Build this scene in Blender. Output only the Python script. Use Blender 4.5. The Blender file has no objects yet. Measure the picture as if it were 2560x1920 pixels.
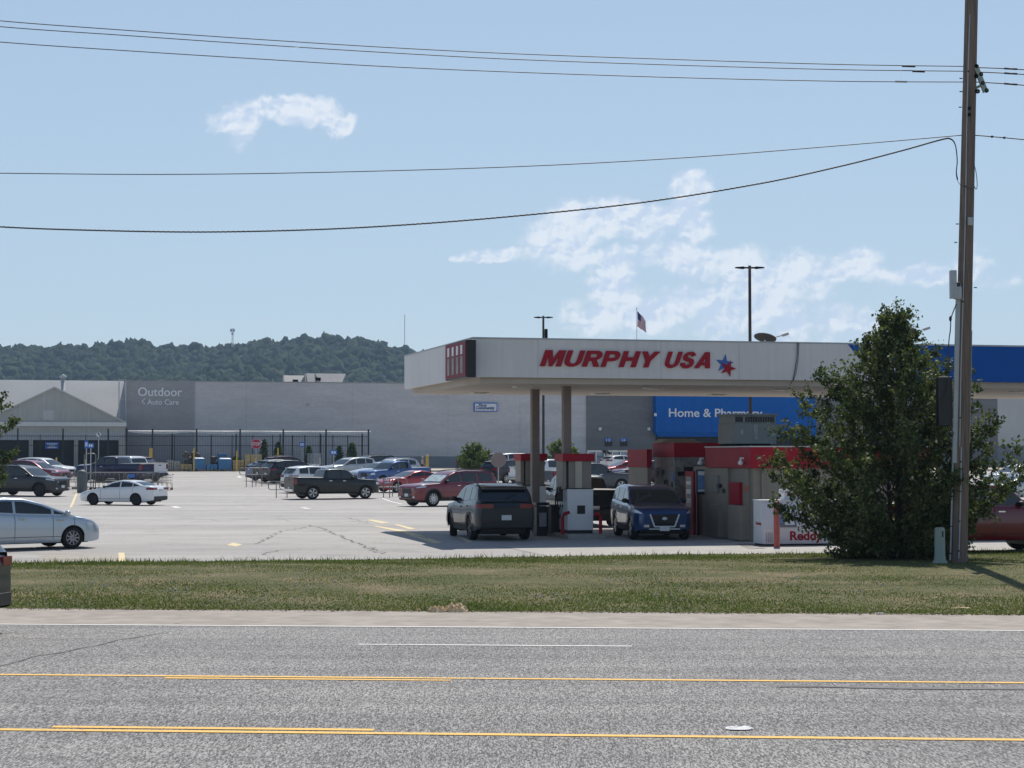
import bpy, math, random
import numpy as np
from mathutils import Vector, Matrix
random.seed(7); RNG = np.random.default_rng(11)
sc = bpy.context.scene
PI = math.pi
# ---------------------------------------------------------------- camera, sky, sun, exposure
F, CX, CY, YH, CH = 4800.0, 1280.0, 960.0, 1140.0, 2.45
PITCH = math.atan((YH - CY) / F)
cam_data = bpy.data.cameras.new("camera"); cam = bpy.data.objects.new("camera", cam_data)
sc.collection.objects.link(cam); sc.camera = cam
cam.location = (0, 0, CH); cam.rotation_euler = (PI / 2 + PITCH, 0, 0)
cam_data.sensor_width = 36; cam_data.lens = F / 2560 * 36
cam_data.clip_start = 0.5; cam_data.clip_end = 12000
SUN = Vector((0.56, 4.2, 6.15)).normalized()
sl = bpy.data.lights.new("sun", 'SUN'); so = bpy.data.objects.new("sun", sl); sc.collection.objects.link(so)
sl.energy = 4.2; sl.angle = math.radians(0.5); sl.color = (1.0, 0.94, 0.85)
so.location = (20, 60, 80); so.rotation_euler = SUN.to_track_quat('Z', 'Y').to_euler()
sc.view_settings.view_transform = 'Standard'; sc.view_settings.look = 'None'
sc.view_settings.exposure = 0.10; sc.view_settings.gamma = 1.0
sc.cycles.use_denoising = True
sc.cycles.max_bounces = 7; sc.cycles.volume_bounces = 1
HAZE = 0.0001

world = bpy.data.worlds.new("World"); sc.world = world; world.use_nodes = True
def build_world():
    nt = world.node_tree; N = nt.nodes; Lk = nt.links; N.clear()
    out = N.new('ShaderNodeOutputWorld'); bg = N.new('ShaderNodeBackground')
    sky = N.new('ShaderNodeTexSky'); sky.sky_type = 'NISHITA'; sky.sun_disc = False
    sky.sun_elevation = math.asin(SUN.z); sky.sun_rotation = math.atan2(SUN.x, SUN.y)
    sky.air_density = 1.0; sky.dust_density = 0.35; sky.ozone_density = 2.4; sky.altitude = 200
    bg.inputs['Strength'].default_value = 0.088
    tc = N.new('ShaderNodeTexCoord')
    sep = N.new('ShaderNodeSeparateXYZ'); Lk.new(tc.outputs['Generated'], sep.inputs[0])
    def m(op, a, b=None, c=None):
        n = N.new('ShaderNodeMath'); n.operation = op
        for i, v in enumerate((a, b, c)):
            if v is None: continue
            if isinstance(v, (int, float)): n.inputs[i].default_value = v
            else: Lk.new(v, n.inputs[i])
        return n.outputs[0]
    yy = m('MAXIMUM', sep.outputs['Y'], 0.02)
    u = m('DIVIDE', sep.outputs['X'], yy); v = m('DIVIDE', sep.outputs['Z'], yy)
    comb = N.new('ShaderNodeCombineXYZ'); Lk.new(u, comb.inputs[0]); Lk.new(v, comb.inputs[1])
    def noise(scale, detail, rough, off=(0, 0, 0), stretch=(1, 1, 1), dist=0.0):
        mp = N.new('ShaderNodeMapping'); Lk.new(comb.outputs[0], mp.inputs['Vector'])
        mp.inputs['Location'].default_value = off; mp.inputs['Scale'].default_value = stretch
        t = N.new('ShaderNodeTexNoise'); t.noise_dimensions = '2D'; t.inputs['Scale'].default_value = scale; t.inputs['Detail'].default_value = detail
        t.inputs['Roughness'].default_value = rough; t.inputs['Distortion'].default_value = dist
        Lk.new(mp.outputs[0], t.inputs['Vector']); return t
    warp = noise(38, 4, 0.6)
    wv = N.new('ShaderNodeVectorMath'); wv.operation = 'SUBTRACT'; Lk.new(warp.outputs['Color'], wv.inputs[0]); wv.inputs[1].default_value = (.5, .5, .5)
    ws = N.new('ShaderNodeVectorMath'); ws.operation = 'SCALE'; Lk.new(wv.outputs[0], ws.inputs[0]); ws.inputs['Scale'].default_value = 0.012
    P = N.new('ShaderNodeVectorMath'); P.operation = 'ADD'; Lk.new(comb.outputs[0], P.inputs[0]); Lk.new(ws.outputs[0], P.inputs[1])
    ell = [(585,300,72,50,.75),(690,268,95,38,1),(775,272,80,42,1),(845,305,60,36,1),(600,340,50,40,.5),
           (1725,480,58,62,1),(1560,545,210,62,1),(1410,600,110,70,1),(1740,555,56,60,.95),(1500,640,230,45,.62),
           (1725,655,95,60,.95),(1870,690,120,75,.9),(1530,700,85,75,.8),(1600,780,230,75,.62),(1880,770,280,110,.66),
           (2125,665,105,55,.9),(1985,680,90,60,.92),(1500,800,120,60,.6),
           (1230,632,85,22,.9),(1180,640,60,14,.6),(2290,690,140,34,.65),(2440,670,75,60,.6),(2120,800,140,70,.5),(2530,700,70,30,.4)]
    acc = None
    for px, py, a, b, k in ell:
        s1 = N.new('ShaderNodeVectorMath'); s1.operation = 'SUBTRACT'; Lk.new(P.outputs[0], s1.inputs[0])
        s1.inputs[1].default_value = ((px - CX) / F, (YH - py) / F, 0)
        s2 = N.new('ShaderNodeVectorMath'); s2.operation = 'MULTIPLY'; Lk.new(s1.outputs[0], s2.inputs[0])
        s2.inputs[1].default_value = (F / (a*1.16), F / (b*1.16), 0)
        s3 = N.new('ShaderNodeVectorMath'); s3.operation = 'LENGTH'; Lk.new(s2.outputs[0], s3.inputs[0])
        e = m('MULTIPLY', m('SUBTRACT', 1.0, s3.outputs['Value']), k)
        acc = e if acc is None else m('SMOOTH_MAX', acc, e, 0.12)
    fine = noise(160, 6, .6)
    def puff(off):
        mp = N.new('ShaderNodeMapping'); Lk.new(P.outputs[0], mp.inputs['Vector']); mp.inputs['Location'].default_value = off; mp.inputs['Scale'].default_value = (1, 1.2, 1)
        t = N.new('ShaderNodeTexVoronoi'); t.voronoi_dimensions = '2D'; t.feature = 'F1'; t.inputs['Scale'].default_value = 52; t.inputs['Detail'].default_value = 4; t.inputs['Roughness'].default_value = .5
        t.normalize = True; Lk.new(mp.outputs[0], t.inputs['Vector'])
        return m('ADD', m('SUBTRACT', 1.0, m('MULTIPLY', t.outputs['Distance'], 1.7)), m('MULTIPLY', m('SUBTRACT', fine.outputs['Fac'], .5), .25))
    p1 = puff((0, 0, 0)); p2 = puff((0.0016, -0.0030, 0))
    d = m('ADD', m('MULTIPLY', acc, 2.5), m('MULTIPLY', m('SUBTRACT', p1, 0.60), 1.35))
    mr = N.new('ShaderNodeMapRange'); mr.interpolation_type = 'SMOOTHSTEP'; Lk.new(d, mr.inputs['Value'])
    mr.inputs['From Min'].default_value = 0.0; mr.inputs['From Max'].default_value = 1.0
    inr = N.new('ShaderNodeMapRange'); inr.interpolation_type = 'SMOOTHSTEP'; Lk.new(acc, inr.inputs['Value'])
    inr.inputs['From Min'].default_value = -0.15; inr.inputs['From Max'].default_value = 0.18
    dens = m('MULTIPLY', m('MULTIPLY', mr.outputs[0], inr.outputs[0]), 0.86)
    # lit side / shaded side of the puffs
    sh = m('ADD', m('MULTIPLY', m('SUBTRACT', p1, p2), 2.6), 0.42)
    big = noise(22, 3, .5, off=(.3, .1, 0)); sh = m('ADD', sh, m('MULTIPLY', m('SUBTRACT', big.outputs['Fac'], .5), 1.2))
    shc = N.new('ShaderNodeMapRange'); Lk.new(sh, shc.inputs['Value'])
    shc.inputs['From Min'].default_value = 0.1; shc.inputs['From Max'].default_value = 0.75
    cc = N.new('ShaderNodeMix'); cc.data_type = 'RGBA'; Lk.new(shc.outputs[0], cc.inputs['Factor'])
    cc.inputs['A'].default_value = (6.3, 7.5, 9.3, 1); cc.inputs['B'].default_value = (9.0, 9.5, 10.2, 1)
    # milky summer air near the skyline
    hz = N.new('ShaderNodeMapRange'); hz.interpolation_type = 'SMOOTHERSTEP'; Lk.new(sep.outputs['Z'], hz.inputs['Value'])
    hz.inputs['From Min'].default_value = -0.02; hz.inputs['From Max'].default_value = 0.75
    hz.inputs['To Min'].default_value = HZ_LOW; hz.inputs['To Max'].default_value = 0.0
    milk = N.new('ShaderNodeMix'); milk.data_type = 'RGBA'; Lk.new(hz.outputs[0], milk.inputs['Factor'])
    Lk.new(sky.outputs[0], milk.inputs['A']); milk.inputs['B'].default_value = MILK
    mix = N.new('ShaderNodeMix'); mix.data_type = 'RGBA'; Lk.new(dens, mix.inputs['Factor'])
    Lk.new(milk.outputs['Result'], mix.inputs['A']); Lk.new(cc.outputs['Result'], mix.inputs['B'])
    Lk.new(mix.outputs['Result'], bg.inputs['Color']); Lk.new(bg.outputs[0], out.inputs[0])
HZ_LOW = 0.66; MILK = (5.25, 6.75, 8.35, 1)
build_world()

# ---------------------------------------------------------------- helpers
C14, S14 = math.cos(math.radians(14)), math.sin(math.radians(14))
def S(a, q, z=0.0): return (a * C14 - q * S14, a * S14 + q * C14, z)      # site frame: a along the store front, q away from the road
def to_site(X, Y): return (X * C14 + Y * S14, -X * S14 + Y * C14)
def ray(px, py):
    dx, dy = (px - CX) / F, -(py - CY) / F
    return dx, math.cos(PITCH) - math.sin(PITCH) * dy, math.sin(PITCH) + math.cos(PITCH) * dy
def at(px, py, D):
    x, y, z = ray(px, py); t = D / y; return (x * t, D, CH + z * t)
def proj(p):
    x, y, z = p[0], p[1], p[2] - CH
    f = y * math.cos(PITCH) + z * math.sin(PITCH); uu = -y * math.sin(PITCH) + z * math.cos(PITCH)
    return CX + F * x / f, CY - F * uu / f
def pq(px, py, q):                                                        # ray meets the plane q = const -> (a, z)
    x, y, z = ray(px, py); t = q / (-x * S14 + y * C14); return (x * C14 + y * S14) * t, CH + z * t
def pa(px, py, a):                                                        # ray meets the plane a = const -> (q, z)
    x, y, z = ray(px, py); t = a / (x * C14 + y * S14); return (-x * S14 + y * C14) * t, CH + z * t
RC, RS = math.cos(math.radians(-4)), math.sin(math.radians(-4))
def road_r(X, Y): return -X * RS + Y * RC
QL = 48.3
def sm(x, a, b):
    t = min(1, max(0, (x - a) / (b - a))); return t * t * (3 - 2 * t)
def gz(X, Y):
    r = road_r(X, Y); a, q = to_site(X, Y)
    if r < 31.6: return float(np.interp(r, [-60, 0, 12, 19, 25.5, 29.2, 31.6], [-1.4, -.3, -.03, 0, -.07, -.15, -.2]))
    if q > QL: return float(np.interp(q, [QL, 60, 75, 104, 120, 137, 187, 235, 5000], [-.2, -.14, -.11, -.05, .15, .48, 1.17, 1.2, 1.2]))
    t = (r - 31.6) / max(1e-3, (r - 31.6) + (QL - q)); return -.2 + .12 * math.sin(PI * t)
def gnd(px, py):
    x, y, z = ray(px, py); lo = None; D = 8.0
    prev = D
    while D < 900:
        t = D / y
        if CH + z * t < gz(x * t, D):
            lo, hi = prev, D
            for _ in range(30):
                mid = (lo + hi) / 2; t = mid / y
                if CH + z * t < gz(x * t, mid): hi = mid
                else: lo = mid
            t = hi / y; return (x * t, hi, gz(x * t, hi))
        prev = D; D += 0.5
    t = 300 / y; return (x * t, 300, 1.2)

COL = sc.collection
class MB:
    """collects faces; every face knows its material slot"""
    def __init__(s): s.v = []; s.f = []; s.m = []; s.sm = []
    def poly(s, pts, m=0, smooth=False):
        b = len(s.v); s.v += [tuple(p) for p in pts]; s.f.append(tuple(range(b, b + len(pts)))); s.m.append(m); s.sm.append(smooth)
    def box(s, x0, x1, y0, y1, z0, z1, m=0):
        s.hexa([(x0, y0, z0), (x1, y0, z0), (x1, y1, z0), (x0, y1, z0), (x0, y0, z1), (x1, y0, z1), (x1, y1, z1), (x0, y1, z1)], m)
    def hexa(s, c, m=0):
        b = len(s.v); s.v += [tuple(p) for p in c]
        for f in ((0, 3, 2, 1), (4, 5, 6, 7), (0, 1, 5, 4), (1, 2, 6, 5), (2, 3, 7, 6), (3, 0, 4, 7)):
            s.f.append(tuple(b + i for i in f)); s.m.append(m); s.sm.append(False)
    def sbox(s, a0, a1, q0, q1, z0, z1, m=0):
        s.hexa([S(a0, q0, z0), S(a1, q0, z0), S(a1, q1, z0), S(a0, q1, z0), S(a0, q0, z1), S(a1, q0, z1), S(a1, q1, z1), S(a0, q1, z1)], m)
    def bar(s, p, q, w, h=None, m=0):
        h = h or w; p = Vector(p); q = Vector(q); d = (q - p).normalized()
        up = Vector((0, 0, 1)) if abs(d.z) < .9 else Vector((0, 1, 0))
        r = d.cross(up).normalized() * (w / 2); t = r.cross(d).normalized() * (h / 2)
        s.hexa([p - r - t, p + r - t, q + r - t, q - r - t, p - r + t, p + r + t, q + r + t, q - r + t], m)
    def tube(s, pts, r, n=8, m=0, caps=True):
        pts = [Vector(p) for p in pts]; rs = r if isinstance(r, (list, tuple)) else [r] * len(pts); rings = []
        ref = Vector((0.3, 0.2, 1)).normalized()
        for i, p in enumerate(pts):
            d = (pts[min(i + 1, len(pts) - 1)] - pts[max(i - 1, 0)]).normalized()
            e = d.cross(ref); e = e.normalized() if e.length > 1e-4 else d.orthogonal().normalized(); g = d.cross(e)
            b = len(s.v); s.v += [tuple(p + (e * math.cos(2 * PI * k / n) + g * math.sin(2 * PI * k / n)) * rs[i]) for k in range(n)]; rings.append(b)
        for i in range(len(rings) - 1):
            for k in range(n):
                k2 = (k + 1) % n; s.f.append((rings[i] + k, rings[i] + k2, rings[i + 1] + k2, rings[i + 1] + k)); s.m.append(m); s.sm.append(True)
        if caps:
            s.f.append(tuple(rings[0] + k for k in range(n))); s.m.append(m); s.sm.append(False)
            s.f.append(tuple(rings[-1] + k for k in range(n))); s.m.append(m); s.sm.append(False)
    def grid(s, rows, m=0, smooth=True, close=False):
        b = len(s.v); nc = len(rows[0])
        for r in rows: s.v += [tuple(p) for p in r]
        for i in range(len(rows) - 1):
            for j in range(nc - 1 + (1 if close else 0)):
                j2 = (j + 1) % nc
                mm = m(i, j) if callable(m) else m
                if mm is None: continue
                s.f.append((b + i * nc + j, b + i * nc + j2, b + (i + 1) * nc + j2, b + (i + 1) * nc + j)); s.m.append(mm); s.sm.append(smooth)
    def lathe(s, prof, c, n=20, m=0, axis='z', smooth=True):
        rows = []
        for r, h in prof:
            row = []
            for k in range(n):
                t = 2 * PI * k / n
                row.append((c[0] + r * math.cos(t), c[1] + r * math.sin(t), c[2] + h) if axis == 'z' else
                           ((c[0] + r * math.cos(t), c[1] + h, c[2] + r * math.sin(t)) if axis == 'y' else (c[0] + h, c[1] + r * math.cos(t), c[2] + r * math.sin(t))))
            rows.append(row)
        s.grid(rows, m, smooth, close=True)
    def ball(s, c, rx, ry, rz, n=10, m=0):
        rows = []
        for i in range(n + 1):
            t = -PI / 2 + PI * i / n
            rows.append([(c[0] + rx * math.cos(t) * math.cos(2 * PI * k / (n + 2)), c[1] + ry * math.cos(t) * math.sin(2 * PI * k / (n + 2)), c[2] + rz * math.sin(t)) for k in range(n + 2)])
        s.grid(rows, m, True, close=True)
def wpos(o):
    p = Vector((0, 0, 0))
    while o is not None: p += o.location; o = o.parent
    return p
def obj(name, mb, mats, parent=None, local=False, bevel=0):
    """one mesh object; vertices in world space unless local"""
    me = bpy.data.meshes.new(name); off = Vector((0, 0, 0))
    if parent is not None and not local: off = wpos(parent)
    if parent is None and not local and mb.v:
        a = np.array(mb.v); off = Vector(((a[:, 0].min() + a[:, 0].max()) / 2, (a[:, 1].min() + a[:, 1].max()) / 2, a[:, 2].min()))
    vs = (np.array(mb.v, dtype=float) - np.array(off)).tolist() if mb.v else []
    me.from_pydata(vs, [], mb.f)
    for mt in (mats if isinstance(mats, (list, tuple)) else [mats]): me.materials.append(mt)
    me.polygons.foreach_set('material_index', mb.m); me.polygons.foreach_set('use_smooth', mb.sm)
    me.update(); o = bpy.data.objects.new(name, me); COL.objects.link(o)
    if parent is not None: o.parent = parent
    elif not local: o.location = off
    if bevel:
        b = o.modifiers.new('bevel', 'BEVEL'); b.width = bevel; b.segments = 2; b.limit_method = 'ANGLE'; b.angle_limit = math.radians(40)
    return o
def tag(o, label=None, cat=None, group=None, kind=None):
    if label: o['label'] = label
    if cat: o['category'] = cat
    if group: o['group'] = group
    if kind: o['kind'] = kind
    return o
def thing(name, label, cat, loc, group=None, rz=0):
    o = bpy.data.objects.new(name, None); COL.objects.link(o); o.location = loc; o.rotation_euler = (0, 0, rz); o.empty_display_size = .3
    return tag(o, label, cat, group)
def copy_tree(o, loc, rz=0, label=None, scale=None):
    def rec(x, par):
        c = x.copy(); COL.objects.link(c)
        if par is not None: c.parent = par
        for ch in x.children: rec(ch, c)
        return c
    c = rec(o, None); c.location = loc; c.rotation_euler = (0, 0, rz)
    if label: c['label'] = label
    if scale: c.scale = (scale,) * 3
    return c

# ---------------------------------------------------------------- materials
def mat(name, col, rough=.6, metal=0.0, var=0.0, vscale=3.0, bump=0.0, bscale=30.0, coat=0.0, spec=.5, emit=None, trans=0.0, stretch=(1, 1, 1), col2=None):
    m = bpy.data.materials.new(name); m.use_nodes = True; nt = m.node_tree; b = nt.nodes['Principled BSDF']
    b.inputs['Base Color'].default_value = (*col, 1); b.inputs['Roughness'].default_value = rough; b.inputs['Metallic'].default_value = metal
    b.inputs['Specular IOR Level'].default_value = spec
    if coat: b.inputs['Coat Weight'].default_value = coat; b.inputs['Coat Roughness'].default_value = .03
    if trans: b.inputs['Transmission Weight'].default_value = trans
    if emit: b.inputs['Emission Color'].default_value = (*emit[:3], 1); b.inputs['Emission Strength'].default_value = emit[3]
    tc = nt.nodes.new('ShaderNodeTexCoord'); mp = nt.nodes.new('ShaderNodeMapping'); mp.inputs['Scale'].default_value = stretch
    nt.links.new(tc.outputs['Object'], mp.inputs['Vector'])
    if var or col2:
        n = nt.nodes.new('ShaderNodeTexNoise'); n.inputs['Scale'].default_value = vscale; n.inputs['Detail'].default_value = 5; n.inputs['Roughness'].default_value = .6
        nt.links.new(mp.outputs[0], n.inputs['Vector'])
        r = nt.nodes.new('ShaderNodeMapRange'); r.inputs['From Min'].default_value = .3; r.inputs['From Max'].default_value = .7
        nt.links.new(n.outputs['Fac'], r.inputs['Value'])
        x = nt.nodes.new('ShaderNodeMix'); x.data_type = 'RGBA'; nt.links.new(r.outputs[0], x.inputs['Factor'])
        c2 = col2 or tuple(c * (1 + var) for c in col); c1 = col if col2 else tuple(c * (1 - var) for c in col)
        x.inputs['A'].default_value = (*c1, 1); x.inputs['B'].default_value = (*c2, 1)
        nt.links.new(x.outputs['Result'], b.inputs['Base Color'])
    if bump:
        n2 = nt.nodes.new('ShaderNodeTexNoise'); n2.inputs['Scale'].default_value = bscale; n2.inputs['Detail'].default_value = 4
        nt.links.new(mp.outputs[0], n2.inputs['Vector'])
        bp = nt.nodes.new('ShaderNodeBump'); bp.inputs['Strength'].default_value = bump; bp.inputs['Distance'].default_value = .02
        nt.links.new(n2.outputs['Fac'], bp.inputs['Height']); nt.links.new(bp.outputs[0], b.inputs['Normal'])
    return m
def nodes_of(m): return m.node_tree.nodes, m.node_tree.links, m.node_tree.nodes['Principled BSDF']
def ramp(N, pts):
    r = N.new('ShaderNodeValToRGB'); e = r.color_ramp.elements
    while len(e) < len(pts): e.new(.5)
    for i, (p, c) in enumerate(pts): e[i].position = p; e[i].color = (*c, 1)
    return r
def tex(N, L, kind, src, **kw):
    n = N.new('ShaderNodeTex' + kind)
    for k, v in kw.items():
        if k in ('feature',): setattr(n, k, v)
        else: n.inputs[k].default_value = v
    L.new(src, n.inputs['Vector']); return n
def mixc(N, L, f, a, b, mode='MIX'):
    x = N.new('ShaderNodeMix'); x.data_type = 'RGBA'; x.blend_type = mode
    for s, v in (('Factor', f), ('A', a), ('B', b)):
        if isinstance(v, (int, float)): x.inputs[s].default_value = v
        elif isinstance(v, tuple): x.inputs[s].default_value = (*v, 1)
        else: L.new(v, x.inputs[s])
    return x.outputs['Result']
def road_material():
    m = mat('road_asphalt', (.2, .2, .2), rough=.9, spec=.25); N, L, B = nodes_of(m)
    tc = N.new('ShaderNodeTexCoord'); g = tc.outputs['Object']
    mp = N.new('ShaderNodeMapping'); mp.inputs['Scale'].default_value = (1, .17, 1); L.new(g, mp.inputs['Vector']); gs = mp.outputs[0]
    v = tex(N, L, 'Voronoi', gs, Scale=95.0); n = tex(N, L, 'Noise', gs, Scale=66.0, Detail=4.0, Roughness=.8)
    r1 = ramp(N, [(.2, (.06, .059, .058)), (.48, (.195, .191, .186)), (.74, (.43, .42, .405))])
    s = N.new('ShaderNodeMath'); s.operation = 'MULTIPLY_ADD'; sp = N.new('ShaderNodeSeparateColor'); L.new(v.outputs['Color'], sp.inputs[0])
    L.new(sp.outputs[0], s.inputs[0]); s.inputs[1].default_value = .45; s2 = N.new('ShaderNodeMath'); s2.operation = 'SUBTRACT'
    L.new(n.outputs['Fac'], s2.inputs[0]); s2.inputs[1].default_value = .22; L.new(s2.outputs[0], s.inputs[2]); L.new(s.outputs[0], r1.inputs[0])
    big = tex(N, L, 'Noise', g, Scale=.35, Detail=3.0); rb = ramp(N, [(.35, (.92, .92, .93)), (.65, (1.06, 1.055, 1.05))]); L.new(big.outputs['Fac'], rb.inputs[0])
    # tyre tracks run along the lanes
    mt = N.new('ShaderNodeMapping'); mt.inputs['Scale'].default_value = (.03, 1.1, 1); mt.inputs['Rotation'].default_value = (0, 0, math.radians(4)); L.new(g, mt.inputs['Vector'])
    tr = tex(N, L, 'Noise', mt.outputs[0], Scale=1.2, Detail=3.0); rt = ramp(N, [(.38, (.88, .88, .89)), (.62, (1.07, 1.07, 1.07))]); L.new(tr.outputs['Fac'], rt.inputs[0])
    c = mixc(N, L, 1.0, r1.outputs[0], rb.outputs[0], 'MULTIPLY'); c = mixc(N, L, 1.0, c, rt.outputs[0], 'MULTIPLY'); L.new(c, B.inputs['Base Color'])
    return m
def lot_material():
    m = mat('lot_paving', (.3, .29, .28), rough=.85, spec=.3); N, L, B = nodes_of(m)
    tc = N.new('ShaderNodeTexCoord'); g = tc.outputs['Object']
    mp = N.new('ShaderNodeMapping'); mp.inputs['Rotation'].default_value = (0, 0, math.radians(-14)); mp.inputs['Scale'].default_value = (.12, 1, 1); L.new(g, mp.inputs['Vector'])
    st = tex(N, L, 'Noise', mp.outputs[0], Scale=.28, Detail=6.0, Roughness=.6); r = ramp(N, [(.32, (.33, .318, .305)), (.5, (.40, .386, .368)), (.7, (.465, .447, .425))]); L.new(st.outputs['Fac'], r.inputs[0])
    f = tex(N, L, 'Noise', g, Scale=9.0, Detail=6.0, Roughness=.75); rf = ramp(N, [(.3, (.86, .86, .86)), (.7, (1.12, 1.12, 1.12))]); L.new(f.outputs['Fac'], rf.inputs[0])
    o = tex(N, L, 'Noise', g, Scale=.55, Detail=5.0, Roughness=.65); ro = ramp(N, [(.28, (.72, .71, .70)), (.48, (1, 1, 1))]); L.new(o.outputs['Fac'], ro.inputs[0])
    c = mixc(N, L, 1.0, r.outputs[0], rf.outputs[0], 'MULTIPLY'); c = mixc(N, L, .7, c, ro.outputs[0], 'MULTIPLY')
    # crack network
    wn = tex(N, L, 'Noise', g, Scale=.8, Detail=4.0); wv = N.new('ShaderNodeVectorMath'); wv.operation = 'MULTIPLY_ADD'; L.new(wn.outputs['Color'], wv.inputs[0]); wv.inputs[1].default_value = (3, 3, 0); L.new(g, wv.inputs[2])
    ck = tex(N, L, 'Voronoi', wv.outputs[0], feature='DISTANCE_TO_EDGE', Scale=.13); rc = ramp(N, [(0, (.72, .71, .70)), (.005, (1, 1, 1))]); L.new(ck.outputs['Distance'], rc.inputs[0])
    c = mixc(N, L, .8, c, rc.outputs[0], 'MULTIPLY'); L.new(c, B.inputs['Base Color'])
    return m
def turf_material():
    m = mat('turf_soil', (.06, .08, .03), rough=.95, spec=.1); N, L, B = nodes_of(m)
    tc = N.new('ShaderNodeTexCoord'); g = tc.outputs['Object']
    a = tex(N, L, 'Noise', g, Scale=.5, Detail=8.0, Roughness=.7); r = ramp(N, [(.3, (.085, .105, .04)), (.5, (.14, .135, .07)), (.66, (.24, .19, .12))]); L.new(a.outputs['Fac'], r.inputs[0])
    f = tex(N, L, 'Noise', g, Scale=22.0, Detail=5.0, Roughness=.8); rf = ramp(N, [(.3, (.5, .5, .5)), (.7, (1.4, 1.4, 1.4))]); L.new(f.outputs['Fac'], rf.inputs[0])
    L.new(mixc(N, L, 1.0, r.outputs[0], rf.outputs[0], 'MULTIPLY'), B.inputs['Base Color']); return m
def leaf_material(name, c1, c2, c3, rough=.42, tr=.25, vscale=1.2):
    m = mat(name, c1, rough=rough, spec=.22); N, L, B = nodes_of(m)
    gi = N.new('ShaderNodeNewGeometry'); tc = N.new('ShaderNodeTexCoord')
    n = tex(N, L, 'Noise', tc.outputs['Object'], Scale=vscale, Detail=3.0)
    s = N.new('ShaderNodeMath'); s.operation = 'MULTIPLY_ADD'; L.new(gi.outputs['Random Per Island'], s.inputs[0]); s.inputs[1].default_value = .55
    s2 = N.new('ShaderNodeMath'); s2.operation = 'SUBTRACT'; L.new(n.outputs['Fac'], s2.inputs[0]); s2.inputs[1].default_value = .27; L.new(s2.outputs[0], s.inputs[2])
    r = ramp(N, [(.2, c1), (.5, c2), (.85, c3)]); L.new(s.outputs[0], r.inputs[0]); L.new(r.outputs[0], B.inputs['Base Color'])
    t = N.new('ShaderNodeBsdfTranslucent'); L.new(mixc(N, L, 1.0, r.outputs[0], (1.3, 1.5, .5), 'MULTIPLY'), t.inputs['Color'])
    x = N.new('ShaderNodeMixShader'); x.inputs[0].default_value = tr; out = [q for q in N if q.type == 'OUTPUT_MATERIAL'][0]
    L.new(B.outputs[0], x.inputs[1]); L.new(t.outputs[0], x.inputs[2]); L.new(x.outputs[0], out.inputs[0]); return m
def block_wall_material(name, col):
    m = mat(name, col, rough=.8, spec=.3); N, L, B = nodes_of(m)
    tc = N.new('ShaderNodeTexCoord'); g = tc.outputs['Object']
    mp = N.new('ShaderNodeMapping'); mp.inputs['Rotation'].default_value = (0, 0, math.radians(-14)); L.new(g, mp.inputs['Vector'])
    sx = N.new('ShaderNodeSeparateXYZ'); L.new(mp.outputs[0], sx.inputs[0]); cb = N.new('ShaderNodeCombineXYZ'); L.new(sx.outputs[0], cb.inputs[0]); L.new(sx.outputs[2], cb.inputs[1])
    b = N.new('ShaderNodeTexBrick'); L.new(cb.outputs[0], b.inputs['Vector']); b.inputs['Scale'].default_value = 1.0
    b.inputs['Brick Width'].default_value = .4; b.inputs['Row Height'].default_value = .2; b.inputs['Mortar Size'].default_value = .008; b.inputs['Bias'].default_value = -.2
    b.inputs['Color1'].default_value = (*col, 1); b.inputs['Color2'].default_value = (*[c * 1.09 for c in col], 1); b.inputs['Mortar'].default_value = (*[c * .8 for c in col], 1)
    m2 = N.new('ShaderNodeMapping'); m2.inputs['Scale'].default_value = (.1, .55, 1); L.new(cb.outputs[0], m2.inputs['Vector'])
    n = tex(N, L, 'Noise', m2.outputs[0], Scale=1.6, Detail=6.0, Roughness=.65); r = ramp(N, [(.3, (.88, .88, .88)), (.7, (1.1, 1.1, 1.1))]); L.new(n.outputs['Fac'], r.inputs[0])
    L.new(mixc(N, L, 1.0, b.outputs['Color'], r.outputs[0], 'MULTIPLY'), B.inputs['Base Color']); return m
def streak_material(name, col, amt=.15, rough=.5):
    m = mat(name, col, rough=rough); N, L, B = nodes_of(m)
    tc = N.new('ShaderNodeTexCoord'); mp = N.new('ShaderNodeMapping'); mp.inputs['Scale'].default_value = (5, 5, .35); L.new(tc.outputs['Object'], mp.inputs['Vector'])
    n = tex(N, L, 'Noise', mp.outputs[0], Scale=1.4, Detail=6.0, Roughness=.7); r = ramp(N, [(.34, (1 - amt,) * 3), (.62, (1.03,) * 3)]); L.new(n.outputs['Fac'], r.inputs[0])
    n2 = tex(N, L, 'Noise', tc.outputs['Object'], Scale=.35, Detail=4.0); r2 = ramp(N, [(.3, (.93,) * 3), (.7, (1.05,) * 3)]); L.new(n2.outputs['Fac'], r2.inputs[0])
    c = mixc(N, L, 1.0, (*col,), r.outputs[0], 'MULTIPLY'); L.new(mixc(N, L, 1.0, c, r2.outputs[0], 'MULTIPLY'), B.inputs['Base Color']); return m
M = {}
M['road'] = road_material(); M['lot'] = lot_material(); M['turf'] = turf_material()
M['shoulder'] = mat('gravel_shoulder', (.345, .305, .265), .95, var=.2, vscale=2.5, bump=.4, bscale=60)
M['ground'] = mat('ground_earth', (.16, .15, .12), .95, var=.2, vscale=.4)
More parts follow.
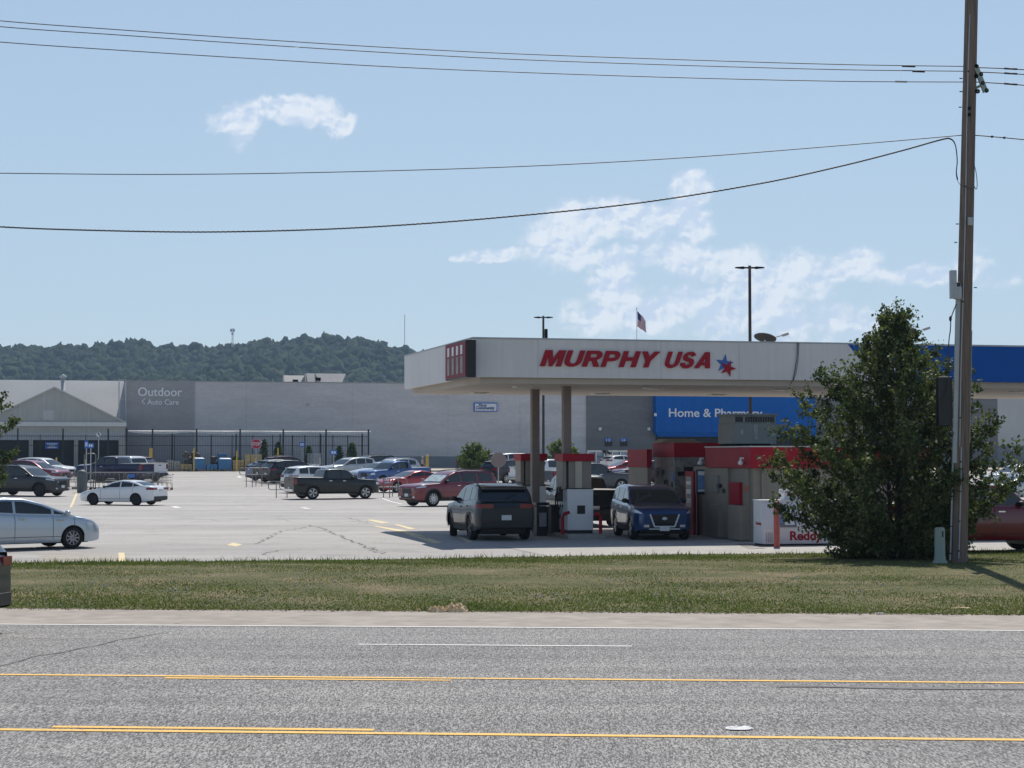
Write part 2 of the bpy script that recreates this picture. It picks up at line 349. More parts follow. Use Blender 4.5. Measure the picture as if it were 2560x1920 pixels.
def worn_paint(name, col, thr):
    m = mat(name, col, .75); N, L, B = nodes_of(m); tc = N.new('ShaderNodeTexCoord'); mp = N.new('ShaderNodeMapping'); mp.inputs['Scale'].default_value = (1, .3, 1); L.new(tc.outputs['Object'], mp.inputs['Vector'])
    n = tex(N, L, 'Noise', mp.outputs[0], Scale=38.0, Detail=4.0, Roughness=.8); b = tex(N, L, 'Noise', tc.outputs['Object'], Scale=.9, Detail=2.0)
    s = N.new('ShaderNodeMath'); s.operation = 'MULTIPLY_ADD'; L.new(b.outputs['Fac'], s.inputs[0]); s.inputs[1].default_value = .35; L.new(n.outputs['Fac'], s.inputs[2])
    r = ramp(N, [(thr, (.20, .19, .18)), (thr + .10, col)]); L.new(s.outputs[0], r.inputs[0]); L.new(r.outputs[0], B.inputs['Base Color']); return m
M['white_paint'] = worn_paint('white_road_paint', (.78, .78, .76), .50)
M['yellow_paint'] = worn_paint('yellow_road_paint', (.84, .50, .11), .50)
M['faded_yellow'] = mat('faded_yellow_paint', (.68, .57, .34), .8, var=.15, vscale=6)
M['crack'] = mat('dark_crack', (.17, .165, .16), .95, var=.3, vscale=8)
M['wood'] = mat('pole_wood', (.27, .19, .14), .9, vscale=2.6, bump=.5, bscale=30, stretch=(9, 9, .35), col2=(.10, .085, .078))
M['conduit'] = mat('grey_conduit', (.42, .44, .46), .5, var=.1, vscale=4)
M['dark_steel'] = mat('dark_painted_steel', (.012, .013, .015), .7, var=.2, spec=.12)
M['wire'] = mat('black_cable', (.03, .033, .04), .55, var=.2)
M['alum'] = mat('aluminium', (.45, .46, .47), .35, .8, var=.1)
M['bark'] = mat('bark', (.07, .055, .045), .9, var=.3, vscale=8, bump=.4)
M['leaf'] = leaf_material('pear_leaves', (.030, .050, .022), (.075, .104, .042), (.22, .23, .12), rough=.6, tr=.25)
M['leaf_far'] = leaf_material('small_tree_leaves', (.07, .10, .03), (.12, .155, .05), (.19, .22, .08), tr=.3)
M['grass'] = leaf_material('grass_blades', (.085, .105, .042), (.115, .15, .056), (.21, .205, .105), rough=.8, tr=.3, vscale=.55)
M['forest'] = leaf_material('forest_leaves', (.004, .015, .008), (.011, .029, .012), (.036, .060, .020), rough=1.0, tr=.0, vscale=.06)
M['fascia'] = streak_material('canopy_fascia', (.70, .67, .655), .06); M['soffit'] = mat('canopy_soffit', (.45, .40, .345), .7, var=.07, vscale=.6)
M['column'] = mat('column_paint', (.22, .175, .15), .6, var=.08); M['red'] = mat('station_red', (.36, .018, .035), .5, var=.07, vscale=2, spec=.15)
M['logo_red'] = mat('logo_red', (.36, .02, .035), .5, var=.04, spec=.15); M['logo_blue'] = mat('logo_blue', (.03, .12, .42), .4, var=.04)
M['blue_fascia'] = mat('blue_fascia', (.010, .09, .37), .5, var=.04, spec=.12); M['beige'] = mat('beige_panel', (.28, .245, .205), .65, var=.07, vscale=2)
M['concrete'] = mat('concrete', (.33, .32, .30), .9, var=.12, vscale=5); M['white_metal'] = mat('white_enamel', (.72, .73, .74), .4, var=.03)
M['bin'] = mat('bin_plastic', (.035, .04, .045), .5, var=.1); M['black'] = mat('black_plastic', (.012, .013, .015), .45, var=.2)
M['poster_blue'] = mat('blue_poster', (.16, .28, .52), .5, var=.25, vscale=9); M['hvac'] = mat('hvac_paint', (.20, .215, .20), .6, var=.1)
M['posters'] = mat('window_posters', (.10, .115, .13), .35, vscale=9, col2=(.36, .35, .33)); M['sign_blue'] = mat('sign_blue', (.03, .15, .52), .4, var=.06)
M['wall_mid'] = block_wall_material('store_wall_mid_grey', (.56, .54, .54)); M['wall_dark'] = block_wall_material('store_wall_dark_grey', (.35, .345, .35))
M['wall_deep'] = block_wall_material('store_wall_charcoal', (.19, .19, .195)); M['wall_base'] = block_wall_material('store_wall_base', (.23, .245, .265))
M['wall_light'] = streak_material('store_wall_light', (.50, .50, .49), .06); M['gable'] = streak_material('garden_gable', (.42, .42, .39), .14)
M['store_blue'] = mat('store_blue', (.008, .125, .45), .6, var=.05, vscale=1, spec=.08); M['letter'] = mat('letter_white', (.78, .79, .80), .5, var=.02)
M['trim_white'] = mat('white_trim', (.66, .66, .64), .5, var=.05); M['fence'] = mat('black_fence', (.012, .015, .022), .5, var=.1)
M['shade_cloth'] = mat('shade_cloth', (.62, .60, .55), .9, var=.15, vscale=3); M['inner_shade'] = mat('opening_shade', (.008, .01, .014), .6, var=.1)  # last one: near-black colour stands in for shade inside openings
M['glass'] = mat('tinted_glass', (.010, .013, .015), .04, spec=.9); M['glass_clear'] = mat('windscreen_glass', (.035, .045, .045), .03, spec=1.0)
M['screen'] = mat('sun_shade_foil', (.55, .62, .60), .35, metal=.4, var=.45, vscale=6, bump=.5, bscale=5)
M['tyre'] = mat('tyre_rubber', (.014, .014, .015), .85, var=.2); M['rim_silver'] = mat('rim_alloy', (.55, .56, .58), .3, .85, var=.04)
M['rim_dark'] = mat('rim_black', (.025, .026, .03), .35, .3, var=.1); M['rim_grey'] = mat('rim_grey', (.32, .32, .34), .35, .5, var=.04); M['trim'] = mat('black_trim', (.018, .019, .021), .55, var=.1)
M['chrome'] = mat('chrome', (.75, .76, .78), .12, 1.0, var=.02); M['lamp'] = mat('headlamp', (.62, .66, .70), .08, .3, spec=.9, var=.05)
M['tail'] = mat('tail_lamp', (.20, .006, .010), .15, spec=.8, var=.05); M['plate'] = mat('license_plate', (.55, .60, .64), .5, vscale=14, col2=(.72, .72, .70))
M['skin'] = mat('skin', (.42, .26, .19), .6, var=.04); M['paper'] = mat('paper_litter', (.80, .80, .79), .8, var=.05)
M['wood_crate'] = mat('pallet_goods', (.36, .28, .15), .85, var=.25, vscale=3); M['blue_wrap'] = mat('blue_wrap', (.04, .16, .34), .4, var=.3, vscale=3)
M['bag_grey'] = mat('grey_bags', (.30, .30, .28), .7, var=.25, vscale=3); M['bag_dark'] = mat('dark_bags', (.13, .11, .09), .6, var=.4, vscale=3)
M['bollard_yellow'] = mat('bollard_yellow', (.62, .40, .06), .5, var=.06); M['faded_red'] = mat('faded_red_bollard', (.46, .11, .09), .55, var=.08)
M['ped_green'] = mat('pedestal_green', (.27, .33, .28), .55, var=.05)
def text_mb(txt, w=None, h=None, shear=0.0, fat=0.0, depth=.01):
    """text -> (verts xy + depth, faces), fitted to width w and height h"""
    cu = bpy.data.curves.new('t', 'FONT'); cu.body = txt; cu.size = 1; cu.shear = shear; cu.offset = fat; cu.extrude = depth; cu.resolution_u = 4
    o = bpy.data.objects.new('t', cu); COL.objects.link(o); dg = bpy.context.evaluated_depsgraph_get(); dg.update()
    me = o.evaluated_get(dg).to_mesh(); v = np.array([tuple(p.co) for p in me.vertices]); f = [tuple(p.vertices) for p in me.polygons]
    o.evaluated_get(dg).to_mesh_clear(); bpy.data.objects.remove(o); bpy.data.curves.remove(cu)
    x0, x1, y0, y1 = v[:, 0].min(), v[:, 0].max(), v[:, 1].min(), v[:, 1].max()
    if w: v[:, 0] = (v[:, 0] - x0) / (x1 - x0) * w
    if h: v[:, 1] = (v[:, 1] - y0) / (y1 - y0) * h
    return v, f
def text_on_q(mb, txt, px0, px1, ytop, ybot, q, m=0, shear=0, fat=0, depth=.02, dip=0):
    """lettering on a wall that faces the road (plane q)"""
    a0, zt = pq(px0, ytop, q); a1, zb = pq(px1, ybot, q)
    v, f = text_mb(txt, a1 - a0, zt - zb, shear, fat, depth); b = len(mb.v)
    mb.v += [S(a0 + p[0], q - p[2] - depth, zb + p[1]) for p in v]
    for t in f: mb.f.append(tuple(b + i for i in t)); mb.m.append(m); mb.sm.append(False)
def text_flat(mb, txt, org, ux, w, h, m=0, fat=0, shear=0, depth=.004, out=None):
    v, f = text_mb(txt, w, h, shear, fat, depth); b = len(mb.v); org = Vector(org); ux = Vector(ux).normalized(); n = Vector(out).normalized()
    mb.v += [tuple(org + ux * p[0] + Vector((0, 0, 1)) * p[1] + n * (p[2] + depth)) for p in v]
    for t in f: mb.f.append(tuple(b + i for i in t)); mb.m.append(m); mb.sm.append(False)
# ---------------------------------------------------------------- ground, road, lot, verge
def sheet(name, xs, ys, zfun, m, kind='structure'):
    mb = MB(); mb.grid([[(x, y, zfun(x, y)) for x in xs] for y in ys], 0, True); o = obj(name, mb, m, local=True); o['kind'] = kind; return o
ys = list(np.arange(-40, 0, 8)) + list(np.arange(0, 60, 1.5)) + list(np.arange(60, 260, 6)) + [300, 500, 1000, 2000, 4000, 8000]
xs = [-6000, -2000, -600, -200, -100] + list(np.arange(-60, 61, 4)) + [100, 200, 600, 2000, 6000]
sheet('ground', xs, ys, lambda x, y: gz(x, y) - .03 if abs(x) < 200 and y < 300 else 1.17 - .03, M['ground'])
def rp(c, r, dz=0.0):
    X, Y = c * RC - r * RS, c * RS + r * RC
    # c along the road, r across it
    X, Y = c * math.cos(math.radians(-4)) - r * math.sin(math.radians(-4)), c * math.sin(math.radians(-4)) + r * math.cos(math.radians(-4))
    return (X, Y, gz(X, Y) + dz)
def road_strip(name, c0, c1, r0, r1, dz, m, nc=40, wob=0.0, kind='structure'):
    mb = MB(); rr = [r0] + [r for r in (12, 19, 25.5, 29.2) if r0 < r < r1] + [r1]; rows = []
    for i, r in enumerate(rr):
        rows.append([rp(c, r + (wob * (math.sin(c * .7) + math.sin(c * 1.9 + 1) * .6 + random.uniform(-.5, .5)) if r == r1 else 0), dz) for c in np.linspace(c0, c1, nc)])
    mb.grid(rows, 0, False); o = obj(name, mb, m, local=True); o['kind'] = kind; return o
def r_of(px, py): X, Y, Z = gnd(px, py); return road_r(X, Y)
R_EDGE = (r_of(300, 1563.5) + r_of(2300, 1575)) / 2; R_DASH = r_of(1250, 1614)
R_Y1 = (r_of(200, 1690.5) + r_of(2300, 1708)) / 2; R_Y2 = (r_of(200, 1822) + r_of(2300, 1847)) / 2
R_GRASS = r_of(1000, 1531)
print('road r', R_EDGE, R_DASH, R_Y1, R_Y2, R_GRASS)
road_strip('road', -90, 90, -10, R_EDGE + .14, 0, M['road'])
road_strip('road_shoulder', -90, 90, R_EDGE + .14, R_GRASS + .6, 0, M['shoulder'])
def c_of(px, py): X, Y, Z = gnd(px, py); return X * math.cos(math.radians(4)) - Y * math.sin(math.radians(4))
def mark_strip(nm, px0, px1, r, w, m, label):
    c0 = -80 if px0 is None else px0; c1 = 80 if px1 is None else px1
    return road_strip(nm, c0, c1, r - w / 2, r + w / 2, .006, m, 30)
def cof(px, r):
    lo, hi = -60, 60
    for _ in range(40):
        mid = (lo + hi) / 2
        if proj(rp(mid, r))[0] < px: lo = mid
        else: hi = mid
    return lo
mark_strip('edge_line_marking', None, None, R_EDGE, .13, M['white_paint'], '')
mark_strip('lane_line_marking', cof(895, R_DASH), cof(1580, R_DASH), R_DASH, .12, M['white_paint'], '')
mark_strip('lane_line_marking', cof(895, R_DASH) - 16, cof(895, R_DASH) - 12.2, R_DASH, .12, M['white_paint'], '')
mark_strip('turn_lane_marking', None, None, R_Y1 + .08, .13, M['yellow_paint'], '')
mark_strip('turn_lane_marking', cof(420, R_Y1), cof(1130, R_Y1), R_Y1 - .14, .12, M['yellow_paint'], '')
mark_strip('turn_lane_marking', None, None, R_Y2 - .07, .12, M['yellow_paint'], '')
mark_strip('turn_lane_marking', cof(120, R_Y2), cof(930, R_Y2), R_Y2 + .13, .12, M['yellow_paint'], '')
# parking lot and forecourt sheet
qs = [QL, 52, 56, 60, 66, 75, 85, 95, 104, 112, 120, 128, 137, 150, 170, 190]
mb = MB(); al = np.linspace(-70, 130, 110)
mb.grid([[(*S(a, q + (0.0 if i else .35 * math.sin(a * .22)))[:2], gz(*S(a, q)[:2]) + .0) for a in al] for i, q in enumerate(qs)], 0, True)
tag(obj('parking_lot', mb, M['lot'], local=True), kind='structure')
def ground_poly(name, pix, m, dz=.006, kind='structure'):
    mb = MB(); mb.poly([(*gnd(*p)[:2], gnd(*p)[2] + dz) for p in pix]); return tag(obj(name, mb, m, local=True), kind=kind)
def ground_strip(name, line, w, m, dz=.007, kind='structure', jitter=0):
    mb = MB(); pts = [Vector(gnd(*p)) for p in line]; dense = []
    for i in range(len(pts) - 1):
        n = max(2, int((pts[i + 1] - pts[i]).length / (.35 if jitter else 1.2)))
        dense += [pts[i].lerp(pts[i + 1], k / n) for k in range(n)]
    dense.append(pts[-1]); rows = [[], []]
    for i, p in enumerate(dense):
        d = (dense[min(i + 1, len(dense) - 1)] - dense[max(i - 1, 0)]); d.z = 0; d.normalize(); n = Vector((-d.y, d.x, 0))
        j = n * random.uniform(-jitter, jitter); ww = w * (random.uniform(.5, 1.3) if jitter else 1)
        for k, sgn in enumerate((-1, 1)):
            e = p + j + n * sgn * ww / 2; rows[k].append((e.x, e.y, gz(e.x, e.y) + dz))
    mb.grid(rows, 0, False); return tag(obj(name, mb, m, local=True), kind=kind)
FY = M['faded_yellow']
ground_strip('parking_stall_marking', [(197, 1216), (176, 1269)], .13, FY)
ground_strip('parking_stall_marking', [(955, 1246), (1005, 1261)], .12, M['white_paint'])
ground_poly('pavement_marking', [(566, 1363), (583, 1357), (606, 1362), (590, 1367)], FY)
ground_poly('pavement_marking', [(296, 1382), (311, 1382), (314, 1403), (297, 1403)], FY)
ground_poly('pavement_marking', [(916, 1300), (930, 1299), (975, 1307), (955, 1309)], FY)
ground_poly('pavement_marking', [(930, 1315), (942, 1315), (1017, 1327), (1107, 1357), (1085, 1359), (1003, 1331)], FY)
ground_poly('pavement_marking', [(984, 1311), (994, 1311), (1040, 1322), (1024, 1324)], FY)
ground_poly('pavement_marking', [(1138, 1341), (1150, 1341), (1182, 1355), (1172, 1357)], FY)
for i in range(5): ground_strip('stop_bar_marking', [(90 + i * 6, 1386 + i * 4.2), (296, 1386.5 + i * 4.2)], .10, FY)
for i in range(4): ground_strip('hatched_marking', [(1200 + i * 16, 1200 + i * 7), (1290 + i * 16, 1204 + i * 7)], .25, M['white_paint'])
for L_ in ([(755, 1188), (790, 1189)], [(458, 1191), (536, 1191)], [(595, 1191), (602, 1194)], [(755, 1269), (772, 1272)], [(590, 1268), (612, 1268)], [(434, 1266), (446, 1270)]):
    ground_strip('pavement_marking', L_, .3, M['white_paint'])
for L_, w in (([(700, 1296), (728, 1305), (870, 1302), (925, 1310)], .03), ([(768, 1313), (800, 1320), (880, 1352), (950, 1385)], .05), ([(930, 1368), (958, 1384)], .04),
           ([(660, 1388), (690, 1376), (750, 1374)], .04), ([(868, 1294), (925, 1308)], .035), ([(300, 1277), (520, 1279)], .05), ([(455, 1296), (560, 1302), (620, 1298)], .05), ([(640, 1360), (700, 1330), (760, 1318)], .04)):
    ground_strip('pavement_crack', L_, w, M['crack'], jitter=.12)
ground_strip('road_crack', [(0, 1667), (90, 1642), (200, 1622), (300, 1600), (420, 1582)], .035, M['crack'], jitter=.05)
ground_strip('road_crack', [(440, 1560), (520, 1552)], .03, M['crack'], jitter=.05)
ground_strip('road_patch', [(1950, 1716), (2250, 1721), (2560, 1724)], .16, mat('tar_patch', (.17, .168, .17), .9, var=.2, vscale=9), jitter=.03)
# concrete apron strip along the lot edge on the station side, expansion joints
ap = MB(); ap.grid([[(*S(a, q)[:2], gz(*S(a, q)[:2]) + .008) for a in np.linspace(13.2, 60, 30)] for q in (QL + .3, 51.2, 54.6)], 0, False)
M['apron'] = mat('apron_concrete', (.40, .385, .355), .9, var=.10, vscale=1.2, bump=.1)
tag(obj('concrete_apron', ap, M['apron'], local=True), kind='structure')
# verge soil
def verge_zone(X, Y):
    return road_r(X, Y) > R_GRASS and to_site(X, Y)[1] < QL + .25
mb = MB(); cs = np.linspace(-45, 45, 90)
mbrows = []
for t in np.linspace(0, 1, 22):
    row = []
    for c in cs:
        p0 = Vector(rp(c, R_GRASS + .10 * math.sin(c * 1.3) + .06 * math.sin(c * 4.1)))
        k = (QL + .3 + S14 * p0.x) / C14; p1 = Vector((p0.x, k, gz(p0.x, k)))
        p1.y += .3 * math.sin(p1.x * .4) + random.uniform(-.08, .08)
        X = p0.x; Y = p0.y + (p1.y - p0.y) * t; row.append((X, Y, gz(X, Y) + .012 + .02 * math.sin(PI * t)))
    mbrows.append(row)
mb.grid(mbrows, 0, True); tag(obj('grass_verge', mb, M['turf'], local=True), kind='structure')
def blades(n, zone, hmin, hmax, seed, wid=.012):
    rg = np.random.default_rng(seed); V = []; Fc = []
    X, Y = zone(rg, n); n = len(X)
    Z = np.array([gz(x, y) for x, y in zip(X, Y)]) + .008
    patch = .5 + .5 * np.sin(X * .9 + 1.3 * np.sin(Y * .7)) * np.sin(Y * 1.1 + X * .3)
    h = (hmin + (hmax - hmin) * rg.random(n) ** 2) * (.7 + .6 * patch); an = rg.random(n) * 2 * PI; ln = rg.random(n) * .8 * h; aw = rg.random(n) * PI
    w = wid * (.7 + .8 * rg.random(n))
    a = np.stack([X - w * np.cos(aw), Y - w * np.sin(aw), Z], 1); b = np.stack([X + w * np.cos(aw), Y + w * np.sin(aw), Z], 1)
    c = np.stack([X + ln * np.cos(an), Y + ln * np.sin(an), Z + h], 1)
    return np.stack([a, b, c], 1).reshape(-1, 3)
def tri_mesh(name, V, m, k=3):
    n = len(V) // k; me = bpy.data.meshes.new(name); me.vertices.add(len(V)); me.vertices.foreach_set('co', V.astype(np.float32).ravel())
    me.loops.add(n * k); me.loops.foreach_set('vertex_index', np.arange(n * k, dtype=np.int32)); me.polygons.add(n)
    me.polygons.foreach_set('loop_start', np.arange(0, n * k, k, dtype=np.int32)); me.materials.append(m); me.update(calc_edges=True); me.validate()
    o = bpy.data.objects.new(name, me); COL.objects.link(o); return o
def zone_verge(rg, n):
    Y = 31 + rg.random(n) * 24; X = (rg.random(n) * 2 - 1) * (Y * .29 + 5); r = X * math.sin(math.radians(4)) + Y * math.cos(math.radians(4)); q = -X * S14 + Y * C14
    k = (r > R_GRASS + .10 * np.sin(X * 1.3) + .05) & (q < QL + .28 + .25 * np.sin(X * .4)); return X[k], Y[k]
def zone_edge(rg, n):
    X = (rg.random(n) * 2 - 1) * 15; Y = (QL + .2 + S14 * X) / C14 + rg.normal(0, .22, n) + .2 * np.sin(X * .4); k = (X < -8) | (rg.random(n) < .35); return X[k], Y[k]
G = np.concatenate([blades(640000, zone_verge, .012, .052, 3, .014), blades(5000, zone_edge, .03, .15, 4, .012)])
tag(tri_mesh('verge_grass', G, M['grass']), 'mown green and straw coloured grass blades covering the roadside verge', 'grass', kind='stuff')
# small pale clover flowers scattered in the grass
rg = np.random.default_rng(8); cl = MB()
cen = [(230, 1470), (470, 1447), (440, 1493), (705, 1438), (780, 1465), (640, 1500), (1560, 1460), (1780, 1470), (1700, 1495), (2050, 1455), (2150, 1475), (1350, 1500), (1900, 1440), (60, 1430), (120, 1500)]
for i in range(170):
    c = cen[i % len(cen)]; x, y = c[0] + rg.normal(0, 45), c[1] + rg.normal(0, 9); p = gnd(x, min(1520, max(1412, y)))
    s = .012 + .012 * rg.random(); cl.ball((p[0], p[1], p[2] + .045 + .03 * rg.random()), s, s, s * .8, 3)
tag(obj('clover_flowers', cl, mat('clover_white', (.50, .49, .48), .8, var=.15), local=True), 'tiny pale clover flowers dotted through the verge grass', 'flowers', kind='stuff')
# gritty leaf litter line where grass meets shoulder
lit = MB()
for i in range(1500):
    c = rg.uniform(-11, 11); p = rp(c, R_GRASS + .02 + rg.normal(0, .07)); s = rg.uniform(.01, .035); t = rg.uniform(0, PI)
    lit.poly([(p[0] + s * math.cos(t + k * 1.57), p[1] + s * math.sin(t + k * 1.57), p[2] + .012 + rg.uniform(0, .02)) for k in range(4)], i % 2)
tag(obj('verge_debris', lit, [mat('dry_debris', (.24, .17, .11), .9, var=.3), mat('dark_debris', (.06, .05, .04), .9)], local=True), 'dry leaf and grit debris along the grass edge', 'debris', kind='stuff')

# ---------------------------------------------------------------- trees
def leaf_quads(P, size, rg, up=.3, droop=0.0):
    n = len(P); d = rg.normal(size=(n, 3)); d[:, 2] -= droop; d /= np.linalg.norm(d, axis=1)[:, None]
    e = rg.normal(size=(n, 3)); e -= (e * d).sum(1)[:, None] * d; e /= np.linalg.norm(e, axis=1)[:, None]
    L = size * (.6 + .8 * rg.random(n))[:, None]; W = L * .32
    return np.stack([P, P + d * L * .5 + e * W, P + d * L, P + d * L * .5 - e * W], 1).reshape(-1, 3)
def grow_tree(root, H, env, nl, nleaf, leafsz, seed, lm, rootr=.09, twig=.35, stems=1, zmin=.1, rise=.75):
    """env(z): reach of the limb tips at height z; limbs leave the stems lower down and curve up and out"""
    rg = np.random.default_rng(seed); tr = MB(); pts = []; wts = []; base = Vector(root.location)
    def limb(ps, r, n=5):
        k = len(ps) - 1; tr.tube(ps, [max(.003, r * (1 - .88 * i / k)) for i in range(k + 1)], n, caps=False)
    def bez(a, b, c, n=7): return [a * (1 - t) ** 2 + b * 2 * t * (1 - t) + c * t * t for t in np.linspace(0, 1, n)]
    leaders = []
    for s_ in range(stems):
        an = s_ * 2.4; o0 = Vector((math.cos(an), math.sin(an), 0)) * (.13 if stems > 1 else 0); top = o0 * 3.2 + Vector((rg.normal(0, .06), rg.normal(0, .06), H * (.99 if s_ == 0 else rg.uniform(.72, .96))))
        if s_ == 0: top = Vector((0, 0, H * .99))
        ps = bez(base + o0 * .6, base + o0 * 1.6 + Vector((0, 0, H * .5)), base + top, 14); limb(ps, rootr * (1 if s_ == 0 else .6), 7); leaders.append(ps)
    for i in range(nl):
        zt = zmin + (H - zmin) * ((i + rg.random()) / nl) ** 1.12; w = env(zt) * (rg.uniform(.45, .8) if i % 3 == 0 else rg.uniform(.82, 1.1)); an = i * 2.399 + rg.normal(0, .25)
        ld = leaders[int(rg.integers(len(leaders)))]; z0 = max(.12, min(zt - rise * w * rg.uniform(.7, 1.2) - .1, H * .93)); idx = min(z0 / H * (len(ld) - 1), len(ld) - 1.01); a = int(idx); p0 = ld[a].lerp(ld[a + 1], idx - a)
        tip = base + Vector((w * math.cos(an), w * math.sin(an), zt)); mid = p0.lerp(tip, .55) + Vector((0, 0, -.08 * w + rg.normal(0, .08))); ps = bez(p0, mid, tip, 8); limb(ps, rootr * .34 * (1 - .6 * zt / H))
        n_tw = int(5 + 7 * w)
        for k in range(n_tw):
            t = .25 + .75 * (k + rg.random()) / n_tw; f = t * 7; a = min(int(f), 6); q = ps[a].lerp(ps[a + 1], f - a); dr = (ps[a + 1] - ps[a]).normalized(); dd = (dr * .8 + Vector(rg.normal(0, .75, 3)) + Vector((0, 0, .25))).normalized()
            tl = twig * rg.uniform(.4, 1.3) * (1.15 - .4 * t); e = q + dd * tl + Vector((0, 0, .06 * tl)); limb([q, q.lerp(e, .5) + Vector(rg.normal(0, .02, 3)), e], .008, 4)
            for m_ in range(7): pts.append(tuple(q.lerp(e, rg.uniform(.15, 1.05)))); wts.append(1.0)
        pts += [tuple(ps[7].lerp(ps[6], rg.random())) for _ in range(5)]; wts += [1.0] * 5
    P = np.array(pts); idx = rg.integers(len(P), size=nleaf); Q = P[idx] + rg.normal(0, .035 * twig / .35, (nleaf, 3))
    V = leaf_quads(Q, leafsz, rg, droop=.35); V[:, 2] = np.maximum(V[:, 2], base.z + .03)
    obj('trunk', tr, M['bark'], root); V = V - np.array(base); o = tri_mesh('crown', V, lm, 4); o.parent = root
    return o
p = gnd(2238, 1398)
big = thing('pear_tree', 'dense dark green tree before the station kiosk, left of the wooden pole', 'tree', (p[0], p[1], gz(p[0], p[1])))
def env_big(z): return float(np.interp(z, [0, .3, .9, 1.3, 2.2, 3.0, 3.6, 4.6, 5.1, 5.6, 6.15], [1.7, 1.75, 1.95, 2.8, 3.05, 2.9, 2.45, 2.15, 1.15, .66, .25]))
grow_tree(big, 6.2, env_big, 185, 84000, .092, 5, M['leaf'], stems=6, twig=.46)
p = at(-96, 1400, 49); lt = thing('pear_tree', 'leafy tree cut off by the left edge of the picture', 'tree', (p[0], p[1], gz(p[0], p[1])))
grow_tree(lt, 5.5, lambda z: float(np.interp(z, [1.6, 2.6, 4.3, 5.5], [.7, 1.25, 1.15, .4])), 56, 17000, .088, 9, M['leaf'], stems=3, zmin=1.7)
for i, (px, py, D, H_, sp, lb) in enumerate(((1186, 1150, 150, 2.7, 1.4, 'small round green tree behind the dark green pickup, left of the station columns'), (1405, 1150, 146, 3.0, 1.6, 'small round green tree behind the fuel pumps, partly hidden by station columns'))):
    X = (px - CX) / F * D; tt = thing('small_tree', lb, 'tree', (X, D, gz(X, D)), 'small trees on lot islands')
    grow_tree(tt, H_, lambda z: sp * float(np.interp(z / H_, [.3, .55, .8, 1], [.85, 1, .75, .3])), 50, 12000, .12, 30 + i, M['leaf_far'], twig=.4, zmin=1.1)
# wooded hill
RX = [-2200, -900, 0, 110, 200, 310, 400, 480, 560, 610, 700, 800, 880, 930, 1000, 1050, 1100, 1300, 1700, 2400, 4000]
RY = [900, 872, 866, 869, 862, 857, 864, 867, 866, 854, 849, 845, 846, 856, 869, 884, 900, 960, 1060, 1110, 1125]
DR = 1900.0
def ridge(X): return max(4, 2.45 + (YH - float(np.interp(X / DR * F + CX, RX, RY))) / F * DR - 11.5)
def hillz(X, Y):
    t = min(1, max(0, (Y - 1150) / (DR - 1150))); zr = ridge(X * DR / max(Y, 1150)); und = math.sin(X * .02 + 2 * math.sin(Y * .006)) * 9 * math.sin(PI * t)
    return 1.1 + (zr - 1.1) * t ** 1.15 + und if Y < DR else zr - (Y - DR) * .12
sheet('hill', np.linspace(-2000, 1200, 80), np.linspace(1150, 2300, 30), lambda x, y: hillz(x, y), mat('hill_floor', (.02, .035, .015), .95, var=.3, vscale=.05))
def forest():
    rg = np.random.default_rng(21); mb_v = []; mb_f = []; base = 0; nu, nv = 11, 6; th = np.linspace(0, 2 * PI, nu, endpoint=False); ph = np.linspace(-.25, PI / 2, nv)
    U = np.stack([np.outer(np.cos(ph), np.cos(th)), np.outer(np.cos(ph), np.sin(th)), np.outer(np.sin(ph), np.ones(nu))], -1).reshape(-1, 3)
    fc = np.array([(i * nu + j, i * nu + (j + 1) % nu, (i + 1) * nu + (j + 1) % nu, (i + 1) * nu + j) for i in range(nv - 1) for j in range(nu)])
    for Y in np.arange(1330, 1935, 8.0):
        for X in np.arange(-.30 * Y, -.005 * Y if Y > 1500 else .03 * Y, 8.5):
            x = X + rg.normal(0, 2.6); y = Y + rg.normal(0, 2.6); z = hillz(x, y); r = 3.2 + 6.3 * rg.random() ** 1.7; h = r * rg.uniform(.8, 1.35)
            k = U * np.array([r, r, h]); w = 1 + .20 * np.sin(U[:, 0] * rg.uniform(3, 7) + rg.uniform(0, 6)) * np.cos(U[:, 2] * rg.uniform(3, 7)) + rg.normal(0, .11, len(U))
            mb_v.append(k * w[:, None] + np.array([x, y, z + rg.uniform(2, 6)])); mb_f.append(fc + base); base += len(U)
    V = np.concatenate(mb_v); Fq = np.concatenate(mb_f); n = len(Fq); me = bpy.data.meshes.new('forest'); me.vertices.add(len(V)); me.vertices.foreach_set('co', V.astype(np.float32).ravel())
    me.loops.add(n * 4); me.loops.foreach_set('vertex_index', Fq.astype(np.int32).ravel()); me.polygons.add(n); me.polygons.foreach_set('loop_start', np.arange(0, n * 4, 4, dtype=np.int32))
    me.materials.append(M['forest']); me.update(calc_edges=True); me.polygons.foreach_set('use_smooth', [True] * n); o = bpy.data.objects.new('forest', me); COL.objects.link(o); return o
tag(forest(), 'dense dark green woodland covering the distant hill', 'forest', kind='stuff')
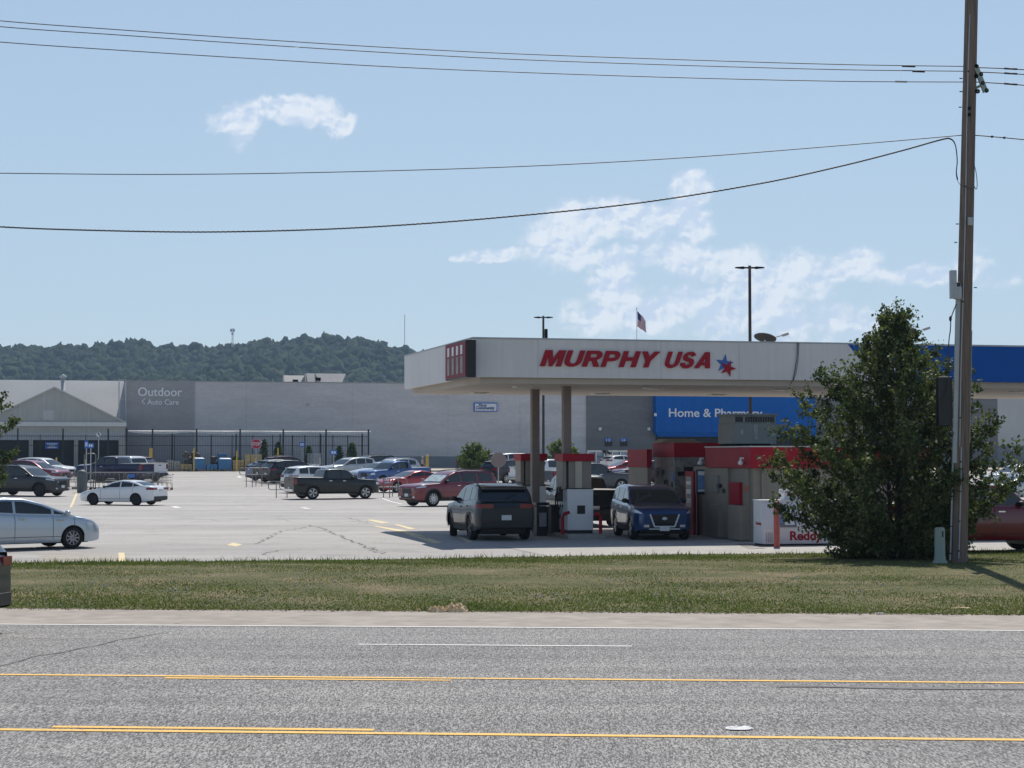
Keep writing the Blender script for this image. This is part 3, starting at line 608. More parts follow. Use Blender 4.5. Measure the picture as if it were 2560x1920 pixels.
def mast(px, ytop, ybot, D, w, label, heads):
    X = (px - CX) / F * D; zt = CH + (YH - ytop) / F * D; zb = CH + (YH - ybot) / F * D - 6
    t = thing('radio_mast', label, 'mast', (X, D, zb)); mb = MB(); n = 14
    for i in range(3):
        an = i * 2.094; mb.tube([(X + w * math.cos(an), D + w * math.sin(an), zb), (X + w * .6 * math.cos(an), D + w * .6 * math.sin(an), zt)], .22, 4)
    for k in range(n):
        z0 = zb + (zt - zb) * k / n; z1 = zb + (zt - zb) * (k + 1) / n
        for i in range(3):
            a0, a1 = i * 2.094, (i + 1) * 2.094; mb.bar((X + w * math.cos(a0), D + w * math.sin(a0), z0), (X + w * math.cos(a1), D + w * math.sin(a1), z1), .15)
    obj('lattice', mb, M['conduit'], t)
    if heads:
        h = MB()
        for k in range(6): an = k * 1.047; h.box(X + 1.9 * math.cos(an) - .4, X + 1.9 * math.cos(an) + .4, D + 1.9 * math.sin(an) - .3, D + 1.9 * math.sin(an) + .3, zt - 3.5, zt - .8)
        h.box(X - 1, X + 1, D - .5, D + .5, zt - 6.5, zt - 4.5); obj('antenna_panel', h, M['conduit'], t)
mast(580, 820, 852, 1890, 1.0, 'short grey cell tower with antennas on the wooded ridge', True)
mast(1011, 786, 878, 1880, .35, 'tall thin radio mast at the right end of the hill', False)
# ---------------------------------------------------------------- vehicles
def smooth_prof(pts, L, k=.07):
    xs = np.linspace(0, L, 400); xp = [p[0] for p in pts]; zp = [p[1] for p in pts]; z = np.interp(xs, xp, zp)
    n = max(1, int(k / (L / 399))); ker = np.ones(2 * n + 1) / (2 * n + 1); zz = np.pad(z, n, mode='edge'); z2 = np.convolve(zz, ker, 'valid')
    return lambda x: float(np.interp(x, xs, z2))
CARS = {
 'sedan': dict(L=4.9, W=1.85, R=.335, zb=.22, wb=(.98, 3.8), deck=[(0, .58), (.05, .68), (.35, .76), (.9, .87), (1.5, .96), (2.6, .99), (3.7, 1.03), (4.2, 1.10), (4.75, 1.08), (4.9, .92)],
     roof=[(1.3, .94), (2.2, 1.36), (2.75, 1.45), (3.3, 1.42), (3.8, 1.30), (4.35, 1.08)], panes=[(1.62, 2.72), (2.8, 3.55), (3.6, 3.98)], ws=(1.36, 2.18), rw=(3.62, 4.28), tum=.34),
 'coupe': dict(L=4.8, W=1.85, R=.34, zb=.2, wb=(.95, 3.72), deck=[(0, .58), (.05, .68), (.4, .78), (1.4, .93), (2.6, .97), (3.8, 1.04), (4.6, 1.06), (4.8, .88)],
     roof=[(1.45, .91), (2.3, 1.30), (2.8, 1.38), (3.3, 1.34), (4.3, 1.05)], panes=[(1.75, 2.95), (3.02, 3.75)], ws=(1.52, 2.28), rw=(3.5, 4.22), tum=.36),
 'hatch': dict(L=4.5, W=1.76, R=.315, zb=.2, wb=(.93, 3.65), deck=[(0, .54), (.04, .66), (.28, .80), (.62, .89), (1.1, .95), (2.4, 1.0), (3.8, 1.08), (4.35, 1.12), (4.5, .95)],
     roof=[(.66, .85), (1.25, 1.12), (1.85, 1.35), (2.4, 1.48), (3.0, 1.51), (3.8, 1.42), (4.42, 1.14)], panes=[(1.0, 1.50), (1.58, 2.66), (2.74, 3.85)], ws=(.74, 1.95), rw=(3.9, 4.38), tum=.30),
 'suv': dict(L=4.62, W=1.86, R=.36, zb=.28, wb=(.92, 3.6), deck=[(0, .84), (.05, .90), (.25, .98), (.9, 1.05), (1.35, 1.10), (2.6, 1.11), (3.8, 1.17), (4.5, 1.16), (4.62, 1.0)],
     roof=[(1.2, 1.06), (1.9, 1.50), (2.3, 1.64), (2.9, 1.69), (3.6, 1.68), (4.2, 1.60), (4.56, 1.14)], panes=[(1.5, 2.5), (2.58, 3.4), (3.48, 4.1)], ws=(1.26, 1.98), rw=(4.22, 4.54), tum=.26, clad=1),
 'bigsuv': dict(L=5.05, W=1.98, R=.39, zb=.30, wb=(.95, 3.95), deck=[(0, .92), (.04, 1.0), (.25, 1.07), (1.0, 1.12), (1.5, 1.16), (2.8, 1.17), (4.3, 1.20), (4.95, 1.18), (5.05, 1.0)],
     roof=[(1.35, 1.12), (2.0, 1.58), (2.4, 1.74), (3.0, 1.79), (4.2, 1.78), (4.75, 1.70), (5.0, 1.16)], panes=[(1.65, 2.65), (2.73, 3.65), (3.78, 4.62)], ws=(1.42, 2.06), rw=(4.76, 4.98), tum=.24, clad=1, rails=1),
 'van': dict(L=5.0, W=1.98, R=.36, zb=.24, wb=(.95, 3.95), deck=[(0, .60), (.05, .85), (.5, 1.0), (1.1, 1.08), (2.6, 1.08), (4.2, 1.1), (4.9, 1.08), (5.0, .9)],
     roof=[(.95, 1.04), (1.7, 1.50), (2.2, 1.72), (2.9, 1.78), (4.2, 1.76), (4.7, 1.68), (4.96, 1.08)], panes=[(1.4, 2.5), (2.6, 3.6), (3.7, 4.5)], ws=(1.02, 1.85), rw=(4.72, 4.92), tum=.24),
 'pickup': dict(L=5.7, W=2.0, R=.41, zb=.36, wb=(1.0, 4.5), deck=[(0, 1.02), (.04, 1.10), (.25, 1.15), (1.3, 1.22), (1.6, 1.25), (3.5, 1.27), (3.72, 1.33), (5.6, 1.36), (5.7, 1.34)],
     roof=[(1.45, 1.20), (2.05, 1.72), (2.35, 1.84), (2.8, 1.88), (3.4, 1.86), (3.62, 1.80), (3.8, 1.26)], panes=[(1.75, 2.6), (2.68, 3.5)], ws=(1.52, 2.1), rw=(3.64, 3.77), tum=.22, bed=3.84),
}
def wheel_parts(root, cx, side, y, R, wid, rimm, spokes, steer=0.0):
    w = bpy.data.objects.new('wheel', None); COL.objects.link(w); w.parent = root; w.location = (cx, y, R); w.rotation_euler = (0, 0, steer)
    s = side; t = MB(); rr = R * .66
    t.lathe([(rr, -.10), (R * .9, -wid / 2), (R * .985, -wid * .38), (R, 0), (R * .985, wid * .38), (R * .9, wid / 2), (rr, wid / 2 - .005), (rr, wid / 2 - .03)], (0, 0, 0), 26, 0, 'y')
    t.lathe([(rr + .001, -wid * .4), (.001, -wid * .4)], (0, 0, 0), 18, 0, 'y')
    obj('tyre', t, M['tyre'], w, local=True)
    r = MB(); o = s * (wid / 2 - .02); back = s * (wid / 2 - .07)
    r.lathe([(rr, back - s * .02), (.01, back)], (0, 0, 0), 20, 1, 'y')
    r.lathe([(rr, o), (rr * .93, o + s * .006), (rr * .93, back)], (0, 0, 0), 26, 0, 'y')
    r.lathe([(rr * .22, back), (rr * .2, o), (.01, o + s * .01)], (0, 0, 0), 12, 0, 'y')
    for k in range(spokes):
        for dt in ((-.11, .11) if spokes <= 6 else (0,)):
            a = 2 * PI * k / spokes; a2 = a + dt * 1.3; w_ = .045 if spokes <= 6 else .05
            p0 = Vector((math.cos(a) * rr * .15, o - s * .012, math.sin(a) * rr * .15)); p1 = Vector((math.cos(a2) * rr * .95, o - s * .008, math.sin(a2) * rr * .95))
            n = Vector((-math.sin(a), 0, math.cos(a))) * w_ / 2 * (R / .35); d = Vector((0, s * .012, 0))
            r.hexa([p0 - n - d, p0 + n - d, p1 + n * .8 - d, p1 - n * .8 - d, p0 - n + d, p0 + n + d, p1 + n * .8 + d, p1 - n * .8 + d], 0)
    obj('rim', r, [M[rimm], M['trim']], w, local=True)
def build_car(kind, name, label, cat, paint, rim='rim_silver', spokes=5, roofm=None, rails=None, steer=0.0, shade=False, detail=True, grille=None, clad=None, group=None, lowpan=None, hatch_glass=True):
    T = CARS[kind]; L, W, R, zb = T['L'], T['W'], T['R'], T['zb']; tum = T['tum']; bed = T.get('bed')
    clad = T.get('clad') if clad is None else clad; rails = T.get('rails') if rails is None else rails
    deck = smooth_prof(T['deck'], L, .05); roofp = T['roof']; xc, xr = roofp[0][0], roofp[-1][0]; rf = smooth_prof(roofp, L, .09)
    def roof(x): return max(rf(x), deck(x) - .02) if xc <= x <= xr else deck(x) - .02
    def wf(x):
        f = .74 + .26 * (1 - (1 - min(1, max(0, x) / .62)) ** 2.8); r = .86 + .14 * (1 - (1 - min(1, max(0, L - x) / .38)) ** 2.6); return W / 2 * min(f, r)
    def ys_(x, z):
        b = deck(x); w = wf(x)
        if z <= b:
            t = (z - zb) / max(.05, b - zb); return w * float(np.interp(t, [-.3, 0, .18, .45, .68, .86, 1], [.90, .935, .985, 1.0, .995, .975, .935]))
        return w * .925 - (z - b) * tum - .6 * tum * max(0, z - b - .4) ** 2
    def zedge(x): return roof(x) - .055 * min(1, (roof(x) - deck(x)) / .25)
    def flip(p): return (L / 2 - p[0], p[1], p[2])       # car faces +x
    root = thing(name, label, cat, (0, 0, 0), group)
    # --- lower body
    Ra = R + .055; arch = []
    for xw in T['wb']: arch += [xw + Ra * math.cos(t) for t in np.linspace(0, PI, 13)]
    st = sorted(set([round(x, 3) for x in list(np.linspace(0, L, 46)) + [.02, .05, .1, L - .02, L - .05, L - .1] + arch])); B = MB(); rows = []
    def zlow(x):
        z = zb + .05 * max(0, 1 - x / .3) + .09 * max(0, 1 - (L - x) / .5)
        for xw in T['wb']:
            if abs(x - xw) < Ra - 1e-4: z = max(z, R + math.sqrt(Ra * Ra - (x - xw) ** 2))
        return z
    ts = [0, .1, .25, .45, .65, .82, .93, 1]
    for x in st:
        b = deck(x); z0 = min(zlow(x), b - .05); e = .03 if x in (0, L) else 0; half = []
        for t in ts: z = z0 + e + (b - e - z0 - e) * t; half.append((ys_(x, z) * (.97 if e else 1), z))
        yb = half[-1][0]; cr = .035 * min(1, x / .3, (L - x) / .2 + .2)
        half += [(yb * .9, b - e + cr * .5), (yb * .6, b - e + cr), (0, b - e + cr * 1.25)]
        row = [flip((x, y, z)) for y, z in half] + [flip((x, -y, z)) for y, z in reversed(half[:-1])]; rows.append(row)
    nh = len(ts) + 2
    def fm(i, j):
        xm = (st[i] + st[i + 1]) / 2
        if bed and xm > bed and len(ts) + 0 <= j <= 2 * nh - len(ts) - 1: return 1
        if lowpan is not None:
            k = j if j < nh else 2 * nh - 1 - j
            if k < lowpan: return 1
        return 0
    B.grid(rows, fm, True)
    for r_ in (rows[0], rows[-1]): B.poly(r_, 0, False)
    # --- roof shell
    if xc < xr:
        gs = sorted(set([round(x, 3) for x in list(np.linspace(xc, xr, 30)) + [p[0] for p in roofp]])); g = []
        for x in gs:
            b = deck(x) - .02; ze = zedge(x); zr = roof(x); half = []
            for t in (0, .25, .5, .75, 1): z = b + max(0, ze - b) * t; half.append((ys_(x, max(z, deck(x) + 1e-3)), z))
            ye = half[-1][0]; half += [(ye * .955, ze + (zr - ze) * .55), (ye * .75, ze + (zr - ze) * .85), (ye * .4, zr - .004), (0, zr)]
            g.append([flip((x, y, z)) for y, z in half] + [flip((x, -y, z)) for y, z in reversed(half[:-1])])
        B.grid(g, lambda i, j: 2 if roofm and roof((gs[i] + gs[i + 1]) / 2) > deck(gs[i]) + .42 and 4 <= j <= 11 else 0, True)
    body = obj('body', B, [paint, M['trim'], roofm or paint], root, local=True)
    # --- underbody
    U = MB(); U.box(-L / 2 + .35, L / 2 - .35, -W / 2 + .26, W / 2 - .26, zb - .03, deck(L / 2) - .25)
    for xw in T['wb']: U.box(L / 2 - xw - Ra, L / 2 - xw + Ra, -W / 2 + .24, W / 2 - .24, R * .5, R + Ra + .02)
    obj('underbody', U, M['trim'], root, local=True)
    def strip(mb, x0, x1, lo, hi, off, m=0, n=14, side=1, nv=3):
        rws = []
        for x in np.linspace(x0, x1, n):
            a = lo(x) if callable(lo) else lo; h = hi(x) if callable(hi) else hi
            if h < a + .004: h = a + .004
            rws.append([flip((x, side * (ys_(x, a + (h - a) * k / nv) + off), a + (h - a) * k / nv)) for k in range(nv + 1)])
        mb.grid(rws, m, True)
    # --- glass
    def top_pt(x, fr, off=.007):
        ze, zr, ye = zedge(x), roof(x), ys_(x, max(zedge(x), deck(x) + .001)); a = abs(fr)
        z = float(np.interp(a, [0, .4, .75, .955, 1], [zr, zr - .004, ze + (zr - ze) * .85, ze + (zr - ze) * .55, ze]))
        sl = (roof(x + .04) - roof(x - .04)) / .08; n = math.sqrt(1 + sl * sl)
        return flip((x - sl / n * off, fr * ye, z + off / n))
    def screen(nm, x0, x1, m, fr=.9):
        g = MB(); g.grid([[top_pt(x, f) for f in np.linspace(-fr, fr, 9)] for x in np.linspace(x0, x1, 8)], 0, True); return obj(nm, g, m, root, local=True)
    screen('windshield', *T['ws'], M['glass_clear'])
    if shade:
        g = MB(); g.grid([[top_pt(x, f, .012) for f in np.linspace(-.82, .82, 9)] for x in np.linspace(T['ws'][0] + .1, T['ws'][1] - .08, 6)], 0, True); obj('sun_shade', g, M['screen'], root, local=True)
    if hatch_glass: screen('rear_window', *T['rw'], M['glass'], .86)
    for sd in (1, -1):
        for x0, x1 in T['panes']:
            g = MB(); lo = lambda x: deck(x) + .045; hi = lambda x: zedge(x) - .05
            xa = x0
            while xa < x1 and hi(xa) < lo(xa) + .02: xa += .02
            xb = x1
            while xb > xa and hi(xb) < lo(xb) + .02: xb -= .02
            if xb - xa > .1: strip(g, xa, xb, lo, hi, .006, 0, 16, sd); obj('side_window', g, M['glass'], root, local=True)
        if detail:
            ml = MB(); xm = T['panes'][0][0] + .12; y = sd * (ys_(xm, deck(xm) + .08) + .10); ml.ball(flip((xm, y, deck(xm) + .09)), .085, .11, .075, 8)
            ml.bar(flip((xm, sd * (ys_(xm, deck(xm)) - .02), deck(xm) + .03)), flip((xm, y, deck(xm) + .05)), .05)
            obj('mirror', ml, M['trim'] if kind != 'hatch' else paint, root, local=True)
        # trim: arches, sill
        if clad:
            c = MB()
            for xw in T['wb']:
                rws = []
                for a in np.linspace(-.35, PI + .35, 22):
                    rw_ = []
                    for rr in (Ra - .01, Ra + .035, Ra + .075):
                        x, z = xw + rr * math.cos(a), R + rr * math.sin(a); z = max(z, zb); x = min(max(x, .02), L - .02); rw_.append(flip((x, sd * (ys_(x, z) + .018), z)))
                    rws.append(rw_)
                c.grid(rws, 0, True)
            strip(c, T['wb'][0] + Ra, T['wb'][1] - Ra, zb - .01, zb + .14, .016, 0, 8, sd)
            obj('wheel_arch_trim', c, M['trim'], root, local=True)
        if detail:
            c = MB()
            for xd in [T['panes'][0][0] - .12] + [p_[1] + .04 for p_ in T['panes'][:2]]:
                if xd < T['wb'][1] - Ra * .4: strip(c, xd, xd + .014, zb + .1, deck(xd) + .02, .003, 0, 2, sd, 8)
            strip(c, T['wb'][0] + Ra, T['wb'][1] - Ra, zb + .16, zb + .175, .003, 0, 8, sd)
            obj('door_seam', c, M['trim'], root, local=True)
            for p_ in T['panes'][:2]:
                h = MB(); xh = p_[1] - .16; z = deck(xh) - .13; y = sd * (ys_(xh, z) + .02); h.bar(flip((xh - .1, y, z)), flip((xh + .1, y, z)), .03, .035); obj('door_handle', h, M['chrome'] if kind != 'suv' else paint, root, local=True)
        # lamps
        lp = MB(); dz = deck(.25); h0 = dz - (.17 if kind != 'pickup' else .30); strip(lp, .03, .50 if kind != 'pickup' else .3, lambda x: h0 + .02 + .10 * x, lambda x: min(deck(x) - .03, h0 + .13 + .08 * x) if kind != 'pickup' else deck(x) - .1, .006, 0, 8, sd)
        y0, y1 = sd * wf(0) * .58, sd * wf(0) * .96; zz = deck(0) - .05
        lp.hexa([flip(p) for p in ((.0, y0, zz - .12), (.03, y1, zz - .12), (.06, y1, zz - .12), (.06, y0, zz - .12), (-.008, y0, zz), (.02, y1, zz), (.06, y1, zz), (.06, y0, zz))], 0)
        obj('headlight', lp, M['lamp'], root, local=True)
        tl = MB(); hz = deck(L - .2); tall = kind in ('van', 'bigsuv', 'pickup')
        z0, z1 = (hz - .42, hz - .06) if tall else (hz - .19, hz - .06)
        strip(tl, L - (.16 if tall else .42), L - .015, lambda x: z0, lambda x: z1, .007, 0, 8, sd)
        y0, y1 = sd * wf(L) * (.80 if tall else .50), sd * wf(L) * .99
        tl.hexa([flip(p) for p in ((L - .04, y0, z0), (L - .04, y1, z0), (L + .008, y1, z0), (L + .012, y0, z0), (L - .04, y0, z1), (L - .04, y1, z1), (L + .008, y1, z1), (L + .012, y0, z1))], 0)
        obj('taillight', tl, M['tail'], root, local=True)
        for k, xw in enumerate(T['wb']): wheel_parts(root, L / 2 - xw, sd, sd * (W / 2 - .125), R, .23, rim, spokes, steer if k == 0 else 0)
    # --- front and rear details
    def capbox(nm, m, xf, y0, y1, z0, z1, th=.03):
        b_ = MB(); b_.box(*sorted((L / 2 - xf, L / 2 - xf + (th if xf < L / 2 else -th))), y0, y1, z0, z1, 0); return obj(nm, b_, m, root, local=True, bevel=.008)
    w0 = wf(0); d0 = deck(0)
    if kind in ('pickup', 'bigsuv', 'suv', 'van'):
        gb = MB(); zt_ = d0 - .05; zl_ = d0 - (.42 if grille == 'chrome' else .34); n = 1; gb.poly([(L / 2 + .012, -w0 * .62, zt_), (L / 2 + .012, w0 * .62, zt_), (L / 2 + .012, w0 * .48, zl_), (L / 2 + .012, -w0 * .48, zl_)], 0)
        gb.poly([(L / 2 + .012, -w0 * .7, zb + .12), (L / 2 + .012, w0 * .7, zb + .12), (L / 2 + .012, w0 * .62, zb + .26), (L / 2 + .012, -w0 * .62, zb + .26)], 0)
        gm = [M['trim'], M['chrome'] if grille != 'chrome' else mat('satin_silver', (.62, .64, .66), .4)]
        if grille == 'chrome':
            fr_ = [(-w0 * .66, zt_ + .01), (w0 * .66, zt_ + .01), (w0 * .46, zl_), (-w0 * .46, zl_)]
            for i in range(4):
                p, q_ = fr_[i], fr_[(i + 1) % 4]
                if i == 0: continue
                gb.bar((L / 2 + .02, *p), (L / 2 + .02, *q_), .035, .045, 1)
            gb.ball((L / 2 + .03, 0, (zt_ + zl_) / 2 + .06), .02, .085, .05, 6, 1)
            gb.bar((L / 2 + .015, -w0 * .7, zb + .08), (L / 2 + .015, w0 * .7, zb + .08), .03, .035, 1)
        elif grille == 'slats':
            for k in range(7): y = (k - 3) * w0 * .15; gb.bar((L / 2 + .016, y, zl_ + .05), (L / 2 + .016, y, zt_ - .03), .02, .03, 0)
        obj('grille', gb, gm, root, local=True)
    else:
        capbox('grille', M['trim'], 0, -w0 * .75, w0 * .75, zb + .08, zb + .24, .012)
    pz = zb + (.02 if grille == 'chrome' else .20); capbox('license_plate', M['plate'], 0, -.15, .15, pz, pz + .15, .045)
    rz = zb + (.62 if kind in ('suv', 'bigsuv', 'van', 'hatch') else .42); rz = .80 if kind == 'sedan' else (.62 if kind == 'suv' else rz)
    if kind == 'pickup': rz = .62
    capbox('license_plate', M['plate'], L, -.15, .15, rz, rz + .15, .03)
    wr = wf(L)
    capbox('rear_bumper', M['chrome'] if kind == 'pickup' and rim == 'rim_silver' else M['trim'], L, -wr * .92, wr * .92, zb + .12, zb + (.30 if kind != 'pickup' else .28), .03 if kind != 'pickup' else .12)
    if kind == 'pickup':
        tg = MB(); tg.box(-L / 2 - .012, -L / 2, -wr * .78, wr * .78, .78, 1.30, 0); o_ = obj('tailgate', tg, paint, root, local=True, bevel=.01)
        th_ = MB(); th_.box(-L / 2 - .022, -L / 2 - .012, -.13, .13, 1.18, 1.25); obj('door_handle', th_, M['trim'], root, local=True)
    cw = MB(); cw.grid([[top_pt(x, f, .010) for f in np.linspace(-.9, .9, 9)] for x in (T['ws'][0] - .05, T['ws'][0] + .03)], 0, True); obj('cowl_trim', cw, M['trim'], root, local=True)
    if kind in ('suv', 'bigsuv', 'hatch', 'van'):
        xe = T['rw'][0]; sp2 = MB(); wy = ys_(xe, zedge(xe)) * .9; ze_ = roof(xe)
        sp2.hexa([flip(p) for p in ((xe - .12, -wy, ze_ - .02), (xe - .12, wy, ze_ - .02), (xe + .14, wy * .95, ze_ - .035), (xe + .14, -wy * .95, ze_ - .035), (xe - .12, -wy, ze_ + .012), (xe - .12, wy, ze_ + .012), (xe + .14, wy * .95, ze_ + .0), (xe + .14, -wy * .95, ze_ + .0))]); obj('spoiler', sp2, paint, root, local=True)
        wp = MB(); a_, b_ = Vector(top_pt(T['rw'][1] - .06, 0, .02)), Vector(top_pt(T['rw'][0] + .14, -.45, .02)); wp.bar(a_, b_, .018); obj('rear_wiper', wp, M['black'], root, local=True)
        if detail:
            for sd in (1, -1):
                rf_ = MB(); rf_.box(-L / 2 - .012, -L / 2 + .02, *sorted((sd * wr * .62, sd * wr * .86)), zb + .27, zb + .31); obj('reflector', rf_, M['tail'], root, local=True)
                fg = MB(); fg.box(L / 2 - .02, L / 2 + .014, *sorted((sd * w0 * .70, sd * w0 * .93)), zb + .14, zb + .21); obj('fog_lamp', fg, M['lamp'], root, local=True)
            ts_ = MB()
            for z_ in (zb + .36, deck(L - .01) - .015): ts_.box(-L / 2 - .004, -L / 2 + .01, -wr * .86, wr * .86, z_, z_ + .012)
            obj('tailgate_seam', ts_, M['trim'], root, local=True)
    if rails:
        for sd in (1, -1):
            rl = MB(); xx = np.linspace(roofp[2][0], roofp[-2][0], 7); rl.tube([flip((x, sd * ys_(x, zedge(x)) * .93, roof(x) + .035 * math.sin(PI * (i + .3) / 6.6) + .01)) for i, x in enumerate(xx)], .02, 6)
            obj('roof_rail', rl, M['trim'] if rails == 1 else M['chrome'], root, local=True)
    root['_L'] = L; root['_W'] = W; return root
PAINT = {}
def paint(name, col, metal=.35, rough=.28):
    if name not in PAINT:
        dark = max(col) < .12; metal = 0.0 if dark else metal * .7
        PAINT[name] = mat('paint_' + name, tuple(c * (.75 if dark else 1) for c in col), rough if not dark else .35, metal, coat=.65 if dark else .8, spec=.2 if dark else .5, var=.02)
    return PAINT[name]
def set_pose(root, kind, heading, pxl, pxr, yb, fit=True, ylo=.88, yhi=1.12, scale=None, anchor=None):
    """stand the car on the ground so its silhouette spans pxl..pxr with its nearest tyre on row yb"""
    T = CARS[kind]; L, W = T['L'], T['W']; h = math.radians(heading); cx = (pxl + pxr) / 2; s = scale or 1.0; g0 = gnd(cx, yb); X, Y = g0[0], g0[1] + 1
    for it in range(40):
        ch, sh = math.cos(h), math.sin(h)
        wc = []; bx = []
        for xw in T['wb']:
            for sd in (1, -1):
                lx, ly = (L / 2 - xw) * s, sd * (W / 2) * s; x, y = X + lx * ch - ly * sh, Y + lx * sh + ly * ch; wc.append(proj((x, y, gz(x, y))))
        for lx in (-L / 2, L / 2):
            for ly in (-W / 2, W / 2):
                # rounded corners: shrink slightly
                x, y = X + (lx * .985 * ch - ly * .86 * sh) * s, Y + (lx * .985 * sh + ly * .86 * ch) * s; bx.append(proj((x, y, gz(X, Y) + .6))[0])
        wy = max(p[1] for p in wc); D = Y
        Y += (wy - yb) / 250.0 * D * .5; X += ((pxl - min(bx)) if anchor == 'L' else ((pxr - max(bx)) if anchor == 'R' else cx - (min(bx) + max(bx)) / 2)) / F * D
        if fit and not scale: s *= ((pxr - pxl) / (max(bx) - min(bx))) ** .3; s = min(yhi, max(ylo, s))
    a, b = Vector((math.cos(h), math.sin(h))), Vector((-math.sin(h), math.cos(h)))
    def zg(u, v): p = Vector((X, Y)) + a * u + b * v; return gz(p.x, p.y)
    zf, zr_, zl, zR = zg(1.4, 0), zg(-1.4, 0), zg(0, .8), zg(0, -.8)
    root.location = (X, Y, (zf + zr_ + zl + zR) / 4 + .004); root.rotation_mode = 'XYZ'
    root.rotation_euler = (math.atan2(zl - zR, 1.6), -math.atan2(zf - zr_, 2.8), h); root.scale = (s, s, s)
    print(f"car {root.name:18s} Y={Y:.1f} scale={s:.2f} span={min(bx):.0f}-{max(bx):.0f}")
G_ROW = 'vehicles parked on the store lot'
def car(kind, name, label, cat, pnt, heading, pxl, pxr, yb, group=G_ROW, scale=None, anchor=None, **kw):
    r = build_car(kind, name, label, cat, pnt, group=group, **kw); set_pose(r, kind, heading, pxl, pxr, yb, scale=scale or (1.0 if anchor else None), anchor=anchor); return r
P = paint
c_prius = car('hatch', 'hatchback', 'silver hatchback on the lot just behind the grass at the left edge', 'car', P('silver', (.46, .53, .60), .55, .3), 38, -168, 250, 1380, None, rim='rim_grey', spokes=9)
c_road = car('suv', 'suv', 'dark suv on the road whose rear just enters at the left edge', 'car', P('slate', (.035, .05, .075)), 176, -842, -8, 1600, None, scale=1.0)
c_jeep = car('bigsuv', 'suv', 'dark grey suv with sunlit windshield driving behind the silver hatchback', 'car', P('gunmetal', (.035, .042, .05)), -20, -50, 176, 1242, None, rim='rim_dark', grille='slats')
c_mal = car('sedan', 'sedan', 'white sedan with black wheels driving across the lot', 'car', P('white', (.74, .76, .78), 0, .3), 160, 199, 418, 1264, None, rim='rim_dark', spokes=5)
car('suv', 'suv', 'dark red suv parked behind the dark grey suv at left', 'car', P('wine', (.17, .012, .028)), -20, 18, 178, 1213, clad=0, anchor='R')
car('suv', 'suv', 'white suv whose hood shows behind the dark red suv at left', 'car', P('white2', (.78, .78, .78), 0), -20, 60, 193, 1201, clad=0, anchor='R')
car('pickup', 'pickup_truck', 'navy blue pickup behind the left cart corral', 'pickup truck', P('navy', (.012, .022, .075)), 160, 200, 384, 1207, rim='rim_silver', anchor='R')
car('bigsuv', 'suv', 'white full-size suv parked beyond the navy pickup', 'car', P('white', (.74, .76, .78)), 158, 213, 360, 1199, rails=0, anchor='R')
car('suv', 'suv', 'dark maroon suv behind the white pickup tailgate', 'car', P('maroon', (.07, .012, .02)), 166, 262, 392, 1194, anchor='R')
car('pickup', 'pickup_truck', 'white pickup showing its tailgate beside the aisle, right of the navy pickup', 'pickup truck', P('white3', (.66, .68, .70), 0), 150, 275, 418, 1205, rim='rim_dark', anchor='R')
car('suv', 'suv', 'maroon suv farthest back in the row right of the aisle', 'car', P('maroon', (.07, .012, .02)), 34, 652, 800, 1193, rails=1, anchor='L')
car('hatch', 'hatchback', 'blue hatchback with bright sunlit roof behind the black suv', 'car', P('blue2', (.03, .10, .28)), 33, 614, 730, 1203, roofm=P('sunlit_roof', (.30, .50, .62)), anchor='L')  # sunlit look painted into the roof as a paler blue
car('suv', 'suv', 'dark grey suv between the blue hatchback and the black suv', 'car', P('gunmetal', (.055, .065, .075)), 33, 632, 755, 1207, anchor='L')
car('suv', 'suv', 'black suv with red tail lamp in the row behind the white wagon', 'car', P('black', (.016, .018, .022)), 33, 653, 786, 1210, anchor='L')
car('suv', 'wagon', 'white wagon half hidden behind the black pickup', 'car', P('white', (.74, .76, .78)), 33, 702, 850, 1233, clad=0, anchor='L')
c_ram = car('pickup', 'pickup_truck', 'black pickup with bright alloy wheels parked beside the cart rails in mid lot', 'pickup truck', P('black_green', (.012, .017, .017)), 27, 712, 948, 1249, rim='rim_silver', spokes=5)
car('suv', 'suv', 'pale silver suv left of the big black suv', 'car', P('silver2', (.50, .52, .53)), 220, 796, 902, 1198, clad=0, anchor='L')
car('bigsuv', 'suv', 'big black suv towering over the row behind the black pickup', 'car', P('black', (.016, .018, .022)), 218, 838, 976, 1195, anchor='L')
car('sedan', 'sedan', 'silver sedan with bright windshield behind the black pickup cab', 'car', P('silver', (.46, .53, .60)), 220, 868, 985, 1204, anchor='L')
car('suv', 'suv', 'silver suv with roof rack beyond the blue pickup', 'car', P('silver2', (.50, .52, .53)), 220, 900, 1020, 1203, rails=2, anchor='L')
car('pickup', 'pickup_truck', 'bright blue pickup behind the red coupe', 'pickup truck', P('blue', (.03, .09, .26)), 222, 893, 1060, 1217, anchor='L', scale=.93)
car('coupe', 'coupe', 'bright red coupe between the black pickup and the red suv', 'car', P('red', (.38, .022, .03)), 214, 928, 1053, 1232, anchor='L')
c_exp = car('bigsuv', 'suv', 'red suv with foil sun shade parked nose left in mid lot', 'car', P('candy', (.17, .007, .018), 0), 217, 995, 1218, 1267, shade=True, spokes=10, rails=1, anchor='L')
car('pickup', 'pickup_truck', 'dark green pickup beneath the small round tree', 'pickup truck', P('green', (.018, .028, .024)), 28, 1141, 1300, 1190, anchor='L')
car('van', 'van', 'white van roof showing behind the dark green pickup', 'van', P('white', (.74, .76, .78)), 200, 1190, 1290, 1182, anchor='L')
car('suv', 'suv', 'black suv with bright wheels behind the back of the stop sign', 'car', P('black', (.016, .018, .022)), 48, 1200, 1300, 1209, spokes=7, anchor='L')
car('suv', 'suv', 'dark maroon suv left of the white pickup behind the pumps', 'car', P('maroon', (.07, .012, .02)), 50, 1262, 1330, 1200, anchor='L')
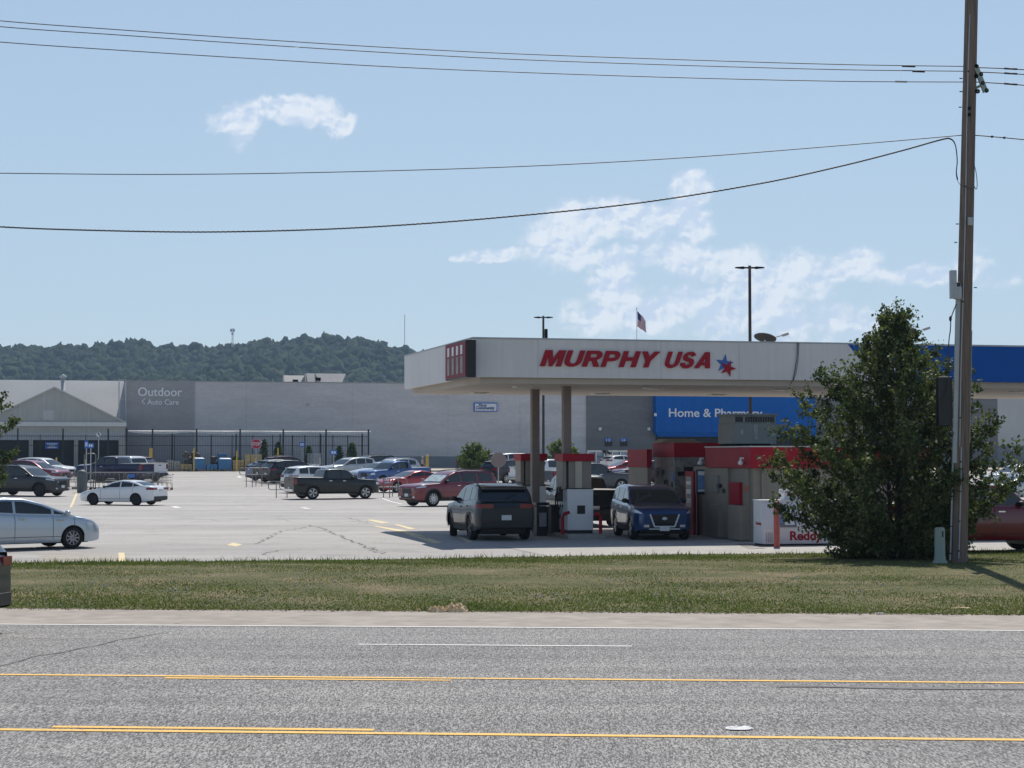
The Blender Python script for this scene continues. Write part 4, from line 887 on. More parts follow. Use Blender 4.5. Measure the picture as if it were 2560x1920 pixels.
car('pickup', 'pickup_truck', 'white pickup parked behind the two station columns', 'pickup truck', P('white', (.74, .76, .78)), 36, 1272, 1440, 1216, anchor='L')
car('pickup', 'pickup_truck', 'grey pickup right of the white pickup, seen behind the fuel pumps', 'pickup truck', P('grey', (.08, .09, .105)), 22, 1360, 1574, 1231, anchor='L')
car('sedan', 'sedan', 'bright red car beyond the grey pickup', 'car', P('red', (.38, .022, .03)), 200, 1484, 1640, 1196, anchor='L')
car('suv', 'suv', 'maroon suv whose front shows left of the red kiosk', 'car', P('maroon', (.07, .012, .02)), 200, 1525, 1650, 1209, anchor='L')
hb = car('hatch', 'hatchback', 'hatchback with its tailgate raised beyond the red car', 'car', P('white2', (.78, .78, .78), 0), 30, 1500, 1580, 1177, anchor='L')
lg = MB(); T = CARS['hatch']; lg.grid([[(-T['L'] / 2 + .6 - .55 * t, y, 1.50 + .45 * t) for y in (-.6, 0, .6)] for t in (0, .5, 1)], 0, True); obj('tailgate', lg, M['glass'], hb, local=True)
c_ramp = car('pickup', 'pickup_truck', 'black pickup seen from behind at the fuel pump', 'pickup truck', P('black', (.016, .018, .022)), 101, 1362, 1534, 1316, None, scale=1.0, rim='rim_dark')
c_cher = car('suv', 'suv', 'dark grey suv seen from behind under the left end of the station canopy', 'car', P('gunmetal2', (.040, .05, .06)), 104, 1113, 1337, 1350, None, scale=1.03, rim='rim_dark', steer=-.2, rails=1)
c_tuc = car('suv', 'suv', 'blue suv with chrome framed grille facing out between the pump and the kiosk', 'car', P('tucson_blue', (.010, .048, .155)), -83, 1527, 1730, 1349, None, scale=1.0, grille='chrome', spokes=5)
c_redp = car('pickup', 'pickup_truck', 'red pickup behind the pole at the right edge', 'pickup truck', P('candy', (.17, .007, .018), 0), 12, 2190, 2672, 1385, None, scale=1.0)
car('suv', 'suv', 'white suv in front of the store at the far right edge', 'car', P('white', (.74, .76, .78)), 200, 2455, 2640, 1222, clad=0, anchor='L')
car('sedan', 'sedan', 'white sedan with open view of its hood at the right edge', 'car', P('white2', (.78, .78, .78), 0), 200, 2496, 2680, 1240, anchor='L')
car('hatch', 'hatchback', 'pale hatchback roof behind the red pickup', 'car', P('silver2', (.50, .52, .53)), 200, 2448, 2600, 1252, anchor='L')
# ---------------------------------------------------------------- superstore
QW = 187.0; ZT = 9.6
def aw(px, q=QW): return pq(px, 1140, q)[0]
def zw(px, py, q=QW): return pq(px, py, q)[1]
c0 = S(aw(900), QW, 1.0)
store = thing('superstore', 'long grey block superstore with blue entrance panel across the back of the lot', 'store building', c0)
def wall(nm, px0, px1, z0, z1, m, q=QW, th=.3, label=None, q1=None):
    mb = MB(); a0 = px0[0] if isinstance(px0, tuple) else aw(px0, q); a1 = px1[0] if isinstance(px1, tuple) else aw(px1, q)
    mb.sbox(a0, a1, q, q1 or q + th, z0, z1); o = obj(nm, mb, m, store)
    if label: o['label'] = label
    return o
aL, aR = aw(-500), 160.0
wall('wall', (aw(314),), (aR,), 0.6, ZT, M['wall_mid'], q1=QW + 40)
wall('wall', (aL,), (aw(314) - .002,), 0.6, 5.0, M['wall_light'], QW + .0, q1=QW + 39.9)
sr = MB(); sr.hexa([S(aL, QW - .2, 4.9), S(aw(314) - .01, QW - .2, 4.9), S(aw(314) - .01, QW + 5.0, 4.9), S(aL, QW + 5.0, 4.9), S(aL, QW + 4.6, ZT + .2), S(aw(314) - .01, QW + 4.6, ZT + .2), S(aw(314) - .01, QW + 5.0, ZT + .2), S(aL, QW + 5.0, ZT + .2)])
obj('sloped_roof', sr, M['wall_light'], store)['label'] = 'pale sloping metal roof left of the Outdoor panel'
ob = MB(); ob.sbox(aw(315), aw(485), QW - .12, QW, .9, ZT + .02); op = obj('outdoor_panel', ob, M['wall_dark'], store)
tx = MB(); text_on_q(tx, 'Outdoor', 345, 455, 968, 991, QW - .12, fat=.012); obj('lettering', tx, M['letter'], op)
tx = MB(); text_on_q(tx, 'Auto Care', 368, 447, 998, 1012, QW - .12, fat=.012)
a0, z0 = pq(354, 1010.5, QW); zt = zw(354, 996.5)
for z_, z2 in ((z0, (z0 + zt) / 2), (zt, (z0 + zt) / 2)): tx.bar(S(a0 + .32, QW - .15, z_), S(a0, QW - .15, z2), .10, .08)
obj('lettering', tx, M['letter'], op)
bs = MB(); bs.sbox(aw(925), aw(1655), QW - .06, QW, .7, zw(1000, 1141)); obj('wall_base', bs, M['wall_base'], store)
bs = MB(); bs.sbox(aw(2300), aR, QW - .09, QW, .7, zw(2520, 1114)); obj('wall_base', bs, M['wall_base'], store)
wall('dark_panel', 1467, 1640, .7, ZT + .5, M['wall_deep'], QW - .15, .15, 'charcoal wall panel left of the blue entrance panel')
wall('dark_panel', 2030, 2495, .7, ZT + .5, M['wall_deep'], QW - .15, .15, 'charcoal wall panel right of the blue entrance panel')
wall('light_panel', 2495, 2700, zw(2520, 1114), ZT + .2, M['wall_light'], QW - .12, .12)
bp = MB(); zb0, zb1 = zw(1700, 1080), 12.6; A0, A1 = aw(1631), aw(2030); bp.sbox(A0, A1, QW - 1.2, QW - .2, zb0, zb1)
bp.hexa([S(A0 + .35, QW - .95, zb0 - .5), S(A1 - .1, QW - .95, zb0 - .5), S(A1 - .1, QW - .2, zb0 - .5), S(A0 + .35, QW - .2, zb0 - .5), S(A0, QW - 1.19, zb0 - .002), S(A1, QW - 1.19, zb0 - .002), S(A1, QW - .2, zb0 - .002), S(A0, QW - .2, zb0 - .002)])
bpo = obj('blue_panel', bp, M['store_blue'], store)
sm_ = MB()
for k in range(1, 18): a = A0 + (A1 - A0) * k / 18; sm_.sbox(a - .012, a + .012, QW - 1.215, QW - 1.2, zb0, zb1)
for z_ in np.arange(zb0 + .6, zb1, .75): sm_.sbox(A0, A1, QW - 1.217, QW - 1.2, z_ - .01, z_ + .01)
obj('panel_joint', sm_, mat('store_blue_joint', (.010, .075, .29), .5), bpo)
tx = MB(); text_on_q(tx, 'Home & Pharmacy', 1672, 1906, 1021, 1050, QW - 1.22, fat=.012); obj('lettering', tx, M['letter'], bpo)
# entrance under the blue panel: its shade painted as a flat near-black slab
en = MB(); en.sbox(A0 + .3, A1 - .3, QW - .4, QW - .25, .8, zb0 - .5); obj('entrance', en, M['inner_shade'], store)
sg = MB(); a0, a1 = aw(1184), aw(1242); z0, z1 = zw(1200, 1029), zw(1200, 1007); sg.sbox(a0, a1, QW - .22, QW, z0, z1, 0); sg.sbox(a0 + .09, a1 - .09, QW - .235, QW - .22, z0 + .09, z1 - .09, 1)
sgo = obj('wall_sign', sg, [M['sign_blue'], M['white_metal']], store, bevel=.02)
tx = MB(); text_on_q(tx, 'First', 1196, 1217, 1009.5, 1017, QW - .24, shear=.25, fat=.03, depth=.01); text_on_q(tx, 'Community', 1189, 1237, 1015.5, 1026, QW - .24, shear=.25, fat=.03, depth=.01); obj('lettering', tx, mat('navy_print', (.02, .06, .22), .5), sgo)
for px in (1511, 1549):
    a0, a1 = aw(px), aw(px + 18); pb = MB(); pb.sbox(a0, a1, QW - .24, QW - .16, zw(px, 1103), zw(px, 1096), 0); pb.sbox(a0, a1, QW - .23, QW - .16, zw(px, 1103) + .003 - .5, zw(px, 1103), 1); po = obj('price_banner', pb, [M['sign_blue'], M['black']], store)
    tx = MB(); text_on_q(tx, '13' if px == 1511 else '54', px + 5, px + 14, 1097, 1104, QW - .25, depth=.01); obj('lettering', tx, M['letter'], po)
for px, pyy in ((1498, 1076), (1620, 1076), (1629, 1041)):
    lb = MB(); a0 = aw(px); z0 = zw(px, pyy); lb.sbox(a0 - .12, a0 + .12, QW - 1.35 if px > 1625 else QW - .45, QW - 1.2 if px > 1625 else QW - .15, z0, z0 + .3); obj('wall_lamp', lb, M['white_metal'], store)
pj = MB(); a_ = aw(770); pj.sbox(a_ - .12, a_ + .12, QW - .2, QW, zw(770, 1013), zw(770, 1009)); obj('wall_lamp', pj, M['conduit'], store)
cp = MB(); cp.sbox(aw(314), aR, QW - .05, QW + .4, ZT, ZT + .10); obj('parapet_cap', cp, M['wall_dark'], store)
for px in (615, 880, 1120, 1300): jt = MB(); a = aw(px); jt.sbox(a - .012, a + .012, QW - .012, QW, 1.1, ZT - .05); obj('wall_joint', jt, M['wall_dark'], store)
# ladder and cage by the white wall, flue
ld = MB(); a0, a1 = aw(296), aw(313.5)
for a in (a0, a1): ld.sbox(a - .05, a + .05, QW - .3, QW - .2, zw(300, 1055), zw(300, 950), 0)
ld.sbox(a0, a1, QW - .3, QW - .2, zw(300, 951), zw(300, 949.5), 0); ld.sbox(a0, a1, QW - .28, QW - .2, zw(300, 999), zw(300, 998), 0)
obj('roof_ladder', ld, M['conduit'], store)
# rooftop air handlers
def rooftop(nm, label, px0, px1, y0, y1, q, shape):
    t = thing(nm, label, 'rooftop unit', S(aw((px0 + px1) / 2, q), q, ZT), 'rooftop air handlers on the store'); mb = MB()
    a0, a1 = aw(px0, q), aw(px1, q); zt = zw(px0, y0, q); zb_ = ZT - .3
    if shape == 'hood': mb.hexa([S(a0, q, zb_), S(a1 - .9, q, zb_), S(a1 - .9, q + 2, zb_), S(a0, q + 2, zb_), S(a0, q + 1.3, zt), S(a1, q + 1.3, zt), S(a1, q + 2, zt), S(a0, q + 2, zt)])  # fronts of both shapes lean back so the sun lights them
    else:
        mb.hexa([S(a0, q, zb_), S(a1 - 3.2, q, zb_), S(a1 - 3.2, q + 2.5, zb_), S(a0, q + 2.5, zb_), S(a0, q + 1.3, zt), S(a1 - 3.2, q + 1.3, zt), S(a1 - 3.2, q + 2.5, zt), S(a0, q + 2.5, zt)])
        mb.hexa([S(a1 - 2.4, q, zb_), S(a1 - .8, q, zb_), S(a1 - .8, q + 2, zb_), S(a1 - 2.4, q + 2, zb_), S(a1 - 3.15, q + 1.3, zt), S(a1, q + 1.3, zt), S(a1, q + 2, zt), S(a1 - 3.15, q + 2, zt)])
    obj('housing', mb, mat('rooftop_housing', (.55, .52, .48), .7, var=.08), t)
    v = MB(); v.sbox(a0 + .8, a0 + 1.3, q + .3, q + .7, zt - .75, zt - .45); obj('louvre', v, M['dark_steel'], t)
rooftop('rooftop_unit', 'small wedge shaped beige unit on the store roof', 713, 765, 937, 957, QW + 4, 'hood')
rooftop('rooftop_unit', 'long beige rooftop unit with a flared hood at its right end', 770, 869, 932, 957, QW + 4, 'long')
# ---------------------------------------------------------------- garden centre
QG = 183.5
gc = thing('garden_centre', 'gabled beige garden shop joined to the left of the superstore', 'building', S(aw(130, QG), QG, 1.0))
ax, zax = pq(136, 968, QG); ar, zr = pq(313, 1056, QG); al_ = 2 * ax - ar
g = MB(); fr = [S(al_, QG, zr), S(ar, QG, zr), S(ax, QG, zax)]; bk = [S(al_, QG + 3.3, zr), S(ar, QG + 3.3, zr), S(ax, QG + 3.3, zax)]
g.poly(fr); g.poly([fr[1], bk[1], bk[2], fr[2]]); g.poly([fr[0], fr[2], bk[2], bk[0]]); obj('gable', g, M['gable'], gc)
ed = MB(); ed.bar(S(al_, QG - .1, zr), S(ax, QG - .1, zax), .25, .12); ed.bar(S(ax, QG - .1, zax), S(ar, QG - .1, zr), .25, .12); obj('roof_edge', ed, M['wall_light'], gc)
gt = MB(); z0 = zw(100, 1065.5, QG); gt.sbox(al_, ar + .1, QG - .3, QG, z0, zr); obj('gutter', gt, M['trim_white'], gc)
bd = MB(); z1 = zw(100, 1081, QG); bd.sbox(al_, ar, QG - .05, QG + .2, z1, z0); obj('wall', bd, M['gable'], gc)
z2 = zw(100, 1100, QG); lv = MB(); lv.sbox(al_, ar, QG, QG + .2, z2, z1); obj('louvre', lv, M['conduit'], gc)
dk = MB(); dk.sbox(al_, aw(296, QG), QG + .3, QG + .5, .9, z2); obj('opening', dk, M['inner_shade'], gc)  # solid near-black slab, painted shade of the shop interior
for p0, p1 in ((-60, -40), (72, 82), (185, 195), (297, 313)):
    c = MB(); c.sbox(aw(p0, QG), aw(p1, QG), QG - .05, QG + .3, .9, z2); obj('pier', c, M['gable'], gc)
v = MB(); v.sbox(aw(107, QG), aw(133, QG), QG - .04, QG, zw(110, 1051, QG), zw(110, 1026, QG)); obj('vent', v, M['wall_light'], gc)
pl = MB()
for px in (49, 108, 221): pl.sbox(aw(px, QG) - .03, aw(px, QG) + .03, QG - .02, QG, z1, zr + (zax - zr) * max(0, (1 - abs(aw(px, QG) - ax) / (ar - ax))) - .05)
obj('panel_joint', pl, M['wall_light'], gc)
fl = MB(); p = S(aw(156, QG + 2), QG + 2, 0); zt_ = zw(156, 944, QG + 2); fl.tube([(p[0], p[1], zw(156, 976, QG + 2)), (p[0], p[1], zt_)], .21, 12); fl.lathe([(.0, .35), (.36, .1), (.36, 0), (0, 0)], (p[0], p[1], zt_), 12); obj('flue', fl, M['conduit'], gc)
bn = MB(); bn.sbox(aw(112, QG), aw(147, QG), QG - .12, QG - .05, zw(120, 1122, QG), zw(120, 1105, QG)); bo = obj('banner', bn, M['sign_blue'], gc)
tx = MB()
# small lines of writing on the banner are unreadable: kept as plain pale bars
tx = MB()
for i, (w0, w1) in enumerate(((117, 142), (122, 138), (119, 141))): tx.sbox(aw(w0, QG), aw(w1, QG), QG - .135, QG - .12, zw(120, 1111 + i * 4.5, QG), zw(120, 1108.6 + i * 4.5, QG))
obj('print', tx, M['letter'], bo)
# fence of the garden yard
QF = 180.0
def picket_fence(nm, px0, px1, label, posts, ytop=1087):
    a0, a1 = aw(px0, QF), aw(px1, QF); t = thing(nm, label, 'fence', S((a0 + a1) / 2, QF, 1.0)); zt = zw(500, ytop, QF)
    pk = MB(); n = int((a1 - a0) / .15)
    for k in range(n): a = a0 + (a1 - a0) * k / n; pk.sbox(a, a + .022, QF, QF + .022, 1.05, zt)
    for z in (zt - .15, zt - 1.0, 1.25): pk.sbox(a0, a1, QF - .03, QF, z - .025, z + .025)
    obj('picket_panel', pk, M['fence'], t)
    for px, tall in posts:
        a = aw(px, QF); q = MB(); q.sbox(a - .07 if tall else a - .04, a + .07 if tall else a + .04, QF - .06, QF + .06, .9, zt + (.55 if tall else 0)); obj('post', q, M['fence'], t)
picket_fence('yard_fence', 315, 923, 'tall black picket fence around the garden yard in front of the grey wall', [(px, 1) for px in (316, 381, 491, 600, 708, 815, 921)] + [(px, 0) for px in (436, 528, 580, 632, 681, 731, 762, 802, 832, 869)])
picket_fence('yard_fence', -120, 314, 'black picket fence in front of the garden shop openings', [(px, 1) for px in (-70, 44, 157, 270)] + [(px, 0) for px in (100, 214)])
sc_ = thing('shade_canopy', 'pale fabric shade canopy hanging above the yard fence', 'canopy', S(aw(600, 183), 183, 4.0)); mb = MB(); rows = []
for k, a in enumerate(np.linspace(aw(318, 183), aw(921, 183), 60)):
    sg_ = .10 * abs(math.sin(k * .21)) + random.uniform(0, .05); z = zw(600, 1078, 183); rows.append([S(a, 181.2, z - .12 - sg_ * 1.4), S(a, 181.25, z - sg_ * .5), S(a, 182.0, z + .03)])
mb.grid(rows, 0, True); obj('cloth', mb, M['shade_cloth'], sc_)
for px in (430, 590, 700, 800, 905): pp = MB(); pp.sbox(aw(px, 182) - .05, aw(px, 182) + .05, 181.9, 182, .9, zw(600, 1080, 182)); obj('support', pp, M['dark_steel'], sc_)
# goods: wrapped pallets in front of the fence
def pallet(px0, px1, ytop, ybot, m, label, kind='stack', q=178.3):
    a0, a1 = aw(px0, q), aw(px1, q); zb_ = gz(*S(a0, q)[:2]); zt = zw(px0, ytop, q); t = thing('goods_pallet', label, 'pallet', S((a0 + a1) / 2, q, zb_), 'pallets of goods along the garden fence')
    p = MB(); p.sbox(a0, a1, q, q + 1.1, zb_ + .02, zb_ + .05)
    for a in (a0 + .05, (a0 + a1) / 2, a1 - .05): p.sbox(a - .05, a + .05, q, q + 1.1, zb_, zb_ + .12)
    p.sbox(a0, a1, q, q + 1.1, zb_ + .12, zb_ + .15); obj('pallet_base', p, M['wood_crate'], t)
    g = MB(); rg = np.random.default_rng(int(px0))
    if kind == 'stack':
        n = max(1, int((zt - zb_ - .15) / .28)); h = (zt - zb_ - .15) / n
        for i in range(n):
            for k in range(3):
                w = (a1 - a0) / 3; aa = a0 + k * w; d = rg.uniform(-.03, .03, 2); g.sbox(aa + .015, aa + w - .015 + d[0] * .3, q + .03 + d[1], q + 1.05, zb_ + .15 + i * h + .01, zb_ + .15 + (i + 1) * h - .01)
    elif kind == 'wrap':
        g.sbox(a0 + .02, a1 - .02, q + .02, q + 1.08, zb_ + .152, zt - .1); g.hexa([S(a0 + .02, q + .02, zt - .098), S(a1 - .02, q + .02, zt - .098), S(a1 - .02, q + 1.08, zt - .098), S(a0 + .02, q + 1.08, zt - .098), S(a0 + .2, q + .2, zt + .03), S(a1 - .2, q + .2, zt), S(a1 - .25, q + .9, zt + .02), S(a0 + .2, q + .9, zt)])
    else:
        for i in range(26): x, y, z = rg.uniform(a0 + .15, a1 - .15), rg.uniform(q + .2, q + .9), rg.uniform(zb_ + .25, zt - .1); c = S(x, y, z); g.ball(c, rg.uniform(.18, .3), .2, rg.uniform(.1, .2), 5)
    obj('load', g, m, t, bevel=.02 if kind != 'bags' else 0)
pallet(418, 434, 1151, 1176, M['bag_grey'], 'grey wrapped pallet nearest the white pickup tailgate'); pallet(435, 450, 1153, 1176, M['bag_grey'], 'grey sacks on the second pallet from the left')
pallet(451, 481, 1160, 1176, M['wood_crate'], 'low yellowish stack of sacks below the dark tyres'); pallet(459, 481, 1128, 1160, M['bag_dark'], 'dark mounded bags on the tall left stack', 'bags', 179.2)
pallet(482, 513, 1144, 1176, M['blue_wrap'], 'left of the two tall blue wrapped pallets', 'wrap'); pallet(478, 501, 1130, 1150, M['bag_dark'], 'dark bags behind the left blue wrapped pallet', 'bags', 179.4)
pallet(517, 544, 1161, 1176, M['blue_wrap'], 'low blue stack between the two tall blue pallets', 'stack'); pallet(527, 545, 1141, 1160, M['bag_dark'], 'grey brown bags behind the low blue stack', 'bags', 179.3)
pallet(546, 580, 1145, 1176, M['blue_wrap'], 'right of the two tall blue wrapped pallets', 'wrap'); pallet(582, 611, 1150, 1176, M['wood_crate'], 'tan stack of boxes right of the blue pallets')
pallet(612, 655, 1136, 1176, M['wood_crate'], 'tall tan stack below the red stop sign'); pallet(546, 567, 1134, 1146, M['blue_wrap'], 'blue crates behind the right blue pallet', 'stack', 179.4)
M['yard_green'] = leaf_material('yard_plants', (.03, .065, .025), (.06, .11, .035), (.11, .17, .04), tr=.25)
def yard_plant(px, ytop, w, seed, label, q=182.0, cone=True):
    w *= 1.15; ytop += 7
    a = aw(px, q); p = S(a, q); zb_ = 1.1; zt = zw(px, ytop, q); t = thing('yard_shrub', label, 'shrub', (p[0], p[1], zb_), 'potted plants inside the garden yard'); rg = np.random.default_rng(seed); n = 1500
    h = rg.random(n) ** .9; r = w * (np.sqrt(1 - h) if cone else np.sin(PI * np.clip(h, .05, 1)) ** .5) * np.sqrt(rg.random(n)); an = rg.random(n) * 2 * PI
    Pq = np.stack([r * np.cos(an), r * np.sin(an), .25 + h * (zt - zb_ - .3)], 1); o = tri_mesh('foliage', leaf_quads(Pq, .16, rg), M['yard_green'], 4); o.parent = t
    pot = MB(); pot.lathe([(.16, 0), (.22, .3), (.2, .3)], (p[0], p[1], zb_), 10); obj('pot', pot, M['black'], t)
for i, (px, yt, w, lb) in enumerate(((660, 1092, .5, 'bright green bushy plant right of the red stop sign'), (695, 1098, .55, 'dark conical shrub left of the blue number sign'), (772, 1108, .45, 'narrow dark shrub right of the blue number sign'), (848, 1108, .5, 'dark rounded shrub between the last two yard fence posts'), (590, 1135, .9, 'low spreading green plant behind the tan boxes'), (880, 1100, .45, 'tall thin plant near the right end of the yard fence'))):
    yard_plant(px, yt, w, 40 + i, lb, cone=i != 5)
# ---------------------------------------------------------------- signs, bollards, rails, person
def sign_post(nm, label, cat, px, py, w, h, D, m, shape='rect', ybase=None, group=None, back=False):
    X, _, zc = at(px, py, D); zb_ = gz(X, D); t = thing(nm, label, cat, (X, D, zb_), group); s = MB(); W_, H_ = w / F * D / 2, h / F * D / 2
    if shape == 'oct':
        R_ = W_ / math.cos(PI / 8); pts = [(X + R_ * math.cos(PI / 8 + k * PI / 4), zc + R_ * math.sin(PI / 8 + k * PI / 4)) for k in range(8)]
        s.poly([(x, D - .02, z) for x, z in pts]); s.poly([(x, D + .0, z) for x, z in reversed(pts)])
        for k in range(8): a, b = pts[k], pts[(k + 1) % 8]; s.poly([(a[0], D - .02, a[1]), (b[0], D - .02, b[1]), (b[0], D, b[1]), (a[0], D, a[1])])
    elif shape == 'disc':
        s.lathe([(0.001, -.02), (W_, -.02), (W_, 0), (.001, 0)], (X, D, zc), 20, 0, 'y')
    else: s.box(X - W_, X + W_, D - .03, D, zc - H_, zc + H_)
    so_ = obj('sign_face', s, m, t); p = MB(); p.box(X - .03, X + .03, D + .002, D + .05, zb_, zc + (H_ * .8 if not back else H_ * .5)); obj('post', p, M['conduit'], t); return t, so_, (X, D, zc, W_, H_)
t, sf, g_ = sign_post('stop_sign', 'red stop sign before the garden yard fence', 'stop sign', 640.5, 1110, 25, 25, 146, mat('stop_red', (.42, .02, .045), .4, var=.04), 'oct')
tx = MB(); X, D, zc, W_, H_ = g_; text_flat(tx, 'STOP', (X - W_ * .8, D - .025, zc - W_ * .3), (1, 0, 0), W_ * 1.6, W_ * .62, out=(0, -1, 0), fat=.01)
obj('lettering', tx, M['letter'], sf)
rb = MB(); R_ = W_ / math.cos(PI / 8)
for k in range(8): a0, a1 = PI / 8 + k * PI / 4, PI / 8 + (k + 1) * PI / 4; rb.poly([(X + r * math.cos(a), D - .024, zc + r * math.sin(a)) for r, a in ((R_ * .93, a0), (R_ * .93, a1), (R_ * .98, a1), (R_ * .98, a0))])
obj('border', rb, M['letter'], sf)
sign_post('stop_sign', 'bare grey brown back of an octagonal sign behind the dark grey suv', 'stop sign', 1246, 1150, 37, 37, 98, mat('sign_back', (.24, .19, .18), .6, var=.06), 'oct', back=True)
for px, py, w, h, D, lb in ((216, 1111, 9, 20, 134, 'narrow blue sign on the tall post left of the cart corral'), (227, 1114, 15, 12, 132, 'small blue number sign beside the narrow blue sign'), (755, 1111, 14, 12, 142, 'blue number sign over the maroon suv'), (834, 1131, 17, 12, 134, 'blue number sign over the pale silver suv'), (1432, 1116, 8, 11, 150, 'tiny blue sign right of the second station column')):
    t, sf, (X, D, zc, W_, H_) = sign_post('aisle_sign', lb, 'sign', px, py, w, h, D, M['sign_blue'], group='blue aisle signs')
    pr = MB(); pr.box(X - W_ * .6, X - W_ * .1, D - .034, D - .03, zc - H_ * .5, zc + H_ * .5); pr.box(X + W_ * .1, X + W_ * .6, D - .034, D - .03, zc - H_ * .5, zc + H_ * .5); obj('print', pr, M['letter'], sf)
t, sf, (X, D, zc, W_, H_) = sign_post('regulation_sign', 'round white traffic sign in front of the garden shop', 'sign', 246.5, 1086, 12, 14, 140, M['letter'], 'disc')
pr = MB(); pr.bar((X - W_ * .4, D - .03, zc + .1), (X + W_ * .4, D - .03, zc - .1), .05, .02); pr.bar((X - W_ * .1, D - .03, zc + .14), (X + .1, D - .03, zc - .14), .05, .02); obj('print', pr, M['black'], sf)
def bollard(px, yt, D, m, label, r=.11, cat='bollard', yb=None, group='yellow bollards by the store'):
    X, _, zt = at(px, yt, D); zb_ = gz(X, D); mb = MB(); mb.lathe([(r, 0), (r, zt - zb_ - r * .6), (r * .8, zt - zb_ - r * .2), (.001, zt - zb_)], (X, D, zb_), 14); o = obj('bollard', mb, m); return tag(o, label, cat, group)
bollard(1068, 1137, 168, M['bollard_yellow'], 'tall yellow bollard beside the walking person', .13)
for px, yt, D, lb in ((215, 1148, 150, 'yellow bollard left of the navy pickup cab'), (245, 1146, 150, 'yellow bollard behind the navy pickup hood'), (375, 1121, 172, 'tall yellow post above the white pickup'), (379.5, 1121, 172.5, 'tall yellow post just right of another above the white pickup'), (639, 1147, 150, 'yellow bollard below the red stop sign'), (800, 1145, 150, 'yellow bollard right of the caged cylinders'), (141, 1144, 150, 'pale yellow bollard above the dark red suv'), (485, 1120, 176, 'thin yellow post above the left blue pallet'), (592, 1127, 176, 'thin yellow post above the tan boxes'), (695, 1120, 176, 'thin yellow post right of the stop sign')):
    bollard(px, yt, D, M['bollard_yellow'], lb, .065)
M['corral_grey'] = mat('corral_grey', (.20, .21, .22), .5, .3)
def rail(name, label, pts, D, r=.03, z_on_ground=True, cat='cart corral', group='cart corral rails'):
    mb = MB(); P_ = []
    for px, py in pts: P_.append(at(px, py, D))
    mb.tube(P_, r, 6); return tag(obj(name, mb, M['conduit']), label, cat, group)
def corral(label, pxl, pxr, ytop, ymid, ybot, D, n=1):
    """bent tube loops on legs standing on the lot"""
    X0, X1 = (pxl - CX) / F * D, (pxr - CX) / F * D; zt, zm, zb_ = at(pxl, ytop, D)[2], at(pxl, ymid, D)[2], gz((X0 + X1) / 2, D)
    t = thing('cart_corral', label, 'cart corral', ((X0 + X1) / 2, D, zb_), 'tube rail cart corrals')
    for k, dy in enumerate((0, 1.9)):
        mb = MB(); Y = D + dy; sx = .4 * k; r = .12
        mb.tube([(X0 + sx + r, Y, zt), (X1 + sx - r, Y, zt), (X1 + sx - .03, Y, zt - .04), (X1 + sx, Y, zt - r), (X1 + sx, Y, zm + r), (X1 + sx - .03, Y, zm + .04), (X1 + sx - r, Y, zm), (X0 + sx + r, Y, zm), (X0 + sx + .03, Y, zm + .04), (X0 + sx, Y, zm + r), (X0 + sx, Y, zt - r), (X0 + sx + .03, Y, zt - .04), (X0 + sx + r, Y, zt)], .028, 6)
        for x in (X0 + sx + .45, X1 + sx - .5): mb.tube([(x, Y, zt), (x, Y, zb_)], .028, 6)
        obj('side_rail', mb, M['corral_grey'], t)
    return t
corral('cart rails beside the blue hatchback, farthest of the right hand rails', 600, 650, 1170, 1187, 1194, 130)
corral('cart rails sticking out left of the black pickup', 672, 740, 1204, 1224, 1241, 111)
corral('cart rails before the red coupe, between the black pickup and the red suv', 940, 996, 1197, 1218, 1234, 112)
cc = thing('cart_corral', 'long cart corral with low rail in front of the navy pickup', 'cart corral', (*at(290, 1190, 124)[:2], gz(*at(290, 1190, 124)[:2])), 'tube rail cart corrals'); mb = MB(); D = 123.0
zr_ = at(300, 1182, D)[2]; xs_ = [(p - CX) / F * D for p in (218, 300, 382)]
mb.tube([(xs_[0], D, zr_), (xs_[2], D, zr_)], .04, 6); mb.tube([(xs_[0], D + 2, zr_), (xs_[2], D + 2, zr_)], .04, 6)
for x in xs_: mb.tube([(x, D, zr_), (x, D, gz(x, D))], .035, 6); mb.tube([(x, D + 2, zr_), (x, D + 2, gz(x, D))], .035, 6)
obj('side_rail', mb, M['corral_grey'], cc); hf = MB(); X0, X1 = (212 - CX) / F * 126, (240 - CX) / F * 126; zt = at(212, 1134, 126)[2]; hf.tube([(X0, 126, gz(X0, 126)), (X0, 126, zt - .1), (X0 + .1, 126, zt), (X1 - .1, 126, zt), (X1, 126, zt - .1), (X1, 126, gz(X1, 126))], .035, 6); obj('end_frame', hf, M['corral_grey'], cc)
sgn = MB(); X0 = (322 - CX) / F * (D - .1); sgn.box(X0, X0 + .38, D - .12, D - .08, at(322, 1194, D)[2], at(322, 1185, D)[2]); obj('sign_plate', sgn, M['sign_blue'], cc)
M['cart_steel'] = mat('cart_steel', (.13, .135, .14), .4, .5)
